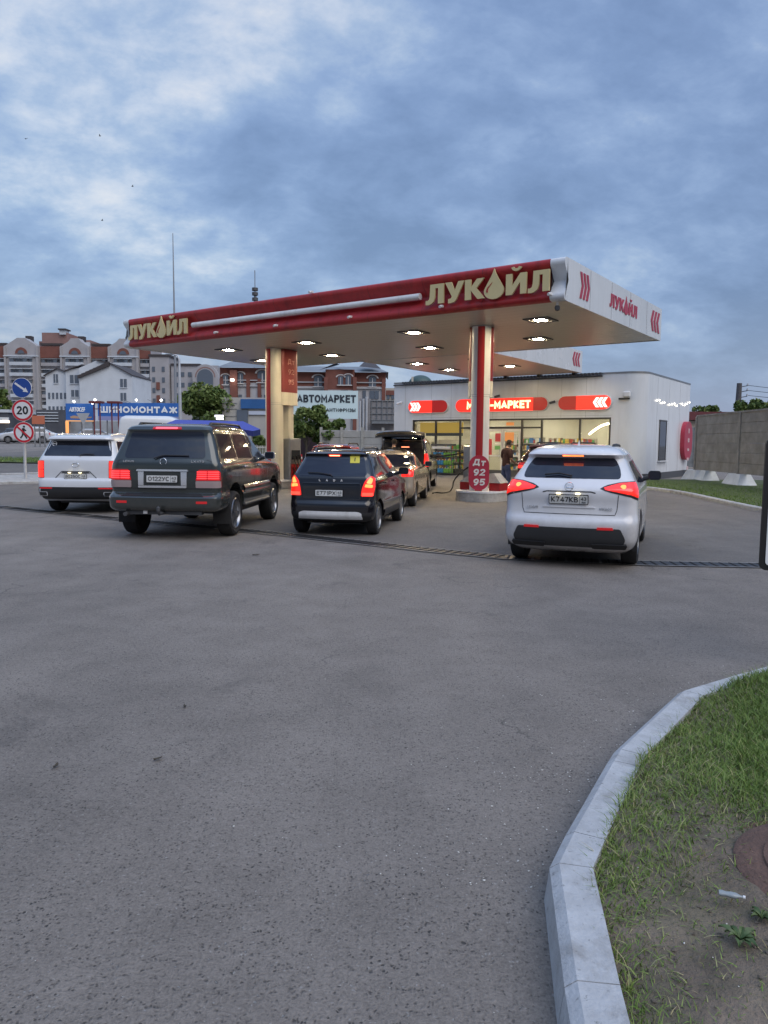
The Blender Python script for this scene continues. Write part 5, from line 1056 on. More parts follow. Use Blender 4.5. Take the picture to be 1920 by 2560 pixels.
# ---- plainer cars behind
def plain_car(label, spec, x, y, a, group='cars queueing for fuel', cat='car', name='parked_car'):
    c = thing(name, label, cat, group=group); L_, W, H, belt, hood, deck = (spec[k] for k in ('L', 'W', 'H', 'belt', 'hood', 'deck')); hw = W / 2
    rr = .2; g = spec.get('glass', m_tint); pm = spec['paint']; r = spec.get('r', .32); yg = spec.get('yg', .25); yt = spec.get('yt', .55)
    if deck:      # saloon: the tail has a boot
        rows = [(.22, .25, L_ - .2, hw * .86, rr, .06), (.34, .04, L_ - .05, hw * .97, rr, .10), (.5, 0, L_, hw, rr, .11), (.62, .02, L_, hw, rr, .11), (belt - .06, .08, L_ - .45, hw * .985, .18, .10), (belt, .16, L_ - 1.1, hw * .97, .2, .1), (belt + .03, deck, L_ - 1.35, hw * .94, .2, .1), (H - .14, deck + .72, L_ - 2.0, hw * .76, .2, .08), (H - .04, deck + 1.0, L_ - 2.3, hw * .64, .2, .08), (H, deck + 1.3, L_ - 2.6, hw * .45, .2, .05)]
    else:
        rows = [(.22, .25, L_ - .2, hw * .86, rr, .06), (.34, .04, L_ - .05, hw * .97, rr, .09), (.5, 0, L_, hw, rr, .10), (.64, .02, L_, hw, .19, .10), (belt - .12, .07, L_ - .35, hw * .99, .17, .09), (belt, .11, L_ - 1.1, hw * .965, .17, .09), (H - .16, yt - .08, L_ - 2.0, hw * .80, .15, .08), (H - .11, yt - .14, L_ - 2.1, hw * .775, .15, .08), (H - .05, yt - .04, L_ - 2.3, hw * .69, .18, .08), (H - .015, yt + .2, L_ - 2.5, hw * .56, .2, .06), (H, yt + .5, L_ - 2.7, hw * .4, .2, .06)]
    sh = Shell(rows, bulge=.02); ya = (spec.get('ra', .80), L_ - .85)
    body(c, sh, zrange(.22, belt, 18) + zrange(belt + .03, H - .12, 8) + [H - .10, H - .07, H - .05, H - .03, H - .015, H - .006, H], [(s_ * hw, y_, r, r + .06, .5) for s_ in (-1, 1) for y_ in ya], pm)
    wheels(c, hw - .115, ya, r, 8, .2); axle(c, ya, hw - .2, r)
    z0, z1 = belt + .05, H - .16
    if deck: z0, z1 = belt + .05, H - .13
    if not spec.get('open'): add_patch(c, 'rear_window', g, sh, [(-hw * .80, z0), (hw * .80, z0), (hw * .66, z1), (-hw * .66, z1)], off=.004, thick=.012, rnd=.05, nc=14)
    yb = deck + .25 if deck else yg + .2; ye = L_ - 1.7; ym = (yb + ye) / 2 + .1; zt = H - .17
    qs = [[(yb + .05, z0), (ym - .03, z0), (ym - .03, zt), (yb + (.45 if deck else .22), zt)], [(ym + .03, z0), (ye + .35, z0 - .01), (ye - .15, zt - .02), (ym + .03, zt)]]
    side_windows(c, sh, qs, g)
    lz0, lz1 = spec.get('lz', (belt - .22, belt - .04)); lx = spec.get('lx', (hw - .32, hw - .03))
    for f in (lambda p: p, mir):
        o = add_patch(c, 'tail_light', spec.get('lamp', m_taildim), sh, f([(lx[0], lz0), (lx[1], lz0), (lx[1], lz1), (lx[0], lz1)]), off=.012, thick=.03, rnd=.03, nz_=5)
        if spec.get('lit'): add_patch(o, 'lamp_element', m_pl, sh, f([(lx[0] + .03, lz0 + .02), (lx[1] - .04, lz0 + .02), (lx[1] - .04, (lz0 + lz1) / 2), (lx[0] + .03, (lz0 + lz1) / 2)]), off=.016, thick=.006, nz_=4)
    plate(c, sh, 0, spec.get('pz', belt - .16), spec.get('plate', ('А208ТМ', '43'))) if spec.get('plated', True) else None
    add_patch(c, 'bumper_trim', m_black, sh, [(-hw * .8, .30), (hw * .8, .30), (hw * .84, .42), (-hw * .84, .42)], off=.006, thick=.02, nc=12)
    for sx in (-1, 1): seam(c, sh, [(ym, .36), (ym, belt)], .008, sx)
    mirror(c, sh, ye + .05, belt + .03, pm)
    if spec.get('rails'): rails(c, sh, yt + .2, ye - .1, hw * .62, H - .03, m_black, .02, .05)
    place(c, x, y, a); return c, sh
m_sil = paint('silver beige paint', (.42, .34, .25), .45, .25); m_dk = paint('dark maroon paint', (.055, .014, .016), .2, .2); m_blk = paint('black van paint', (.009, .009, .010), .0, .22)
plain_car('silver beige saloon waiting in front of the black estate, its tail in lamp glow', dict(L=4.45, W=1.76, H=1.47, belt=.98, hood=.9, deck=.62, paint=m_sil, lit=False, lamp=m_tail, lz=(.80, .98), r=.31), -.14, 18.75, 9)
plain_car('red hatchback with dark rear glass half hidden behind the black estate', dict(L=4.2, W=1.75, H=1.60, belt=1.08, hood=.9, deck=0, paint=paint('red paint', (.22, .02, .02), .2, .22), lit=True, yt=.5, rails=True), -1.92, 25.2, 10)
plain_car('dark maroon estate standing across the pump behind the white crossover', dict(L=4.6, W=1.86, H=1.68, belt=1.12, hood=.95, deck=0, paint=m_dk, lit=True, yt=.55, rails=True, r=.35), 4.75, 22.35, 37)
# minivan with its tailgate up
c, sh = plain_car('black minivan with its tailgate swung up and lamps lit, beside the canister rack', dict(L=4.7, W=1.82, H=1.86, belt=1.12, hood=1.0, deck=0, paint=m_blk, lit=False, lamp=m_tail, yt=.4, open=True, lz=(.86, 1.30), lx=(.74, .90), pz=.62, r=.33, plated=False), .58, 25.0, 8)
add_patch(c, 'load_opening', m_black, sh, [(-.74, .72), (.74, .72), (.66, 1.68), (-.66, 1.68)], off=.006, thick=.01, rnd=.08, nc=14)
mb = MB(); Pg = []
for k in range(9):
    t = k / 8; y = .42 - 1.02 * t; z = 1.80 + .34 * math.sin(t * 1.5) - .30 * t * t + .10; w = .70 + .12 * t
    Pg.append([(w * math.sin(R(a)) , y + .05 * (1 - math.cos(R(a))) , z - .05 * abs(math.sin(R(a))) ** 3) for a in range(-90, 91, 15)])
mb.grid(Pg, 0, True); mb.grid([[(x, y, z - .07) for x, y, z in r_] for r_ in Pg], 0, True)
for e_ in (Pg[0], Pg[-1], [r_[0] for r_ in Pg], [r_[-1] for r_ in Pg]): mb.grid([e_, [(x, y, z - .07) for x, y, z in e_]], 0, False)
tg = fixn(mb.build('raised_tailgate', m_blk, c)); q = MB(); q.grid([[(x * .8, y, z + .004) for x, y, z in r_] for r_ in Pg[2:7]], 0, True); q.build('tailgate_glass', m_tint, tg)
mb = MB()
for sx in (-1, 1): mb.tube([(sx * .68, .30, 1.45), (sx * .66, -.12, 1.95)], .014, 6)
mb.build('gas_strut', m_grey, c)
mb = MB(); mb.box((.12, .02, 1.52), (.26, .03, .03)); mb.build('cargo_lamp', emis('cargo lamp', (1, .25, .12), 2.5), c)
mb = MB(); mb.box((-.30, .03, 1.02), (.5, .12, .5), 0, bev=.05); mb.build('seat_back', m_dgrey, c)
# cars in the far car park
far_cols = [(.62, .64, .66), (.45, .46, .48), (.035, .037, .04), (.50, .52, .55), (.10, .10, .11), (.60, .61, .62), (.30, .32, .35)]
far_lab = ['white car at the car park edge under the no walking sign', 'pale grey car parked at the outer end of the far row', 'black car between pale ones in the far row', 'light silver car parked beside the road sign post', 'dark grey car in the second far row', 'white car in the second far row near the orange panel', 'blue grey car peeping over the big white estate']
fx = [(45, 74), (-32, 72), (8, 78), (128, 70), (30, 88), (90, 92), (190, 78)]
proto = None
for k, ((px, Y), cc, lb) in enumerate(zip(fx, far_cols, far_lab)):
    p = D(px, 1105, Y); mm = paint('far paint', cc, 0, .25)
    if proto is None:
        proto, _ = plain_car(lb, dict(L=4.5, W=1.8, H=1.55, belt=1.02, hood=.9, deck=0, paint=mm, plated=False, rails=False), p.x, Y, 68, 'cars in the far car park'); o = proto
    else:
        o = copy_tree(proto); o['label'] = lb
        for ch in o.children:
            if ch.name.startswith('body'): ch.data = ch.data.copy(); ch.data.materials[0] = mm
    place(o, p.x, Y, 62 + 9 * (k % 3) + (180 if k % 2 else 0))
# white van roof over the white estate
v = thing('parked_van', 'white high roofed van seen over the roof of the big white estate', 'van'); p = D(296, 1080, 52)
vsh = Shell([(.3, .1, 5.4, .9, .15, .04), (.6, 0, 5.5, .98, .15, .05), (1.2, .02, 5.2, .98, .14, .05), (2.0, .1, 4.3, .93, .14, .05), (2.35, .2, 3.9, .86, .16, .05), (2.5, .5, 3.5, .7, .2, .05)], bulge=.02)
body(v, vsh, zrange(.3, 2.2, 18) + [2.28, 2.35, 2.42, 2.47, 2.5], [(s_ * .98, y_, .35, .41, .5) for s_ in (-1, 1) for y_ in (1.1, 4.5)], paint('van paint', (.66, .68, .70), 0, .3)); wheels(v, .86, (1.1, 4.5), .35, 6, .2)
add_patch(v, 'rear_window', m_tint, vsh, [(-.7, 1.35), (.7, 1.35), (.68, 1.95), (-.68, 1.95)], off=.004, thick=.01); side_windows(v, vsh, [[(2.9, 1.3), (3.9, 1.3), (3.6, 1.95), (2.9, 1.95)]])
place(v, p.x, 52, 75)
# ------------------------------------------------------------------ road signs on the left
m_pole = mat('galvanised pole', (.50, .51, .53), .45, metal=.3, var=.08, vscale=6)
m_srd = mat('sign red', (.50, .02, .035), .4); m_sbl = mat('sign blue', (.015, .06, .27), .4); m_swh = mat('sign white', (.66, .67, .69), .4)
YS = 26.5; pb = D(64, 1190, YS); k_ = YS / 1851
sp = thing('road_sign_post', 'white post carrying a blue arrow, a 20 limit and a no walking disc', 'road sign', (pb.x, YS, gz(pb.x, YS)), 0)
base = gz(pb.x, YS)
mb = MB(); mb.tube([(0, 0, 0), (0, 0, D(60, 955, YS).z - base)], .05, 12); mb.build('post', m_pole, sp)
def disc(name, px, py, r, mats):
    p = D(px, py, YS); o = MB(); o.prism(circ(r), .02, 0, frame((p.x - pb.x, -.06, p.z - base), (1, 0, 0)), True); return o.build(name, mats, sp), Vector((p.x - pb.x, -.081, p.z - base))
o, p = disc('arrow_disc', 57, 970, .35, m_swh)
mb = MB(); mb.prism(circ(.335), .003, 0, frame(p, (1, 0, 0))); Fr = frame(p + Vector((0, -.003, 0)), (1, 0, 0)) @ Matrix.Rotation(R(-35), 4, 'Z'); mb.prism([(-.29, -.035), (.10, -.035), (.10, -.09), (.27, 0), (.10, .09), (.10, .035), (-.29, .035)], .003, 1, Fr); mb.build('face', [m_sbl, m_swh], o)
o, p = disc('speed_disc', 59, 1026, .38, m_swh)
mb = MB(); mb.prism(circ(.37), .003, 0, frame(p, (1, 0, 0))); mb.prism(circ(.295), .003, 1, frame(p + Vector((0, -.003, 0)), (1, 0, 0))); mb.text('20', .42, .003, frame(p + Vector((0, -.008, -.15)), (1, 0, 0)), 2, .022, width=.40); mb.build('face', [m_srd, m_swh, m_ink], o)
o, p = disc('no_walking_disc', 62, 1081, .37, m_swh)
mb = MB(); mb.prism(circ(.36), .003, 0, frame(p, (1, 0, 0))); mb.prism(circ(.285), .003, 1, frame(p + Vector((0, -.003, 0)), (1, 0, 0))); F2 = frame(p + Vector((0, -.0065, 0)), (1, 0, 0))
mb.prism(circ(.04, 12), .002, 2, F2 @ Matrix.Translation((.02, .20, 0)))
for a, b, w in (((.0, .15), (-.02, -.02), .05), ((-.02, -.02), (.06, -.12), .028), ((.06, -.12), (.11, -.22), .026), ((-.02, -.02), (-.05, -.12), .028), ((-.05, -.12), (-.12, -.21), .026), ((.0, .13), (.09, .05), .022), ((.0, .13), (-.07, .04), .022)):
    a, b = Vector(a), Vector(b); d = (b - a).normalized() * .0; n = Vector((-(b - a).y, (b - a).x)).normalized() * w; mb.prism([tuple(a + n), tuple(a - n), tuple(b - n), tuple(b + n)][::1], .0021 + random.random() * .0006, 2, F2)
mb.prism([(-.30, -.03), (.30, -.03), (.30, .03), (-.30, .03)], .003, 0, frame(p + Vector((0, -.0105, 0)), (1, 0, 0)) @ Matrix.Rotation(R(-42), 4, 'Z')); mb.build('face', [m_srd, m_swh, m_ink], o)
# sign seen from behind near the road, and the bordered board at the right edge
p = D(208, 1047, 46); o = thing('road_sign', 'grey backed triangular give way sign rising over the white estate', 'road sign', (p.x, 46, gz(p.x, 46)), 0); b0 = gz(p.x, 46); w = .42
mb = MB(); mb.tube([(0, .05, 0), (0, .05, p.z - b0 + .2)], .035, 8); mb.build('post', m_pole, o); mb = MB(); mb.prism(roundpoly([(-w, .35), (0, -.38), (w, .35)], .06), .015, 0, frame((0, 0, p.z - b0), (1, 0, 0))); fixn(mb.build('plate', m_pole, o))
YB = 5.4; q = D(1900, 1426, YB); t_p = D(1908, 1094, YB); hgt = t_p.z - q.z
o = thing('information_board', 'white board with rounded black border standing on the verge at the frame edge', 'sign', (q.x + .36, YB, 0), -.08)
m_sback = mat('board white', (.80, .81, .82), .35)
mb = MB(); mb.prism(rrect(.72, hgt, .05, 6), .02, 0, frame((0, 0, q.z + hgt / 2), (1, 0, 0)), True); bo = fixn(mb.build('border', m_ink, o)); mb = MB(); mb.prism(rrect(.72 - .075, hgt - .075, .03, 6), .004, 0, frame((0, -.021, q.z + hgt / 2), (1, 0, 0))); mb.build('face', m_sback, bo)
mb = MB(); mb.tube([(0, .05, .1), (0, .05, t_p.z - .05)], .03, 10); mb.build('post', m_pole, o)
# ------------------------------------------------------------------ fences on the right
m_fence = mat('aged concrete panel', (.265, .25, .23), .9, var=.25, vscale=1.6, bump=.4, dirt=.4); m_block = mat('whitewashed block', (.60, .62, .63), .85, var=.15, vscale=3, bump=.3)
fa, fb = Vector((14.25, 33.9)), Vector((13.7, 20.3)); d = (fa - fb); n_ = 3; st = d / n_
fe = thing('concrete_fence', 'tall grey concrete slab fence raised on pale blocks along the lawn', 'fence', (fb.x, fb.y, 0), math.atan2(d.y, d.x)); ln = d.length / n_
for k in range(n_):
    mb = MB(); x0 = k * ln
    for j in range(6): mb.box((x0 + ln / 2, (.012 if j % 2 else 0), .56 + .4 * j + .2), (ln - .14, .10 + (.02 if j % 2 == 0 else 0), .396), 0, bev=.012)
    mb.box((x0 + ln / 2, 0, 2.99), (ln + .0, .18, .07)); mb.build('panel', m_fence, fe)
for k in range(n_ + 1):
    mb = MB(); mb.box((k * ln, .0, 1.75), (.16, .22, 2.42), 0, bev=.02); mb.build('post', m_fence, fe)
for k in range(n_ + 1):
    for dx, sc in ((0, 1.5), (ln * .70, .8)):
        p = fb + d.normalized() * (k * ln + dx)
        if (p - fb).length > d.length + .5 or (sc < 1 and k != n_ - 1): continue
        b = thing('foundation_block', ('white tapered concrete block under a joint of the slab fence' if sc > 1 else 'smaller white tapered block between the two far joints of the slab fence'), 'concrete block', (p.x, p.y, .05), math.atan2(d.y, d.x), 'blocks under the slab fence')
        mb = MB(); w0, w1, h = .55 * sc, .36 * sc, .50; v_ = [(-w0, -.4, 0), (w0, -.4, 0), (w0, .4, 0), (-w0, .4, 0), (-w1, -.2, h), (w1, -.2, h), (w1, .2, h), (-w1, .2, h)]
        mb.add(v_, [[0, 1, 5, 4], [1, 2, 6, 5], [2, 3, 7, 6], [3, 0, 4, 7], [4, 5, 6, 7]]); mb.build('block', m_block, b)
p = D(1736, 1110, 43); o = thing('metal_gate', 'weathered grey sheet gate between the shop flank and the slab fence', 'gate', (p.x, 43, 0), 0)
mb = MB()
for k in range(8): mb.box((-1.1 + k * .3, .02 * (k % 2), 1.55), (.29, .04, 2.3))
mb.build('leaf', mat('weathered sheet', (.22, .235, .25), .6, metal=.3, var=.3, vscale=2), o)
p = D(1770, 1060, 56); o = thing('outbuilding', 'small cream shed with a dark red flat roof beyond the slab fence', 'shed', (p.x, 56, 0), 0); mb = MB(); mb.box((0, 1.5, 1.75), (3.4, 3, 3.5)); mb.build('wall', mat('cream render', (.50, .46, .38), .85, var=.1, vscale=1), o); mb = MB(); mb.box((.6, 1.4, 3.85), (5.6, 3.8, .62)); mb.build('roof', mat('dark red sheet', (.13, .03, .035), .5, var=.2), o)
# ------------------------------------------------------------------ trees
m_leaf = bpy.data.materials.new('leaves'); m_leaf.use_nodes = True; t_ = m_leaf.node_tree; b_ = t_.nodes['Principled BSDF']
a_ = t_.nodes.new('ShaderNodeAttribute'); a_.attribute_name = 'tone'; t_.links.new(ramp(t_, a_.outputs['Fac'], [(0, (.045, .075, .02)), (.5, (.11, .165, .042)), (1, (.21, .25, .08))]), b_.inputs['Base Color']); b_.inputs['Roughness'].default_value = .6; b_.inputs['Specular IOR Level'].default_value = .25
m_bark = mat('bark', (.10, .085, .07), .9, var=.3, vscale=10, bump=.5)
def tree(label, x, y, z, H, rx, leaf=.16, n=5200, name='tree', cz=.62, group='trees around the station', squash=.8):
    o = thing(name, label, 'tree', (x, y, z), 0, group); mb = MB(); tips = []
    mb.tube([(0, 0, -.1), (.06, .02, H * .25), (.02, -.04, H * .5), (.0, 0, H * .8)], [.05 * H * .5, .04 * H * .5, .03 * H * .5, .01 * H], 8)
    cen = []
    for k in range(26):
        a = random.uniform(0, 6.28); e = random.uniform(-.45, 1.0); rr = rx * random.uniform(.25, .95); zz = H * cz + H * .36 * e; f = math.sqrt(max(.08, 1 - (e * .85) ** 2)); c_ = Vector((math.cos(a) * rr * f, math.sin(a) * rr * f, zz)); cen.append((c_, rx * random.uniform(.17, .38)))
        if k < 9: mb.tube([(0, 0, H * random.uniform(.25, .45)), c_ * .55 + Vector((0, 0, H * .22)), c_], [.03 * H * .25, .02 * H * .2, .01], 6)
    mb.build('trunk', m_bark, o)
    P, T = [], []
    for c_, r in cen:
        m = n // len(cen); v = rng.normal(size=(m, 3)); v /= np.linalg.norm(v, axis=1)[:, None]; rad = r * rng.uniform(.35, 1.08, m) ** .6; q = v * rad[:, None]; q[:, 2] *= squash; P.append(q + np.array(c_)); T.append(np.clip(rng.normal(.5, .22, m) + random.uniform(-.18, .18), 0, 1))
    P = np.concatenate(P); T = np.concatenate(T); m = len(P); s = leaf * rng.uniform(.5, 1.3, m); A = rng.normal(size=(m, 3)); A /= np.linalg.norm(A, axis=1)[:, None]; B = np.cross(A, rng.normal(size=(m, 3))); B /= np.linalg.norm(B, axis=1)[:, None]
    V = np.stack([P + A * s[:, None], P + B * s[:, None] * .55, P - A * s[:, None], P - B * s[:, None] * .55], 1).reshape(-1, 3)
    me = bpy.data.meshes.new('crown'); me.from_pydata(V.tolist(), [], np.arange(m * 4).reshape(-1, 4).tolist()); at = me.attributes.new('tone', 'FLOAT', 'POINT'); at.data.foreach_set('value', np.repeat(T, 4)); me.materials.append(m_leaf)
    c = bpy.data.objects.new('crown', me); col.objects.link(c); c.parent = o; return o
def tree_px(label, px, pt, Y, wpx, zb=None, **k):
    p = D(px, pt, Y); z = gz(p.x, Y) if zb is None else zb; tree(label, p.x, Y, z, (p.z - z) / (k.get('cz', .62) + .40), wpx / 1851 * Y / 2, **k)
tree_px('broad green tree behind the blue awning, beside the lamp posts', 522, 972, 72, 175, leaf=.22, n=9000, cz=.56)
tree_px('smaller green tree hugging the brick building corner', 588, 1000, 80, 70, leaf=.22, n=3000)
tree_px('leafy tree in front of the pale billboard', 764, 1016, 55, 112, leaf=.15, n=8000, cz=.64)
tree_px('lower bush like tree beside the brown fence, under the billboard', 838, 1046, 52, 86, leaf=.14, n=5200, cz=.55)
tree_px('dark tree at the outer edge of the apartment block', 5, 975, 105, 62, leaf=.34, n=3500)
tree_px('round green tree behind the slab fence by the power pole', 1868, 996, 66, 100, leaf=.18, n=6000); tree_px('low green tree just beyond the dark red roof', 1765, 1014, 72, 80, leaf=.18, n=4000); tree_px('green tree behind the slab fence at the frame edge', 1930, 1006, 60, 84, leaf=.18, n=4200)
tree_px('bushy tree peeping through between awning and cream column', 645, 1090, 60, 40, leaf=.18, n=2200, cz=.55)
# ------------------------------------------------------------------ far buildings
m_pane = mat('far window', (.12, .145, .18), .2, spec=.7); m_pal = mat('pale balcony', (.58, .62, .66), .7, var=.1, vscale=.6); m_bgrey = mat('grey block wall', (.40, .39, .40), .9, var=.12, vscale=.3); m_brick = mat('red brick', (.205, .082, .062), .9, var=.15, vscale=.7); m_dark = mat('dark roof', (.06, .05, .05), .7, var=.2); m_wwall = mat('whitewashed wall', (.62, .66, .70), .85, var=.08, vscale=.4); m_plum = mat('brown brick tower', (.30, .18, .16), .9, var=.12, vscale=.4)
YA = 200; kA = YA / 1851.
def bx_(px): return (px - 960) * kA
def bz_(py): return (1103 - py) * kA + EYE
ap = thing('apartment_block', 'long grey apartment block with red brick attic storeys and gabled bays', 'building', (bx_(200), YA, 1.3), 0); ox, oz = bx_(200), 1.3
mw = MB(); bays = []
class Pz:
    def __init__(s, name, m, par): s.a = (name, m, par)
    def __enter__(s): s.mb = MB(); return s.mb
    def __exit__(s, *e): s.mb.build(s.a[0], s.a[1], s.a[2])
def put(mb, px0, px1, py0, py1, dep, y=0.0, mi=0): x0, x1, z0, z1 = bx_(px0) - ox, bx_(px1) - ox, bz_(py1) - oz, bz_(py0) - oz; mb.box(((x0 + x1) / 2, y + dep / 2, (z0 + z1) / 2), (x1 - x0, dep, z1 - z0), mi)
for (a, b) in ((22, 106), (160, 232), (278, 352)):
    put(mw, a, b, 872, 1110, 12, 0)
    x0, x1, z0, z1 = bx_(a) - ox, bx_(b) - ox, bz_(872) - oz, bz_(853) - oz; cx = (x0 + x1) / 2
    mw.prism([(x0 + .3, z0), (x1 - .3, z0), (x1 - 2.2, z0 + 1.2), (cx + 1.0, z1), (cx - 1.0, z1), (x0 + 2.2, z0 + 1.2)], 3, 0, frame((0, 3, 0), (1, 0, 0)))
    r = 1.6
    with Pz('brick_arch', m_brick, ap) as q: q.prism([(r * math.cos(R(t)), r * math.sin(R(t))) for t in range(0, 181, 15)], .2, 0, frame((cx, 0, bz_(891) - oz), (1, 0, 0)))
    with Pz('attic_window', m_pane, ap) as q: q.prism([(r * .55 * math.cos(R(t)), r * .55 * math.sin(R(t))) for t in range(0, 181, 20)], .1, 0, frame((cx, -.21, bz_(891) - oz), (1, 0, 0)))
    with Pz('cornice', m_pal, ap) as q: put(q, a - 1, b + 1, 896, 898.5, .5, -.5)
    for e_ in (a, b - 5): 
        with Pz('pier', mat('pier', (.40, .385, .385), .9, var=.1), ap) as q: put(q, e_, e_ + 5, 874, 1110, .35, -.36)
    bays.append((a + 15, b - 15))
    with Pz('chimney', m_dark, ap) as q: q.box((cx, 5, z1 + .4), (1.6, 1.6, 1.4))
for (a, b) in ((-40, 22), (106, 160), (232, 278), (352, 378)):
    put(mw, a, b, 868, 1110, 10, 1.6)
    with Pz('brick_attic', m_brick, ap) as q: put(q, a, b, 872, 900, .6, 1.0)
    with Pz('roof', m_dark, ap) as q: put(q, a, b, 864, 869, 10, 1.2)
    bays.append((a + 2, b - 2))
put(mw, 378, 425, 894, 1110, 10, .5)
with Pz('roof', m_dark, ap) as q: put(q, 376, 428, 890, 895, 10, .2)
for py in (958, 990, 1020):
    with Pz('brick_panel', m_brick, ap) as q: put(q, 394, 402, py, py + 18, .3, .2)
for (a, b) in bays:
    for k, py in enumerate((903, 929, 955, 981, 1007, 1033)):
        y = .0 if a in (37, 175, 293) else 1.6
        with Pz('balcony', m_pal if (k + int(a)) % 3 else m_bgrey, ap) as q: put(q, a, b, py + 9, py + 17, .9, y - .9); put(q, a, b, py - 1.2, py, .9, y - .9)
        nseg = 5; wd = (b - a) / nseg
        with Pz('window', m_pane, ap) as q:
            for j in range(nseg): put(q, a + j * wd + .6, a + (j + 1) * wd - .6, py, py + 9, .12, y - .13 - (.6 if (j + k) % 3 == 0 else 0))
for py in (920, 946, 972, 998):
    for px in (384, 408):
        with Pz('window', m_pane, ap) as q: put(q, px, px + 7, py, py + 12, .12, .37)
mw.build('wall', m_bgrey, ap)
# wing with the big arch
aw = thing('apartment_block', 'pale apartment wing with a big round arch, next to the brick building', 'building', (bx_(485), YA, 1.3), 0); ox = bx_(485)
mw, wn, T_ = MB(), MB(), MB(); put(mw, 428, 545, 915, 1110, 10, 1.5); put(T_, 428, 500, 911, 916, 10, 1.2)
cx = bx_(516) - ox; zc_ = bz_(945) - oz; r = 3.4
mw.prism([(r * math.cos(R(t)), r * math.sin(R(t))) for t in range(0, 181, 12)] + [(-r, -6), (r, -6)], 2, 0, frame((cx, 2.0, zc_), (1, 0, 0)))
wn.prism([(r * .62 * math.cos(R(t)), r * .62 * math.sin(R(t))) for t in range(0, 181, 12)] + [(-r * .62, -2.2), (r * .62, -2.2)], .2, 0, frame((cx, -.01, zc_), (1, 0, 0)))
for k in range(17): t0 = k * 180 / 17; t1 = (k + 1) * 180 / 17; T_.add([((r * f) * math.cos(R(t)) + cx, -.06, (r * f) * math.sin(R(t)) + zc_) for f, t in ((.72, t0), (.80, t0), (.80, t1), (.72, t1))], [[0, 1, 2, 3]], 1)
for py in (932, 958, 984, 1010):
    for px in (436, 452, 470):
        with Pz('window', m_pane, aw) as q: put(q, px, px + 9, py, py + 11, .2, 1.38)
mw.build('wall', m_bgrey, aw); wn.build('window', m_pane, aw); T_.build('roof', [m_dark, m_plum], aw)
YT = 240; kA = YT / 1851.
tw = thing('brick_tower', 'brown brick tower block stepping up behind the gabled apartments', 'building', (bx_(180), YT, 1.3), 0); ox = bx_(180); mb, rf = MB(), MB(); put(mb, 116, 178, 840, 1100, 14, 0); put(mb, 158, 228, 855, 1100, 14, 2.2); put(mb, 98, 118, 858, 1100, 12, 3); put(rf, 150, 228, 861, 872, .8, 1.3); put(rf, 162, 176, 833, 845, 3, -.8); mb.build('wall', m_plum, tw); rf.build('parapet', m_pal, tw); mb = MB(); put(mb, 160, 179, 831, 834, 4, -1.3); put(mb, 228, 250, 868, 1100, 10, 3); mb.build('roof', m_dark, tw)
# white gabled house
YH = 150; kA = YH / 1851.; hs = thing('white_house', 'white stepped gable house with dark roof edges in front of the apartments', 'building', (bx_(230), YH, 1.3), 0); ox = bx_(230)
mb, rf = MB(), MB()
def gpoly(mb, pts, dep, y, mi=0): mb.prism([(bx_(px) - ox, bz_(py) - oz) for px, py in pts], dep, mi, frame((0, y + dep, 0), (1, 0, 0)))
gpoly(mb, [(205, 1060), (335, 1060), (335, 942), (282, 914), (250, 906), (205, 925)], 12, 0); gpoly(mb, [(165, 1060), (205, 1060), (205, 922), (165, 930)], 11, 1.2); gpoly(mb, [(107, 1060), (165, 1060), (165, 935), (138, 924), (107, 940)], 10, 2.5); gpoly(mb, [(222, 912), (260, 905), (285, 918), (222, 940)], 6, 4)
fixn(mb.build('wall', m_wwall, hs))
def strip(pts, th, dep, y): 
    up = [(px, py - th) for px, py in pts]; gpoly(rf, pts + up[::-1], dep, y)
strip([(250, 907), (283, 914), (337, 943)], 2.2, 12.4, -.4); strip([(165, 932), (208, 917)], 2.2, 11, .8); strip([(104, 943), (138, 925), (167, 936)], 2.2, 10, 2.1)
for k in range(8): a = k / 8; gpoly(rf, [(203 + 78 * a, 951 - 31 * a), (203 + 78 * (a + .125), 951 - 31 * (a + .125)), (203 + 78 * (a + .125), 945 - 36 * (a + .125)), (203 + 78 * a, 943 - 34 * a)], .5, -.5)
fixn(rf.build('roof', m_dark, hs))
for px, py, w, h in ((176, 941, 21, 21), (178, 978, 18, 17), (306, 951, 16, 21), (306, 985, 14, 20), (128, 938, 11, 22)):
    q = MB(); put(q, px, px + w, py, py + h, .2, (-.1 if px > 205 else (1.1 if px > 160 else 2.4))); f_ = q.build('window', m_pane, hs); q = MB(); put(q, px + w * .46, px + w * .54, py, py + h, .06, (-.17 if px > 205 else (1.03 if px > 160 else 2.33))); put(q, px - 1, px + w + 1, py + h, py + h + 1.5, .2, (-.2 if px > 205 else (1.0 if px > 160 else 2.3))); q.build('frame', m_wwall, f_)
for px in (113, 123, 133, 143, 153):
    for py, h in ((984, 15), (1018, 10)): q = MB(); put(q, px, px + 5, py, py + h, .2, 2.4); q.build('window', m_pane, hs)
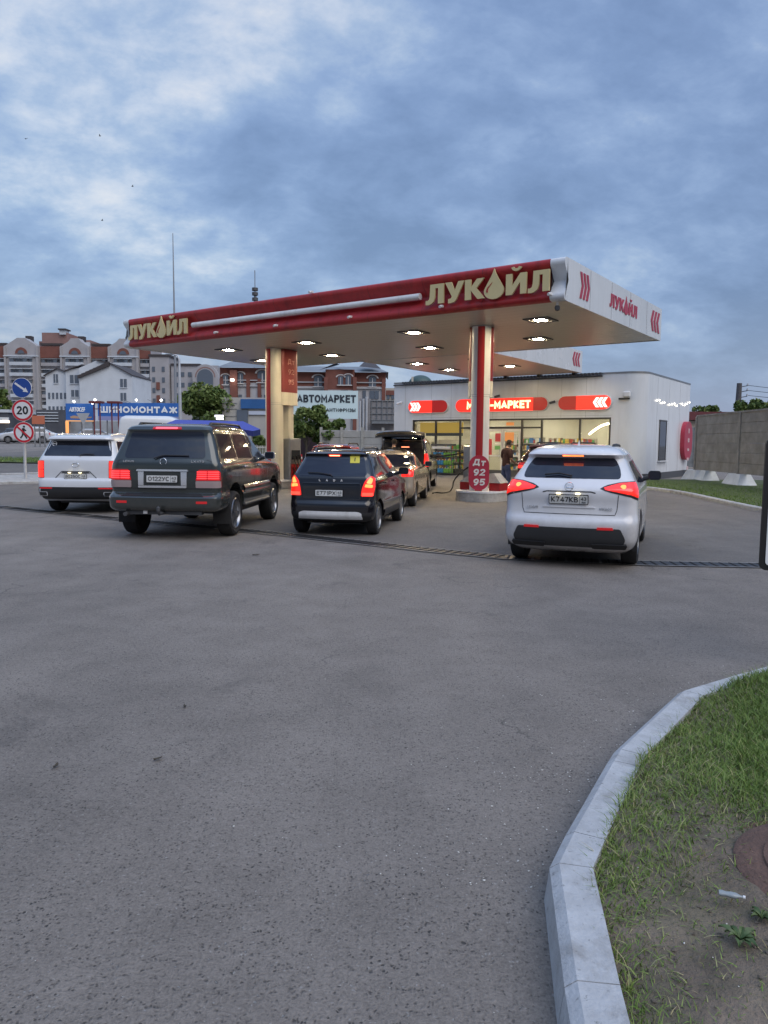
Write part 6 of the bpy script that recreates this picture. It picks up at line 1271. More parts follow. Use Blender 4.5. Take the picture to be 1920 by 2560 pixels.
# brick building with white trim
YR = 112; kA = YR / 1851.; bb = thing('brick_building', 'red brick building with white arched window surrounds and a grey hipped roof', 'building', (bx_(750), YR, 0), 0); ox = bx_(750); oz = 0
rd, wh, wn, rf = MB(), MB(), MB(), MB()
put(rd, 545, 690, 918, 955, 12, 2); put(wh, 545, 690, 955, 1110, 12, 2); put(rd, 690, 962, 930, 965, 12, 0); put(wh, 690, 962, 965, 1110, 12, 0); put(rd, 815, 885, 926, 975, 3, -1.5); put(wh, 815, 885, 975, 1100, 3, -1.5)
for px in (545, 612, 640, 690, 812, 882, 952): put(rd, px, px + 9, 945, 1100, .4, -1.85 if 800 < px < 890 else (-.3 if px >= 690 else 1.7))
for py in (948, 962): put(wh, 545, 690, py, py + 2.5, .3, 1.75); put(wh, 690, 962, py + 6, py + 8.5, .3, -.25)
put(rd, 572, 590, 925, 1080, .8, 1.3)
rf.add([(bx_(540) - ox, 1, bz_(919)), (bx_(700) - ox, 1, bz_(919)), (bx_(680) - ox, 9, bz_(880)), (bx_(580) - ox, 9, bz_(880))], [[0, 1, 2, 3]])
zz = bz_(931); rf.add([(bx_(684) - ox, -1, zz), (bx_(968) - ox, -1, zz), (bx_(935) - ox, 7, bz_(905)), (bx_(700) - ox, 7, bz_(905))], [[0, 1, 2, 3]]); rf.add([(bx_(968) - ox, -1, zz), (bx_(968) - ox, 12, zz), (bx_(935) - ox, 7, bz_(905))], [[0, 1, 2]])
rf.add([(bx_(896) - ox, -.6, bz_(917)), (bx_(950) - ox, -.6, bz_(922)), (bx_(930) - ox, 4, bz_(898)), (bx_(906) - ox, 4, bz_(898))], [[0, 1, 2, 3]], 1)
rf.add([(bx_(800) - ox, -2.2, bz_(929)), (bx_(840) - ox, -2.2, bz_(912)), (bx_(888) - ox, -2.2, bz_(930)), (bx_(845) - ox, 4, bz_(905))], [[0, 1, 3], [1, 2, 3]])
rf.build('roof', [mat('grey tin roof', (.20, .22, .24), .6, var=.15, vscale=.5), m_dark], bb); rd.build('brick_wall', m_brick, bb); wh.build('pale_wall', mat('pale block wall', (.46, .46, .47), .9, var=.1, vscale=.4), bb)
m_trim = mat('white window trim', (.62, .60, .58), .8)
for px, py, w, h, y in ((553, 940, 13, 20, 1.85), (590, 935, 14, 22, 1.85), (640, 932, 24, 22, 1.85), (785, 945, 20, 20, -.15), (846, 945, 12, 18, -1.65), (864, 943, 13, 20, -1.65), (920, 945, 18, 20, -.15), (555, 990, 9, 24, 1.85), (592, 985, 8, 24, 1.85), (640, 985, 10, 22, 1.85), (656, 985, 10, 22, 1.85), (780, 976, 16, 14, -.15), (852, 976, 18, 20, -1.65), (905, 975, 8, 20, -.15), (922, 975, 12, 20, -.15), (935, 975, 10, 20, -.15)):
    q = MB(); put(q, px, px + w, py, py + h, .2, y)
    if py < 950: cxx = (bx_(px) + bx_(px + w)) / 2 - ox; rr_ = (bx_(px + w) - bx_(px)) / 2; q.prism([(rr_ * math.cos(R(t)), rr_ * .6 * math.sin(R(t))) for t in range(0, 181, 20)], .2, 0, frame((cxx, y + .2, bz_(py) - .005), (1, 0, 0)))
    f_ = q.build('window', m_pane, bb)
    if py < 950:
        q = MB(); cxx = (bx_(px) + bx_(px + w)) / 2 - ox; rr_ = (bx_(px + w) - bx_(px)) / 2 + .28
        for t in range(0, 180, 20): q.add([(cxx + rr_ * f * math.cos(R(t_2)), y - .06, bz_(py) + rr_ * f * .6 * math.sin(R(t_2)) + .0) for f, t_2 in ((.82, t), (1.12, t), (1.12, t + 20), (.82, t + 20))], [[0, 1, 2, 3]])
        put(q, px + w * .45, px + w * .55, py, py + h, .05, y - .055); put(q, px - 3, px + w + 3, py + h, py + h + 2.2, .25, y - .2); q.build('trim', m_trim, f_)
q = MB(); q.lathe([(0, -.2), (.3, -.15), (.3, .12), (0, .2)], 10, 0, Matrix.Translation((bx_(580) - ox, .8, bz_(950)))); q.build('wall_lamp', emis('white wall lamp', (1, .95, .85), 5), bb)
# domed building behind the shop
YD = 135; kA = YD / 1851.; o = thing('domed_building', 'green dome and cream upper storey rising behind the shop roof', 'building', (bx_(1045), YD, 0), 0); ox = bx_(1045)
q = MB(); r = 2.25; q.lathe([(r * math.cos(R(a)), r * .75 * math.sin(R(a))) for a in range(0, 91, 10)], 24, 0, Matrix.Translation((bx_(1050) - ox, 4, bz_(954)))); q.build('dome', mat('green dome', (.05, .09, .085), .5, var=.15), o)
q = MB(); put(q, 1015, 1085, 953, 1060, 8, 0); put(q, 960, 1010, 968, 1060, 8, 0); put(q, 1026, 1031, 938, 956, .5, 1.5); q.build('wall', mat('cream far wall', (.48, .45, .38), .9, var=.1), o); q = MB(); put(q, 962, 990, 974, 985, .3, -.3); put(q, 1016, 1084, 955, 959, .3, -.3); q.build('brick_band', m_brick, o); q = MB(); put(q, 965, 972, 984, 995, .2, -.2); put(q, 976, 983, 984, 995, .2, -.2); q.build('window', m_pane, o)
# grey sheds with pipes behind the billboard
YG = 72; kA = YG / 1851.; o = thing('clad_shed', 'grey ribbed metal shed with pale pipes behind the grey fence', 'shed', (bx_(940), YG, 0), 0); ox = bx_(940)
q = MB(); put(q, 897, 924, 994, 1110, 5, 0); put(q, 924, 990, 998, 1110, 5, .3); q.build('wall', mat('grey cladding', (.27, .26, .265), .6, var=.12, vscale=.8), o)
q = MB()
for px in (926, 940, 953, 966, 979): put(q, px, px + 1.6, 998, 1048, .12, .18)
for py in (998, 1014, 1030, 1046): put(q, 924, 990, py, py + 1.6, .1, .2)
put(q, 928, 990, 1050, 1056, 1.2, -.9); q.build('rib', m_grey, o)
q = MB()
for px in (899, 907, 915): q.tube([(bx_(px) - ox, -.3, 0), (bx_(px) - ox, -.3, bz_(990) - .2 * (px % 3))], .12, 8)
q.build('pipe', m_pole, o)
# small building with blue fascia
YF = 70; kA = YF / 1851.; o = thing('kiosk_building', 'low cream building with a blue fascia board and white sign', 'building', (bx_(615), YF, 0), 0); ox = bx_(615)
q = MB(); put(q, 557, 672, 994, 1115, 6, 0); q.build('wall', mat('cream cladding', (.46, .44, .40), .8, var=.08, vscale=.6), o); q = MB(); put(q, 604, 672, 998, 1021, .25, -.27); q.build('fascia_board', mat('blue fascia', (.03, .12, .32), .5, var=.12, vscale=.8), o); q = MB(); put(q, 594, 621, 1024, 1058, .15, -.16); q.build('window', m_pane, o); q = MB(); put(q, 623, 672, 1027, 1036, .15, -.16); q.build('sign_panel', mat('pale sign', (.55, .60, .70), .5), o)
q = MB()
for py in (1008, 1022, 1040, 1058): put(q, 557, 594, py, py + .8, .04, -.05)
q.build('cladding_joint', m_grey, o)
# ------------------------------------------------------------------ billboards
def board(name, label, px0, px1, py0, py1, Y, m, posts=True, group=None):
    a, b = D(px0, py1, Y), D(px1, py0, Y); g = gz((a.x + b.x) / 2, Y); o = thing(name, label, 'billboard', ((a.x + b.x) / 2, Y, g), 0, group); w, h = b.x - a.x, b.z - a.z; zc_ = (a.z + b.z) / 2 - g
    q = MB(); q.box((0, .06, zc_), (w, .12, h)); q.build('panel', m, o); q = MB()
    for x in (-w * .4, 0, w * .4): q.tube([(x, .2, 0), (x, .2, zc_ + h / 2)], .06, 8)
    q.build('post', m_grey, o); return o, w, h, zc_
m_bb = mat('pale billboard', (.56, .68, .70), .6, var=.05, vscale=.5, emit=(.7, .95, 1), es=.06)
o, w, h, zc_ = board('billboard', 'pale billboard with dark parts market lettering above the leafy tree', 726, 895, 977, 1046, 66, m_bb)
q = MB(); q.text('АВТОМАРКЕТ', .98, .02, frame((.20, -.012, zc_ + .16), (1, 0, 0)), 0, .028, width=w * .87); q.text('РЕАГЕНТЫ, АНТИФРИЗЫ', .42, .02, frame((.20, -.012, zc_ - .62), (1, 0, 0)), 0, .018, width=w * .86); q.build('lettering', mat('dark lettering', (.035, .045, .06), .6), o)
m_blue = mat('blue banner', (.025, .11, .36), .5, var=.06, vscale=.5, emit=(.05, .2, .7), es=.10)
o, w, h, zc_ = board('billboard', 'long blue tyre service banner with white lettering behind the parked estates', 245, 449, 1008, 1051, 60, m_blue)
q = MB(); q.box((0, -.01, zc_ - h / 2 + .17), (w - .02, .02, .34)); q.build('lower_band', mat('lilac band', (.30, .32, .55), .5), o); q = MB(); q.text('ШИНОМОНТАЖ', .72, .03, frame((0, -.016, zc_ - .10), (1, 0, 0)), 0, .028, width=w * .95); q.build('lettering', mat('white lettering', (.72, .74, .76), .5, emit=(1, 1, 1), es=.08), o)
q = MB()
for x in (-w / 2, 0, w * .3): q.lathe([(0, -.1), (.11, 0), (0, .1)], 8, 0, Matrix.Translation((x, -.5, zc_ + h / 2 + .2)))
for x in (-w * .1, w * .2, w * .45): q.tube([(x, .1, zc_ + h / 2), (x - .4, -.6, zc_ + h / 2 + .25)], .02, 5, 1)
q.build('spotlight', [emis('spotlight', (.95, .97, 1), 9), m_grey], o)
o, w, h, zc_ = board('billboard', 'small square blue board with white script next to the long banner', 165, 236, 1009, 1050, 58, m_blue)
q = MB(); q.text('АВТОСЕРВИС', .5, .02, frame((.06, -.012, zc_ + .0), (1, .1, 0)), 0, .02, width=w * .78, shear=.25); q.build('lettering', mat('white script', (.72, .74, .76), .5, emit=(1, 1, 1), es=.08), o); q = MB(); q.prism([(-.8, -.38), (-.5, -.28), (.2, -.42), (.9, -.36), (.85, -.48), (-.2, -.52), (-.75, -.5)], .01, 0, frame((0, -.002, zc_), (1, 0, 0))); q.build('swoosh', mat('tan swoosh', (.50, .33, .22), .5), o)
q = MB(); q.lathe([(0, -.1), (.12, 0), (0, .1)], 8, 0, Matrix.Translation((-.25, -.5, zc_ + h / 2 + .12))); q.lathe([(0, -.1), (.1, 0), (0, .1)], 8, 0, Matrix.Translation((w / 2 + .05, -.5, zc_ + h / 2 - .0))); q.build('spotlight', emis('spot', (.95, .97, 1), 9), o)
q = MB(); q.box((0, -.01, zc_ - h / 2 - .06), (w, .1, .09)); q.build('lit_edge', emis('amber strip', (1, .5, .2), .4), o)
o, w, h, zc_ = board('billboard', 'rounded orange panel beside the twenty sign', 80, 110, 1039, 1060, 60, mat('orange panel', (.55, .17, .09), .6))
p = D(168, 1068, 57); o = tag(MB().box((0, 0, 0), (.24, .1, .9), 0, bev=.03).build('light_column', emis('amber lamp', (1, .4, .12), .8), None, p), 'short glowing orange column below the square blue board', 'lamp')
p = D(268, 1035, 57); o = thing('car_lift', 'pair of dark red frames standing before the tyre banner', 'car lift', (p.x, 57, gz(p.x, 57)), 0); zt = D(268, 1006, 57).z - gz(p.x, 57)
q = MB()
for x in (-1.0, -.55, .35, .85): q.tube([(x, 0, 0), (x, 0, zt)], .05, 6)
q.build('post', mat('dark red frame', (.16, .025, .03), .5), o); q = MB(); q.box((-.78, 0, zt), (.95, .7, .16)); q.box((.6, 0, zt), (.95, .7, .16)); q.box((-.78, 0, zt - .5), (.6, .06, .06)); q.box((.6, 0, zt - .5), (.6, .06, .06)); q.build('top_plate', mat('dark red plate', (.16, .03, .03), .5), o)
# hall and walls behind the car park
kA = 92 / 1851.; o = thing('service_hall', 'low dark slatted service hall behind the far car park', 'building', (bx_(110), 92, 1.3), 0); ox, oz = bx_(110), 1.3
q = MB(); put(q, 95, 160, 1028, 1110, 8, 0); put(q, -20, 36, 1034, 1110, 8, -1); q.build('wall', mat('dark hall', (.09, .095, .11), .7, var=.2, vscale=.8), o); q = MB()
for py in (1034, 1041, 1048, 1055): put(q, 98, 150, py, py + 2, .1, -.1)
put(q, -20, 40, 1029, 1036, 9, -1.2); put(q, -20, 40, 1048, 1056, .2, -1.4); q.build('slat', m_pal, o); q = MB(); put(q, 22, 45, 1056, 1062, .1, -1.7); q.build('lit_sign', emis('warm sign', (1, .8, .6), 1.6), o); q = MB(); put(q, 160, 330, 1054, 1110, 2, 2); q.build('back_wall', mat('hall back wall', (.33, .35, .37), .8, var=.35, vscale=.5), o)
oz = 0
# awning
pA = D(545, 1062, 46); o = thing('market_awning', 'blue fabric awning with a drooping valance beside the cream column', 'awning', (pA.x, 46, 0), 0); m_awn = mat('blue awning', (.055, .075, .36), .7, var=.08, vscale=.7)
a, b, e, d_ = D(440, 1048, 46), D(600, 1052, 46), D(640, 1074, 45), D(440, 1058, 43); q = MB(); q.grid([[Vector((a.x - pA.x - .3, 1, a.z)), Vector((b.x - pA.x, 1, b.z)), Vector((e.x - pA.x, .6, e.z + .05))], [Vector((a.x - pA.x - .3, -2, a.z - .42)), Vector((b.x - pA.x - .4, -2, b.z - .42)), Vector((e.x - pA.x, -2, e.z - .1))]], 0, False); q.grid([[Vector((b.x - pA.x - .4, -2, b.z - .42)), Vector((e.x - pA.x, -2, e.z - .1)), Vector((e.x - pA.x, .6, e.z + .05))], [Vector((b.x - pA.x - .4, -2, b.z - .75)), Vector((e.x - pA.x, -2, e.z - .42)), Vector((e.x - pA.x, .6, e.z - .3))]], 1, False); q.build('fabric', [m_awn, mat('dark blue valance', (.012, .02, .14), .7)], o)
q = MB()
for x in (a.x - pA.x, .2, e.x - pA.x - .1): q.tube([(x, -1.9, 0), (x, -1.9, e.z - .2)], .04, 6)
q.build('post', m_grey, o)
p = D(548, 1040, 62); q = MB(); q.box((0, 0, 0), (.72, .1, .16)); q.box((.05, 0, -.22), (.6, .1, .16)); q.tube([(0, .1, -3), (0, .1, .1)], .04, 6, 1); tag(q.build('street_sign', [emis('violet white sign', (.85, .82, 1), 2.2), m_grey], None, p), 'small glowing two line sign above the blue awning', 'sign')
# fences behind the forecourt
kF = 58; a, b = D(735, 1062, kF), D(812, 1062, kF); o = thing('sheet_fence', 'dark brown profiled sheet fence below the billboard tree', 'fence', ((a.x + b.x) / 2, kF, 0), 0); q = MB(); w = b.x - a.x
for k in range(18): q.box((-w / 2 + (k + .5) * w / 18, .02 * (k % 2), a.z / 2), (w / 18, .05, a.z))
q.build('sheet', mat('brown sheet', (.055, .035, .045), .5, var=.1), o)
a, b = D(806, 1072, 52), D(1010, 1070, 50); o = thing('slab_fence', 'pale grey ribbed concrete fence between the brown fence and the shop', 'fence', ((a.x + b.x) / 2, 51, 0), 0); w = b.x - a.x; nP = 4
for k in range(nP):
    q = MB(); x = -w / 2 + (k + .5) * w / nP
    for j in range(5): q.box((x, .02 * (j % 2), .25 + j * .5), (w / nP - .16, .10, .49), 0, bev=.02)
    q.build('panel', mat('pale slab', (.36, .35, .34), .9, var=.15, vscale=1.5), o); q = MB(); q.box((x - w / nP / 2, 0, 1.35), (.18, .2, 2.7)); q.build('post', m_conc, o)
a, b = D(560, 1115, 48), D(680, 1115, 48); o = thing('railing', 'low white picket railing behind the green off-roader', 'railing', (a.x, 48, 0), 0); w = b.x - a.x; q = MB(); q.box((w / 2, 0, a.z - .06), (w, .04, .05)); q.box((w / 2, 0, .3), (w, .04, .05))
for k in range(30): q.box((k * w / 30, 0, a.z / 2), (.03, .03, a.z + .1))
q.build('bars', m_white, o)
for px, lb in ((753, 'red and white striped bollard peeping past the black estate roof'),):
    p = D(px, 1160, 42); q = MB(); 
    for k in range(7): q.tube([(0, 0, k * .14), (0, 0, k * .14 + .139)], .06, 10, k % 2)
    tag(q.build('bollard', [m_srd, m_white], None, (p.x, 42, .0)), lb, 'bollard')
# ------------------------------------------------------------------ masts, lamps, wires
m_mast = mat('mast', (.30, .32, .35), .5, metal=.5)
p = D(432, 583, 62); g = gz(p.x, 62); tag(MB().tube([(0, 0, 0), (0, 0, (p.z) * .5), (0, 0, p.z - g)], [.13, .09, .03], 8).build('flag_mast', m_mast, None, (p.x, 62, g)), 'very tall thin pale mast rising over the end of the canopy', 'mast')
p = D(448, 886, 58); g = gz(p.x, 58); o = thing('street_lamp', 'white street lamp post with a curved arm beside the tall thin mast', 'street lamp', (p.x, 58, g), 0); zt = p.z - g; q = MB(); q.tube([(0, 0, 0), (0, 0, zt * .55), (-.0, 0, zt - .4), (-.12, 0, zt - .1), (-.45, 0, zt)], [.16, .12, .08, .06, .05], 10); q.build('post', m_pole, o); q = MB(); q.box((-.75, 0, zt), (.6, .18, .09), 0, bev=.02); q.build('lamp_head', m_grey, o)
p = D(637, 676, 210); o = thing('lattice_mast', 'distant lattice radio mast just above the canopy edge', 'mast', (p.x, 210, 0), 0); q = MB(); zt = p.z
for k in range(3): q.tube([(1.1 * math.cos(k * 2.1), 1.1 * math.sin(k * 2.1), 0), (.35 * math.cos(k * 2.1), .35 * math.sin(k * 2.1), zt * .86)], .10, 5)
for j in range(26):
    z0 = zt * .5 + j * zt * .36 / 26; f = 1.1 - .75 * z0 / (zt * .86)
    for k in range(3): q.tube([(f * math.cos(k * 2.1), f * math.sin(k * 2.1), z0), (f * math.cos((k + 1) * 2.1), f * math.sin((k + 1) * 2.1), z0 + .7)], .06, 4)
q.tube([(0, 0, zt * .84), (0, 0, zt)], .13, 5); q.build('lattice', m_mast, o); q = MB(); 
for z in (.84, .87, .895): q.lathe([(0, -.5), (.85, -.4), (.85, .4), (0, .5)], 8, 0, Matrix.Translation((0, 0, zt * z)))
q.build('antenna', m_dgrey, o)
p = D(1846, 958, 68); o = thing('power_pole', 'dark timber power pole with insulators and wires beyond the slab fence', 'power pole', (p.x, 68, 0), 0); q = MB(); q.tube([(0, 0, 0), (.1, 0, p.z)], [.34, .22], 10); q.tube([(1.0, .3, 0), (1.0, .3, p.z - 1.9)], .13, 8, 1); q.build('post', [mat('old timber', (.10, .095, .10), .9, var=.2), m_pole], o); q = MB()
for z in (.35, .8, 1.3): q.tube([(.1, 0, p.z - z), (.75, -.2, p.z - z + .12)], .04, 6); q.lathe([(0, 0), (.09, .04), (.06, .2), (0, .24)], 8, 1, Matrix.Translation((.75, -.2, p.z - z + .12)))
q.tube([(.4, -.2, p.z - 2.6), (-.6, -.8, p.z - 2.75)], .05, 6, 1); q.build('insulator', [m_dgrey, m_pole], o)
for k, z in enumerate((.2, .65, 1.1)):
    a_ = Vector((p.x + .75, 67.8, p.z - z)); e_ = a_ + Vector((26, -14 - 3 * k, -.6)); pts = [a_.lerp(e_, t / 14) + Vector((0, 0, -1.1 * (1 - (2 * t / 14 - 1) ** 2))) for t in range(15)]
    tag(MB().tube(pts, .022, 5).build('overhead_wire', m_black), ('uppermost', 'middle', 'lowest')[k] + ' of the wires sagging from the timber power pole', 'wire', 'wires from the power pole')
for k, (z, zz_) in enumerate(((14.0, 13.0), (13.2, 12.4))):
    pts = [Vector((-26 + 24 * t / 14, 90, z + (zz_ - z) * t / 14 - .6 * (1 - (2 * t / 14 - 1) ** 2))) for t in range(15)]
    tag(MB().tube(pts, .03, 5).build('overhead_wire', m_black), ('upper', 'lower')[k] + ' thin wire crossing the sky under the canopy corner', 'wire', 'wires under the canopy corner')
# birds
for k, (px, py) in enumerate(((64, 347), (250, 340), (331, 466), (255, 551))):
    p = D(px, py, 90); q = MB(); q.tube([(-.15, 0, 0), (0, 0, .0), (.13, 0, .02)], [.015, .05, .015], 6); q.add([(-.05, 0, 0), (.07, 0, 0), (.0, .27, .11), (-.06, .25, .11)], [[0, 1, 2, 3]]); q.add([(-.05, 0, 0), (.07, 0, 0), (.0, -.27, .12), (-.06, -.25, .12)], [[3, 2, 1, 0]])
    tag(q.build('flying_bird', m_black, None, p, random.uniform(0, 6)), 'tiny dark bird in the cloudy sky', 'bird', 'birds in the sky')
# ------------------------------------------------------------------ people
m_skin = mat('skin', (.36, .21, .15), .55, var=.06, vscale=12); m_shirt = mat('brown shirt', (.045, .018, .020), .85, var=.15, vscale=10, bump=.2); m_jeans = mat('blue jeans', (.05, .075, .19), .85, var=.2, vscale=9, bump=.2); m_hair = mat('dark hair', (.018, .013, .010), .8, var=.3, vscale=30, bump=.5); m_shoe = mat('pale shoe', (.42, .40, .38), .6); m_coat = mat('dark jacket', (.018, .018, .02), .85, var=.2, vscale=8)
def skinned(name, nodes, edges, m, parent, sub=2):
    me = bpy.data.meshes.new(name); me.from_pydata([n[0] for n in nodes], edges, []); o = bpy.data.objects.new(name, me); col.objects.link(o)
    s = o.modifiers.new('s', 'SKIN'); s.use_smooth_shade = True; o.modifiers.new('u', 'SUBSURF').levels = sub; o.modifiers['u'].render_levels = sub
    for v, n in zip(me.skin_vertices[0].data, nodes): r = n[1]; v.radius = r if isinstance(r, tuple) else (r, r)
    me.skin_vertices[0].data[0].use_root = True
    dg = bpy.context.evaluated_depsgraph_get(); ne = bpy.data.meshes.new_from_object(o.evaluated_get(dg)); bpy.data.objects.remove(o); bpy.data.meshes.remove(me)
    ne.materials.clear(); ne.materials.append(m); ne.polygons.foreach_set('use_smooth', [True] * len(ne.polygons)); q = bpy.data.objects.new(name, ne); col.objects.link(q); q.parent = parent; return q
def person(label, x, y, rz, sk, shirt, trousers, hold=True):
    o = thing('person', label, 'person', (x, y, .006), rz)       # faces local +y
    # one continuous body; clothing sits just outside it
    N = [((0, 0, .96), (.13, .10)), ((0, 0, 1.12), (.125, .095)), ((0, .02, 1.30), (.155, .11)), ((0, .03, 1.44), (.13, .085)), ((0, .045, 1.53), .052), ((0, .085, 1.60), .068), ((0, .115, 1.68), (.076, .092)), ((0, .115, 1.75), (.064, .076)),
         ((.09, 0, .90), .095), ((.105, .04, .50), .062), ((.11, .0, .10), .042), ((.115, .10, .045), (.045, .032)), ((.12, .19, .035), (.04, .025)),
         ((-.09, 0, .90), .095), ((-.105, -.01, .50), .062), ((-.11, -.07, .10), .042), ((-.115, .03, .045), (.045, .032)), ((-.12, .12, .035), (.04, .025)),
         ((.20, .03, 1.42), .06), ((.235, .02, 1.15), .045), ((.16, .24, 1.02), .035), ((.13, .31, 1.00), .032),
         ((-.20, .03, 1.42), .06), ((-.245, .03, 1.14), .045), ((-.14, .25, 1.06), .035), ((-.10, .32, 1.05), .032)]
    E_ = [(0, 1), (1, 2), (2, 3), (3, 4), (4, 5), (5, 6), (6, 7), (0, 8), (8, 9), (9, 10), (10, 11), (11, 12), (0, 13), (13, 14), (14, 15), (15, 16), (16, 17), (3, 18), (18, 19), (19, 20), (20, 21), (3, 22), (22, 23), (23, 24), (24, 25)]
    skinned('body', N, E_, sk, o)
    S_ = [((0, 0, .86), (.165, .135)), ((0, 0, 1.0), (.165, .135)), ((0, 0, 1.12), (.155, .124)), ((0, .02, 1.30), (.178, .132)), ((0, .03, 1.43), (.150, .105)), ((0, .045, 1.52), (.085, .075)), ((.20, .03, 1.43), .092), ((.230, .022, 1.16), .070), ((-.20, .03, 1.43), .092), ((-.238, .03, 1.16), .070)]
    skinned('shirt', S_, [(0, 1), (1, 2), (2, 3), (3, 4), (4, 5), (4, 6), (6, 7), (4, 8), (8, 9)], shirt, o)
    T = [((0, 0, 1.06), (.140, .108)), ((0, 0, .93), (.152, .124)), ((.092, 0, .86), .106), ((.105, .035, .50), .080), ((.112, .0, .04), .070), ((-.092, 0, .86), .106), ((-.105, -.012, .50), .080), ((-.112, -.07, .04), .070)]
    skinned('trousers', T, [(0, 1), (1, 2), (2, 3), (3, 4), (1, 5), (5, 6), (6, 7)], trousers, o)
    mb = MB()
    for i in range(7): pass
    P = [[(.096 * math.cos(R(a)) * math.sin(R(e)), .085 + (.108 if math.sin(R(a)) < .2 else .088) * math.sin(R(a)) * math.sin(R(e)), 1.705 + .098 * math.cos(R(e))) for a in range(0, 360, 18)] for e in (2, 25, 45, 65, 82)]
    P.append([(.098 * math.cos(R(a)), .085 + .104 * math.sin(R(a)), 1.705 - (.075 if math.sin(R(a)) < -.1 else -.03)) for a in range(0, 360, 18)])
    mb.grid(P, 0, True, closed=True); hr = mb.build('hair', m_hair, o); hr.location = (0, .028, -.005)
    mb = MB(); mb.add([(-.014, .175, 1.655), (.014, .175, 1.655), (0, .20, 1.66), (0, .172, 1.70)], [[0, 1, 2], [1, 3, 2], [3, 0, 2]], 0, True)
    for sx in (-1, 1): mb.lathe([(0, -.008), (.022, 0), (.012, .012), (0, .014)], 8, 0, Matrix.Translation((sx * .082, .08, 1.665)) @ Matrix.Rotation(R(90), 4, 'Y') @ Matrix.Diagonal((1.4, 1, 1, 1))); mb.lathe([(0, -.006), (.011, 0), (0, .006)], 8, 1, Matrix.Translation((sx * .03, .165, 1.70)))
    mb.box((0, .168, 1.625), (.045, .012, .008), 2); mb.build('face', [sk, m_black, mat('lips', (.28, .11, .09), .5)], o).location = (0, .03, -.01)
    for hx, hy, hz, sg in ((.13, .31, 1.0, 1), (-.10, .32, 1.05, -1)):
        mb = MB(); mb.tube([(hx, hy - .03, hz), (hx - sg * .01, hy + .03, hz), (hx - sg * .02, hy + .075, hz - .005)], [.028, .036, .03], 8)
        for k in range(4):
            u = (k - 1.5) * .018; L_ = (.06, .072, .068, .052)[k]; b_ = Vector((hx - sg * .02, hy + .07, hz + u)); mb.tube([b_, b_ + Vector((-sg * .015, L_ * .55, 0)), b_ + Vector((-sg * .05, L_ * .75, -.002))], [.0098, .009, .007], 6)
        b_ = Vector((hx - sg * .01, hy + .02, hz + .03)); mb.tube([b_, b_ + Vector((-sg * .03, .03, .012)), b_ + Vector((-sg * .05, .055, .004))], [.011, .010, .008], 6); mb.build('hand', sk, o)
    for sx, dy in ((1, .07), (-1, .0)):
        mb = MB(); F = [(-.045, -.08), (.045, -.08), (.05, .06), (.042, .16), (0, .20), (-.042, .16), (-.05, .06)]; mb.prism(F, .028, 0, Matrix.Translation((sx * .115, dy, .0))); mb.prism([(x_ * .9, y_ * .95) for x_, y_ in F], .05, 0, Matrix.Translation((sx * .115, dy, .028)), True); fixn(mb.build('shoe', m_shoe, o))
    return o
pp = G(1262, 1234)
person('man in a brown shirt and blue jeans filling the maroon estate, head bowed', pp.x + .02, pp.y, R(-62), m_skin, m_shirt, m_jeans)
nz_ = tag(MB().tube([(0, 0, 0), (.12, .02, .05), (.24, .0, .02)], [.03, .028, .02], 8).build('fuel_nozzle', m_black, None, (pp.x + .36, pp.y + .10, 1.04), R(-10)), 'black fuel nozzle in the hands of the man in the brown shirt', 'nozzle')
p2 = Vector((.30, 24.35, 0))
person('person in dark clothes leaning at the open back of the minivan', p2.x, p2.y, R(-12), m_skin, m_coat, m_coat)
# ------------------------------------------------------------------ small things on the verge
rust = mat('rusty lid', (.125, .075, .058), .9, var=.3, vscale=8, bump=.7, bscale=50)
pc = G(2068, 2175, .17); o = thing('manhole_lid', 'rusty brown round lid half buried in the verge soil', 'manhole lid', (pc.x, pc.y, .145), 0)
o.rotation_euler = (R(3), R(-4), 0)
mb = MB(); mb.lathe([(0, .045), (.16, .043), (.165, .050), (.20, .050), (.205, .042), (.285, .038), (.30, .028), (.305, -.02)], 40, 0); mb.build('lid', rust, o); mb = MB(); mb.lathe([(.305, -.03), (.32, .0), (.355, .005), (.36, -.04)], 40, 0); mb.build('ring', rust, o)
mb = MB(); mb.tube([(-.14, -.02, .052), (-.07, .07, .075), (.05, .09, .07), (.14, .05, .055)], .012, 6); mb.build('handle', rust, o)
pc = G(1826, 2235, .17); o = thing('plastic_bottle', 'crushed clear plastic bottle lying beside the rusty lid', 'bottle', (pc.x, pc.y, .155), R(70)); o.scale = (.42, .42, .42); m_pet = mat('cloudy plastic', (.26, .29, .30), .35, coat=.3); mb = MB(); mb.lathe([(0, -.085), (.028, -.085), (.031, -.06), (.024, -.03), (.031, 0), (.03, .04), (.012, .075), (.012, .095)], 14, 0, Matrix.Translation((0, 0, .03)) @ Matrix.Rotation(R(90), 4, 'X') @ Matrix.Diagonal((1, .7, 1, 1))); mb.build('body', m_pet, o); mb = MB(); mb.lathe([(0, .09), (.014, .09), (.014, .108), (0, .108)], 10, 0, Matrix.Translation((0, 0, .03)) @ Matrix.Rotation(R(90), 4, 'X')); mb.build('cap', m_white, o)
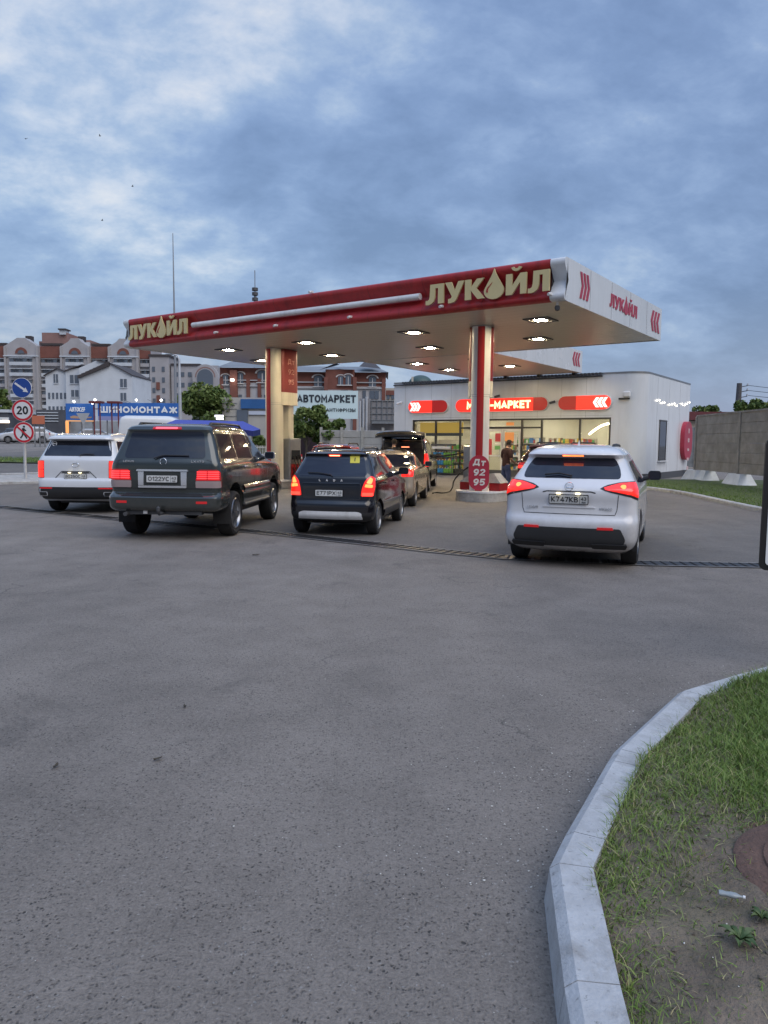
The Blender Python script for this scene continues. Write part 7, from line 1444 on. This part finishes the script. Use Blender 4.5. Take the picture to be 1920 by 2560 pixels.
# broad leaved weeds
m_weed = mat('weed leaf', (.07, .115, .035), .55, var=.25, vscale=30)
for k, (px, py, s, lb) in enumerate(((1850, 2335, .50, 'broad leaved weed below the rusty lid'), (1905, 2290, .38, 'smaller broad leaved weed near the crushed bottle'))):
    pc = G(px, py, .15); o = thing('weed', lb, 'plant', (pc.x, pc.y, island_z(pc.x, pc.y) - .005), 0, 'weeds on the verge'); mb = MB()
    for j in range(11):
        a = j * 2.4; l = s * random.uniform(.07, .13); w = l * .17; ca, sa = math.cos(a), math.sin(a); pr = []
        for t in range(6):
            f = t / 5; ww = w * math.sin(math.pi * (.12 + .85 * f)) * (1 + .25 * (t % 2)); h = .045 * s * math.sin(f * 2.4); c0 = Vector((ca * l * f, sa * l * f, h + .01)); pr.append([c0 + Vector((-sa * ww, ca * ww, .006)), c0, c0 + Vector((sa * ww, -ca * ww, .006))])
        mb.grid(pr, 0, True)
    mb.build('leaves', m_weed, o)
# dry crumbs and petals on the asphalt and verge: uncountable
mb = MB(); m_crumb = mat('pale crumbs', (.62, .60, .55), .8, var=.2, vscale=40)
def crumb(x, y, z, s, mi=0):
    T = Matrix.Translation((x, y, z)) @ Matrix.Rotation(random.uniform(0, 6), 4, 'Z') @ Matrix.Rotation(random.uniform(-.4, .4), 4, 'X'); a, b, c_ = s * random.uniform(.5, 1), s * random.uniform(.4, .9), s * random.uniform(.25, .5)
    mb.add([(-a, 0, 0), (0, -b, 0), (a, 0, 0), (0, b, 0), (a * .2, b * .1, c_), (0, 0, -c_ * .3)], [[0, 1, 4], [1, 2, 4], [2, 3, 4], [3, 0, 4], [1, 0, 5], [2, 1, 5], [3, 2, 5], [0, 3, 5]], mi, False, T)
for _ in range(420):
    t = random.random(); k = random.randrange(2, len(isl) - 2); e = isl[k]; e2 = isl[k + 1]; x = e[0] + (e2[0] - e[0]) * t; y = e[1] + (e2[1] - e[1]) * t; off = abs(random.gauss(.05, .45)); crumb(x - off, y + off * .25, .004, random.choice((.003, .004, .005, .007)), random.choice((0, 0, 0, 1)))
for _ in range(260):
    y = random.uniform(1.6, 9); x = random.uniform(-.52 * y, .3 * y)
    if not inside_isl(x + .2, y): crumb(x, y, .003, random.choice((.003, .004, .005)), random.choice((0, 1, 1, 2)))
for _ in range(170):
    y = random.uniform(1.8, 4.6); x = random.uniform(.6, 3)
    if inside_isl(x, y): crumb(x, y, island_z(x, y) + .004, random.choice((.003, .004, .006)), random.choice((0, 0, 1, 2)))
for _ in range(1500):
    y = random.uniform(1.5, 4.2); x = random.uniform(.5, 2.6)
    if inside_isl(x, y): crumb(x, y, island_z(x, y) + .002, random.choice((.004, .006, .009, .013)), 3)
tag(mb.build('litter_crumbs', [m_crumb, mat('grit', (.26, .25, .24), .9), mat('dark grit', (.05, .048, .045), .9), mat('soil crumb', (.13, .108, .085), .95, var=.4, vscale=30)]), kind='stuff')
m_lf = mat('dead leaf', (.07, .06, .045), .9)
for k, (px, py, s, lb) in enumerate(((140, 1918, .024, 'dark dead leaf lying on the open asphalt, nearest the camera'), (395, 1900, .026, 'brown crumpled leaf on the asphalt right of the dark one'), (462, 1768, .022, 'small dark leaf farther up the asphalt'), (640, 1388, .06, 'dark scrap on the asphalt just before the drain'))):
    pc = G(px, py, .004); q = MB(); q.grid([[(s * (i - 2) * .5, s * (j - 1) * .45 * math.sin((i + .6) * .62), .006 + .012 * abs(j - 1) * random.random()) for j in range(3)] for i in range(5)], 0, True); tag(q.build('dead_leaf', m_lf, None, pc, random.uniform(0, 3)), lb, 'leaf', 'dead leaves on the asphalt')
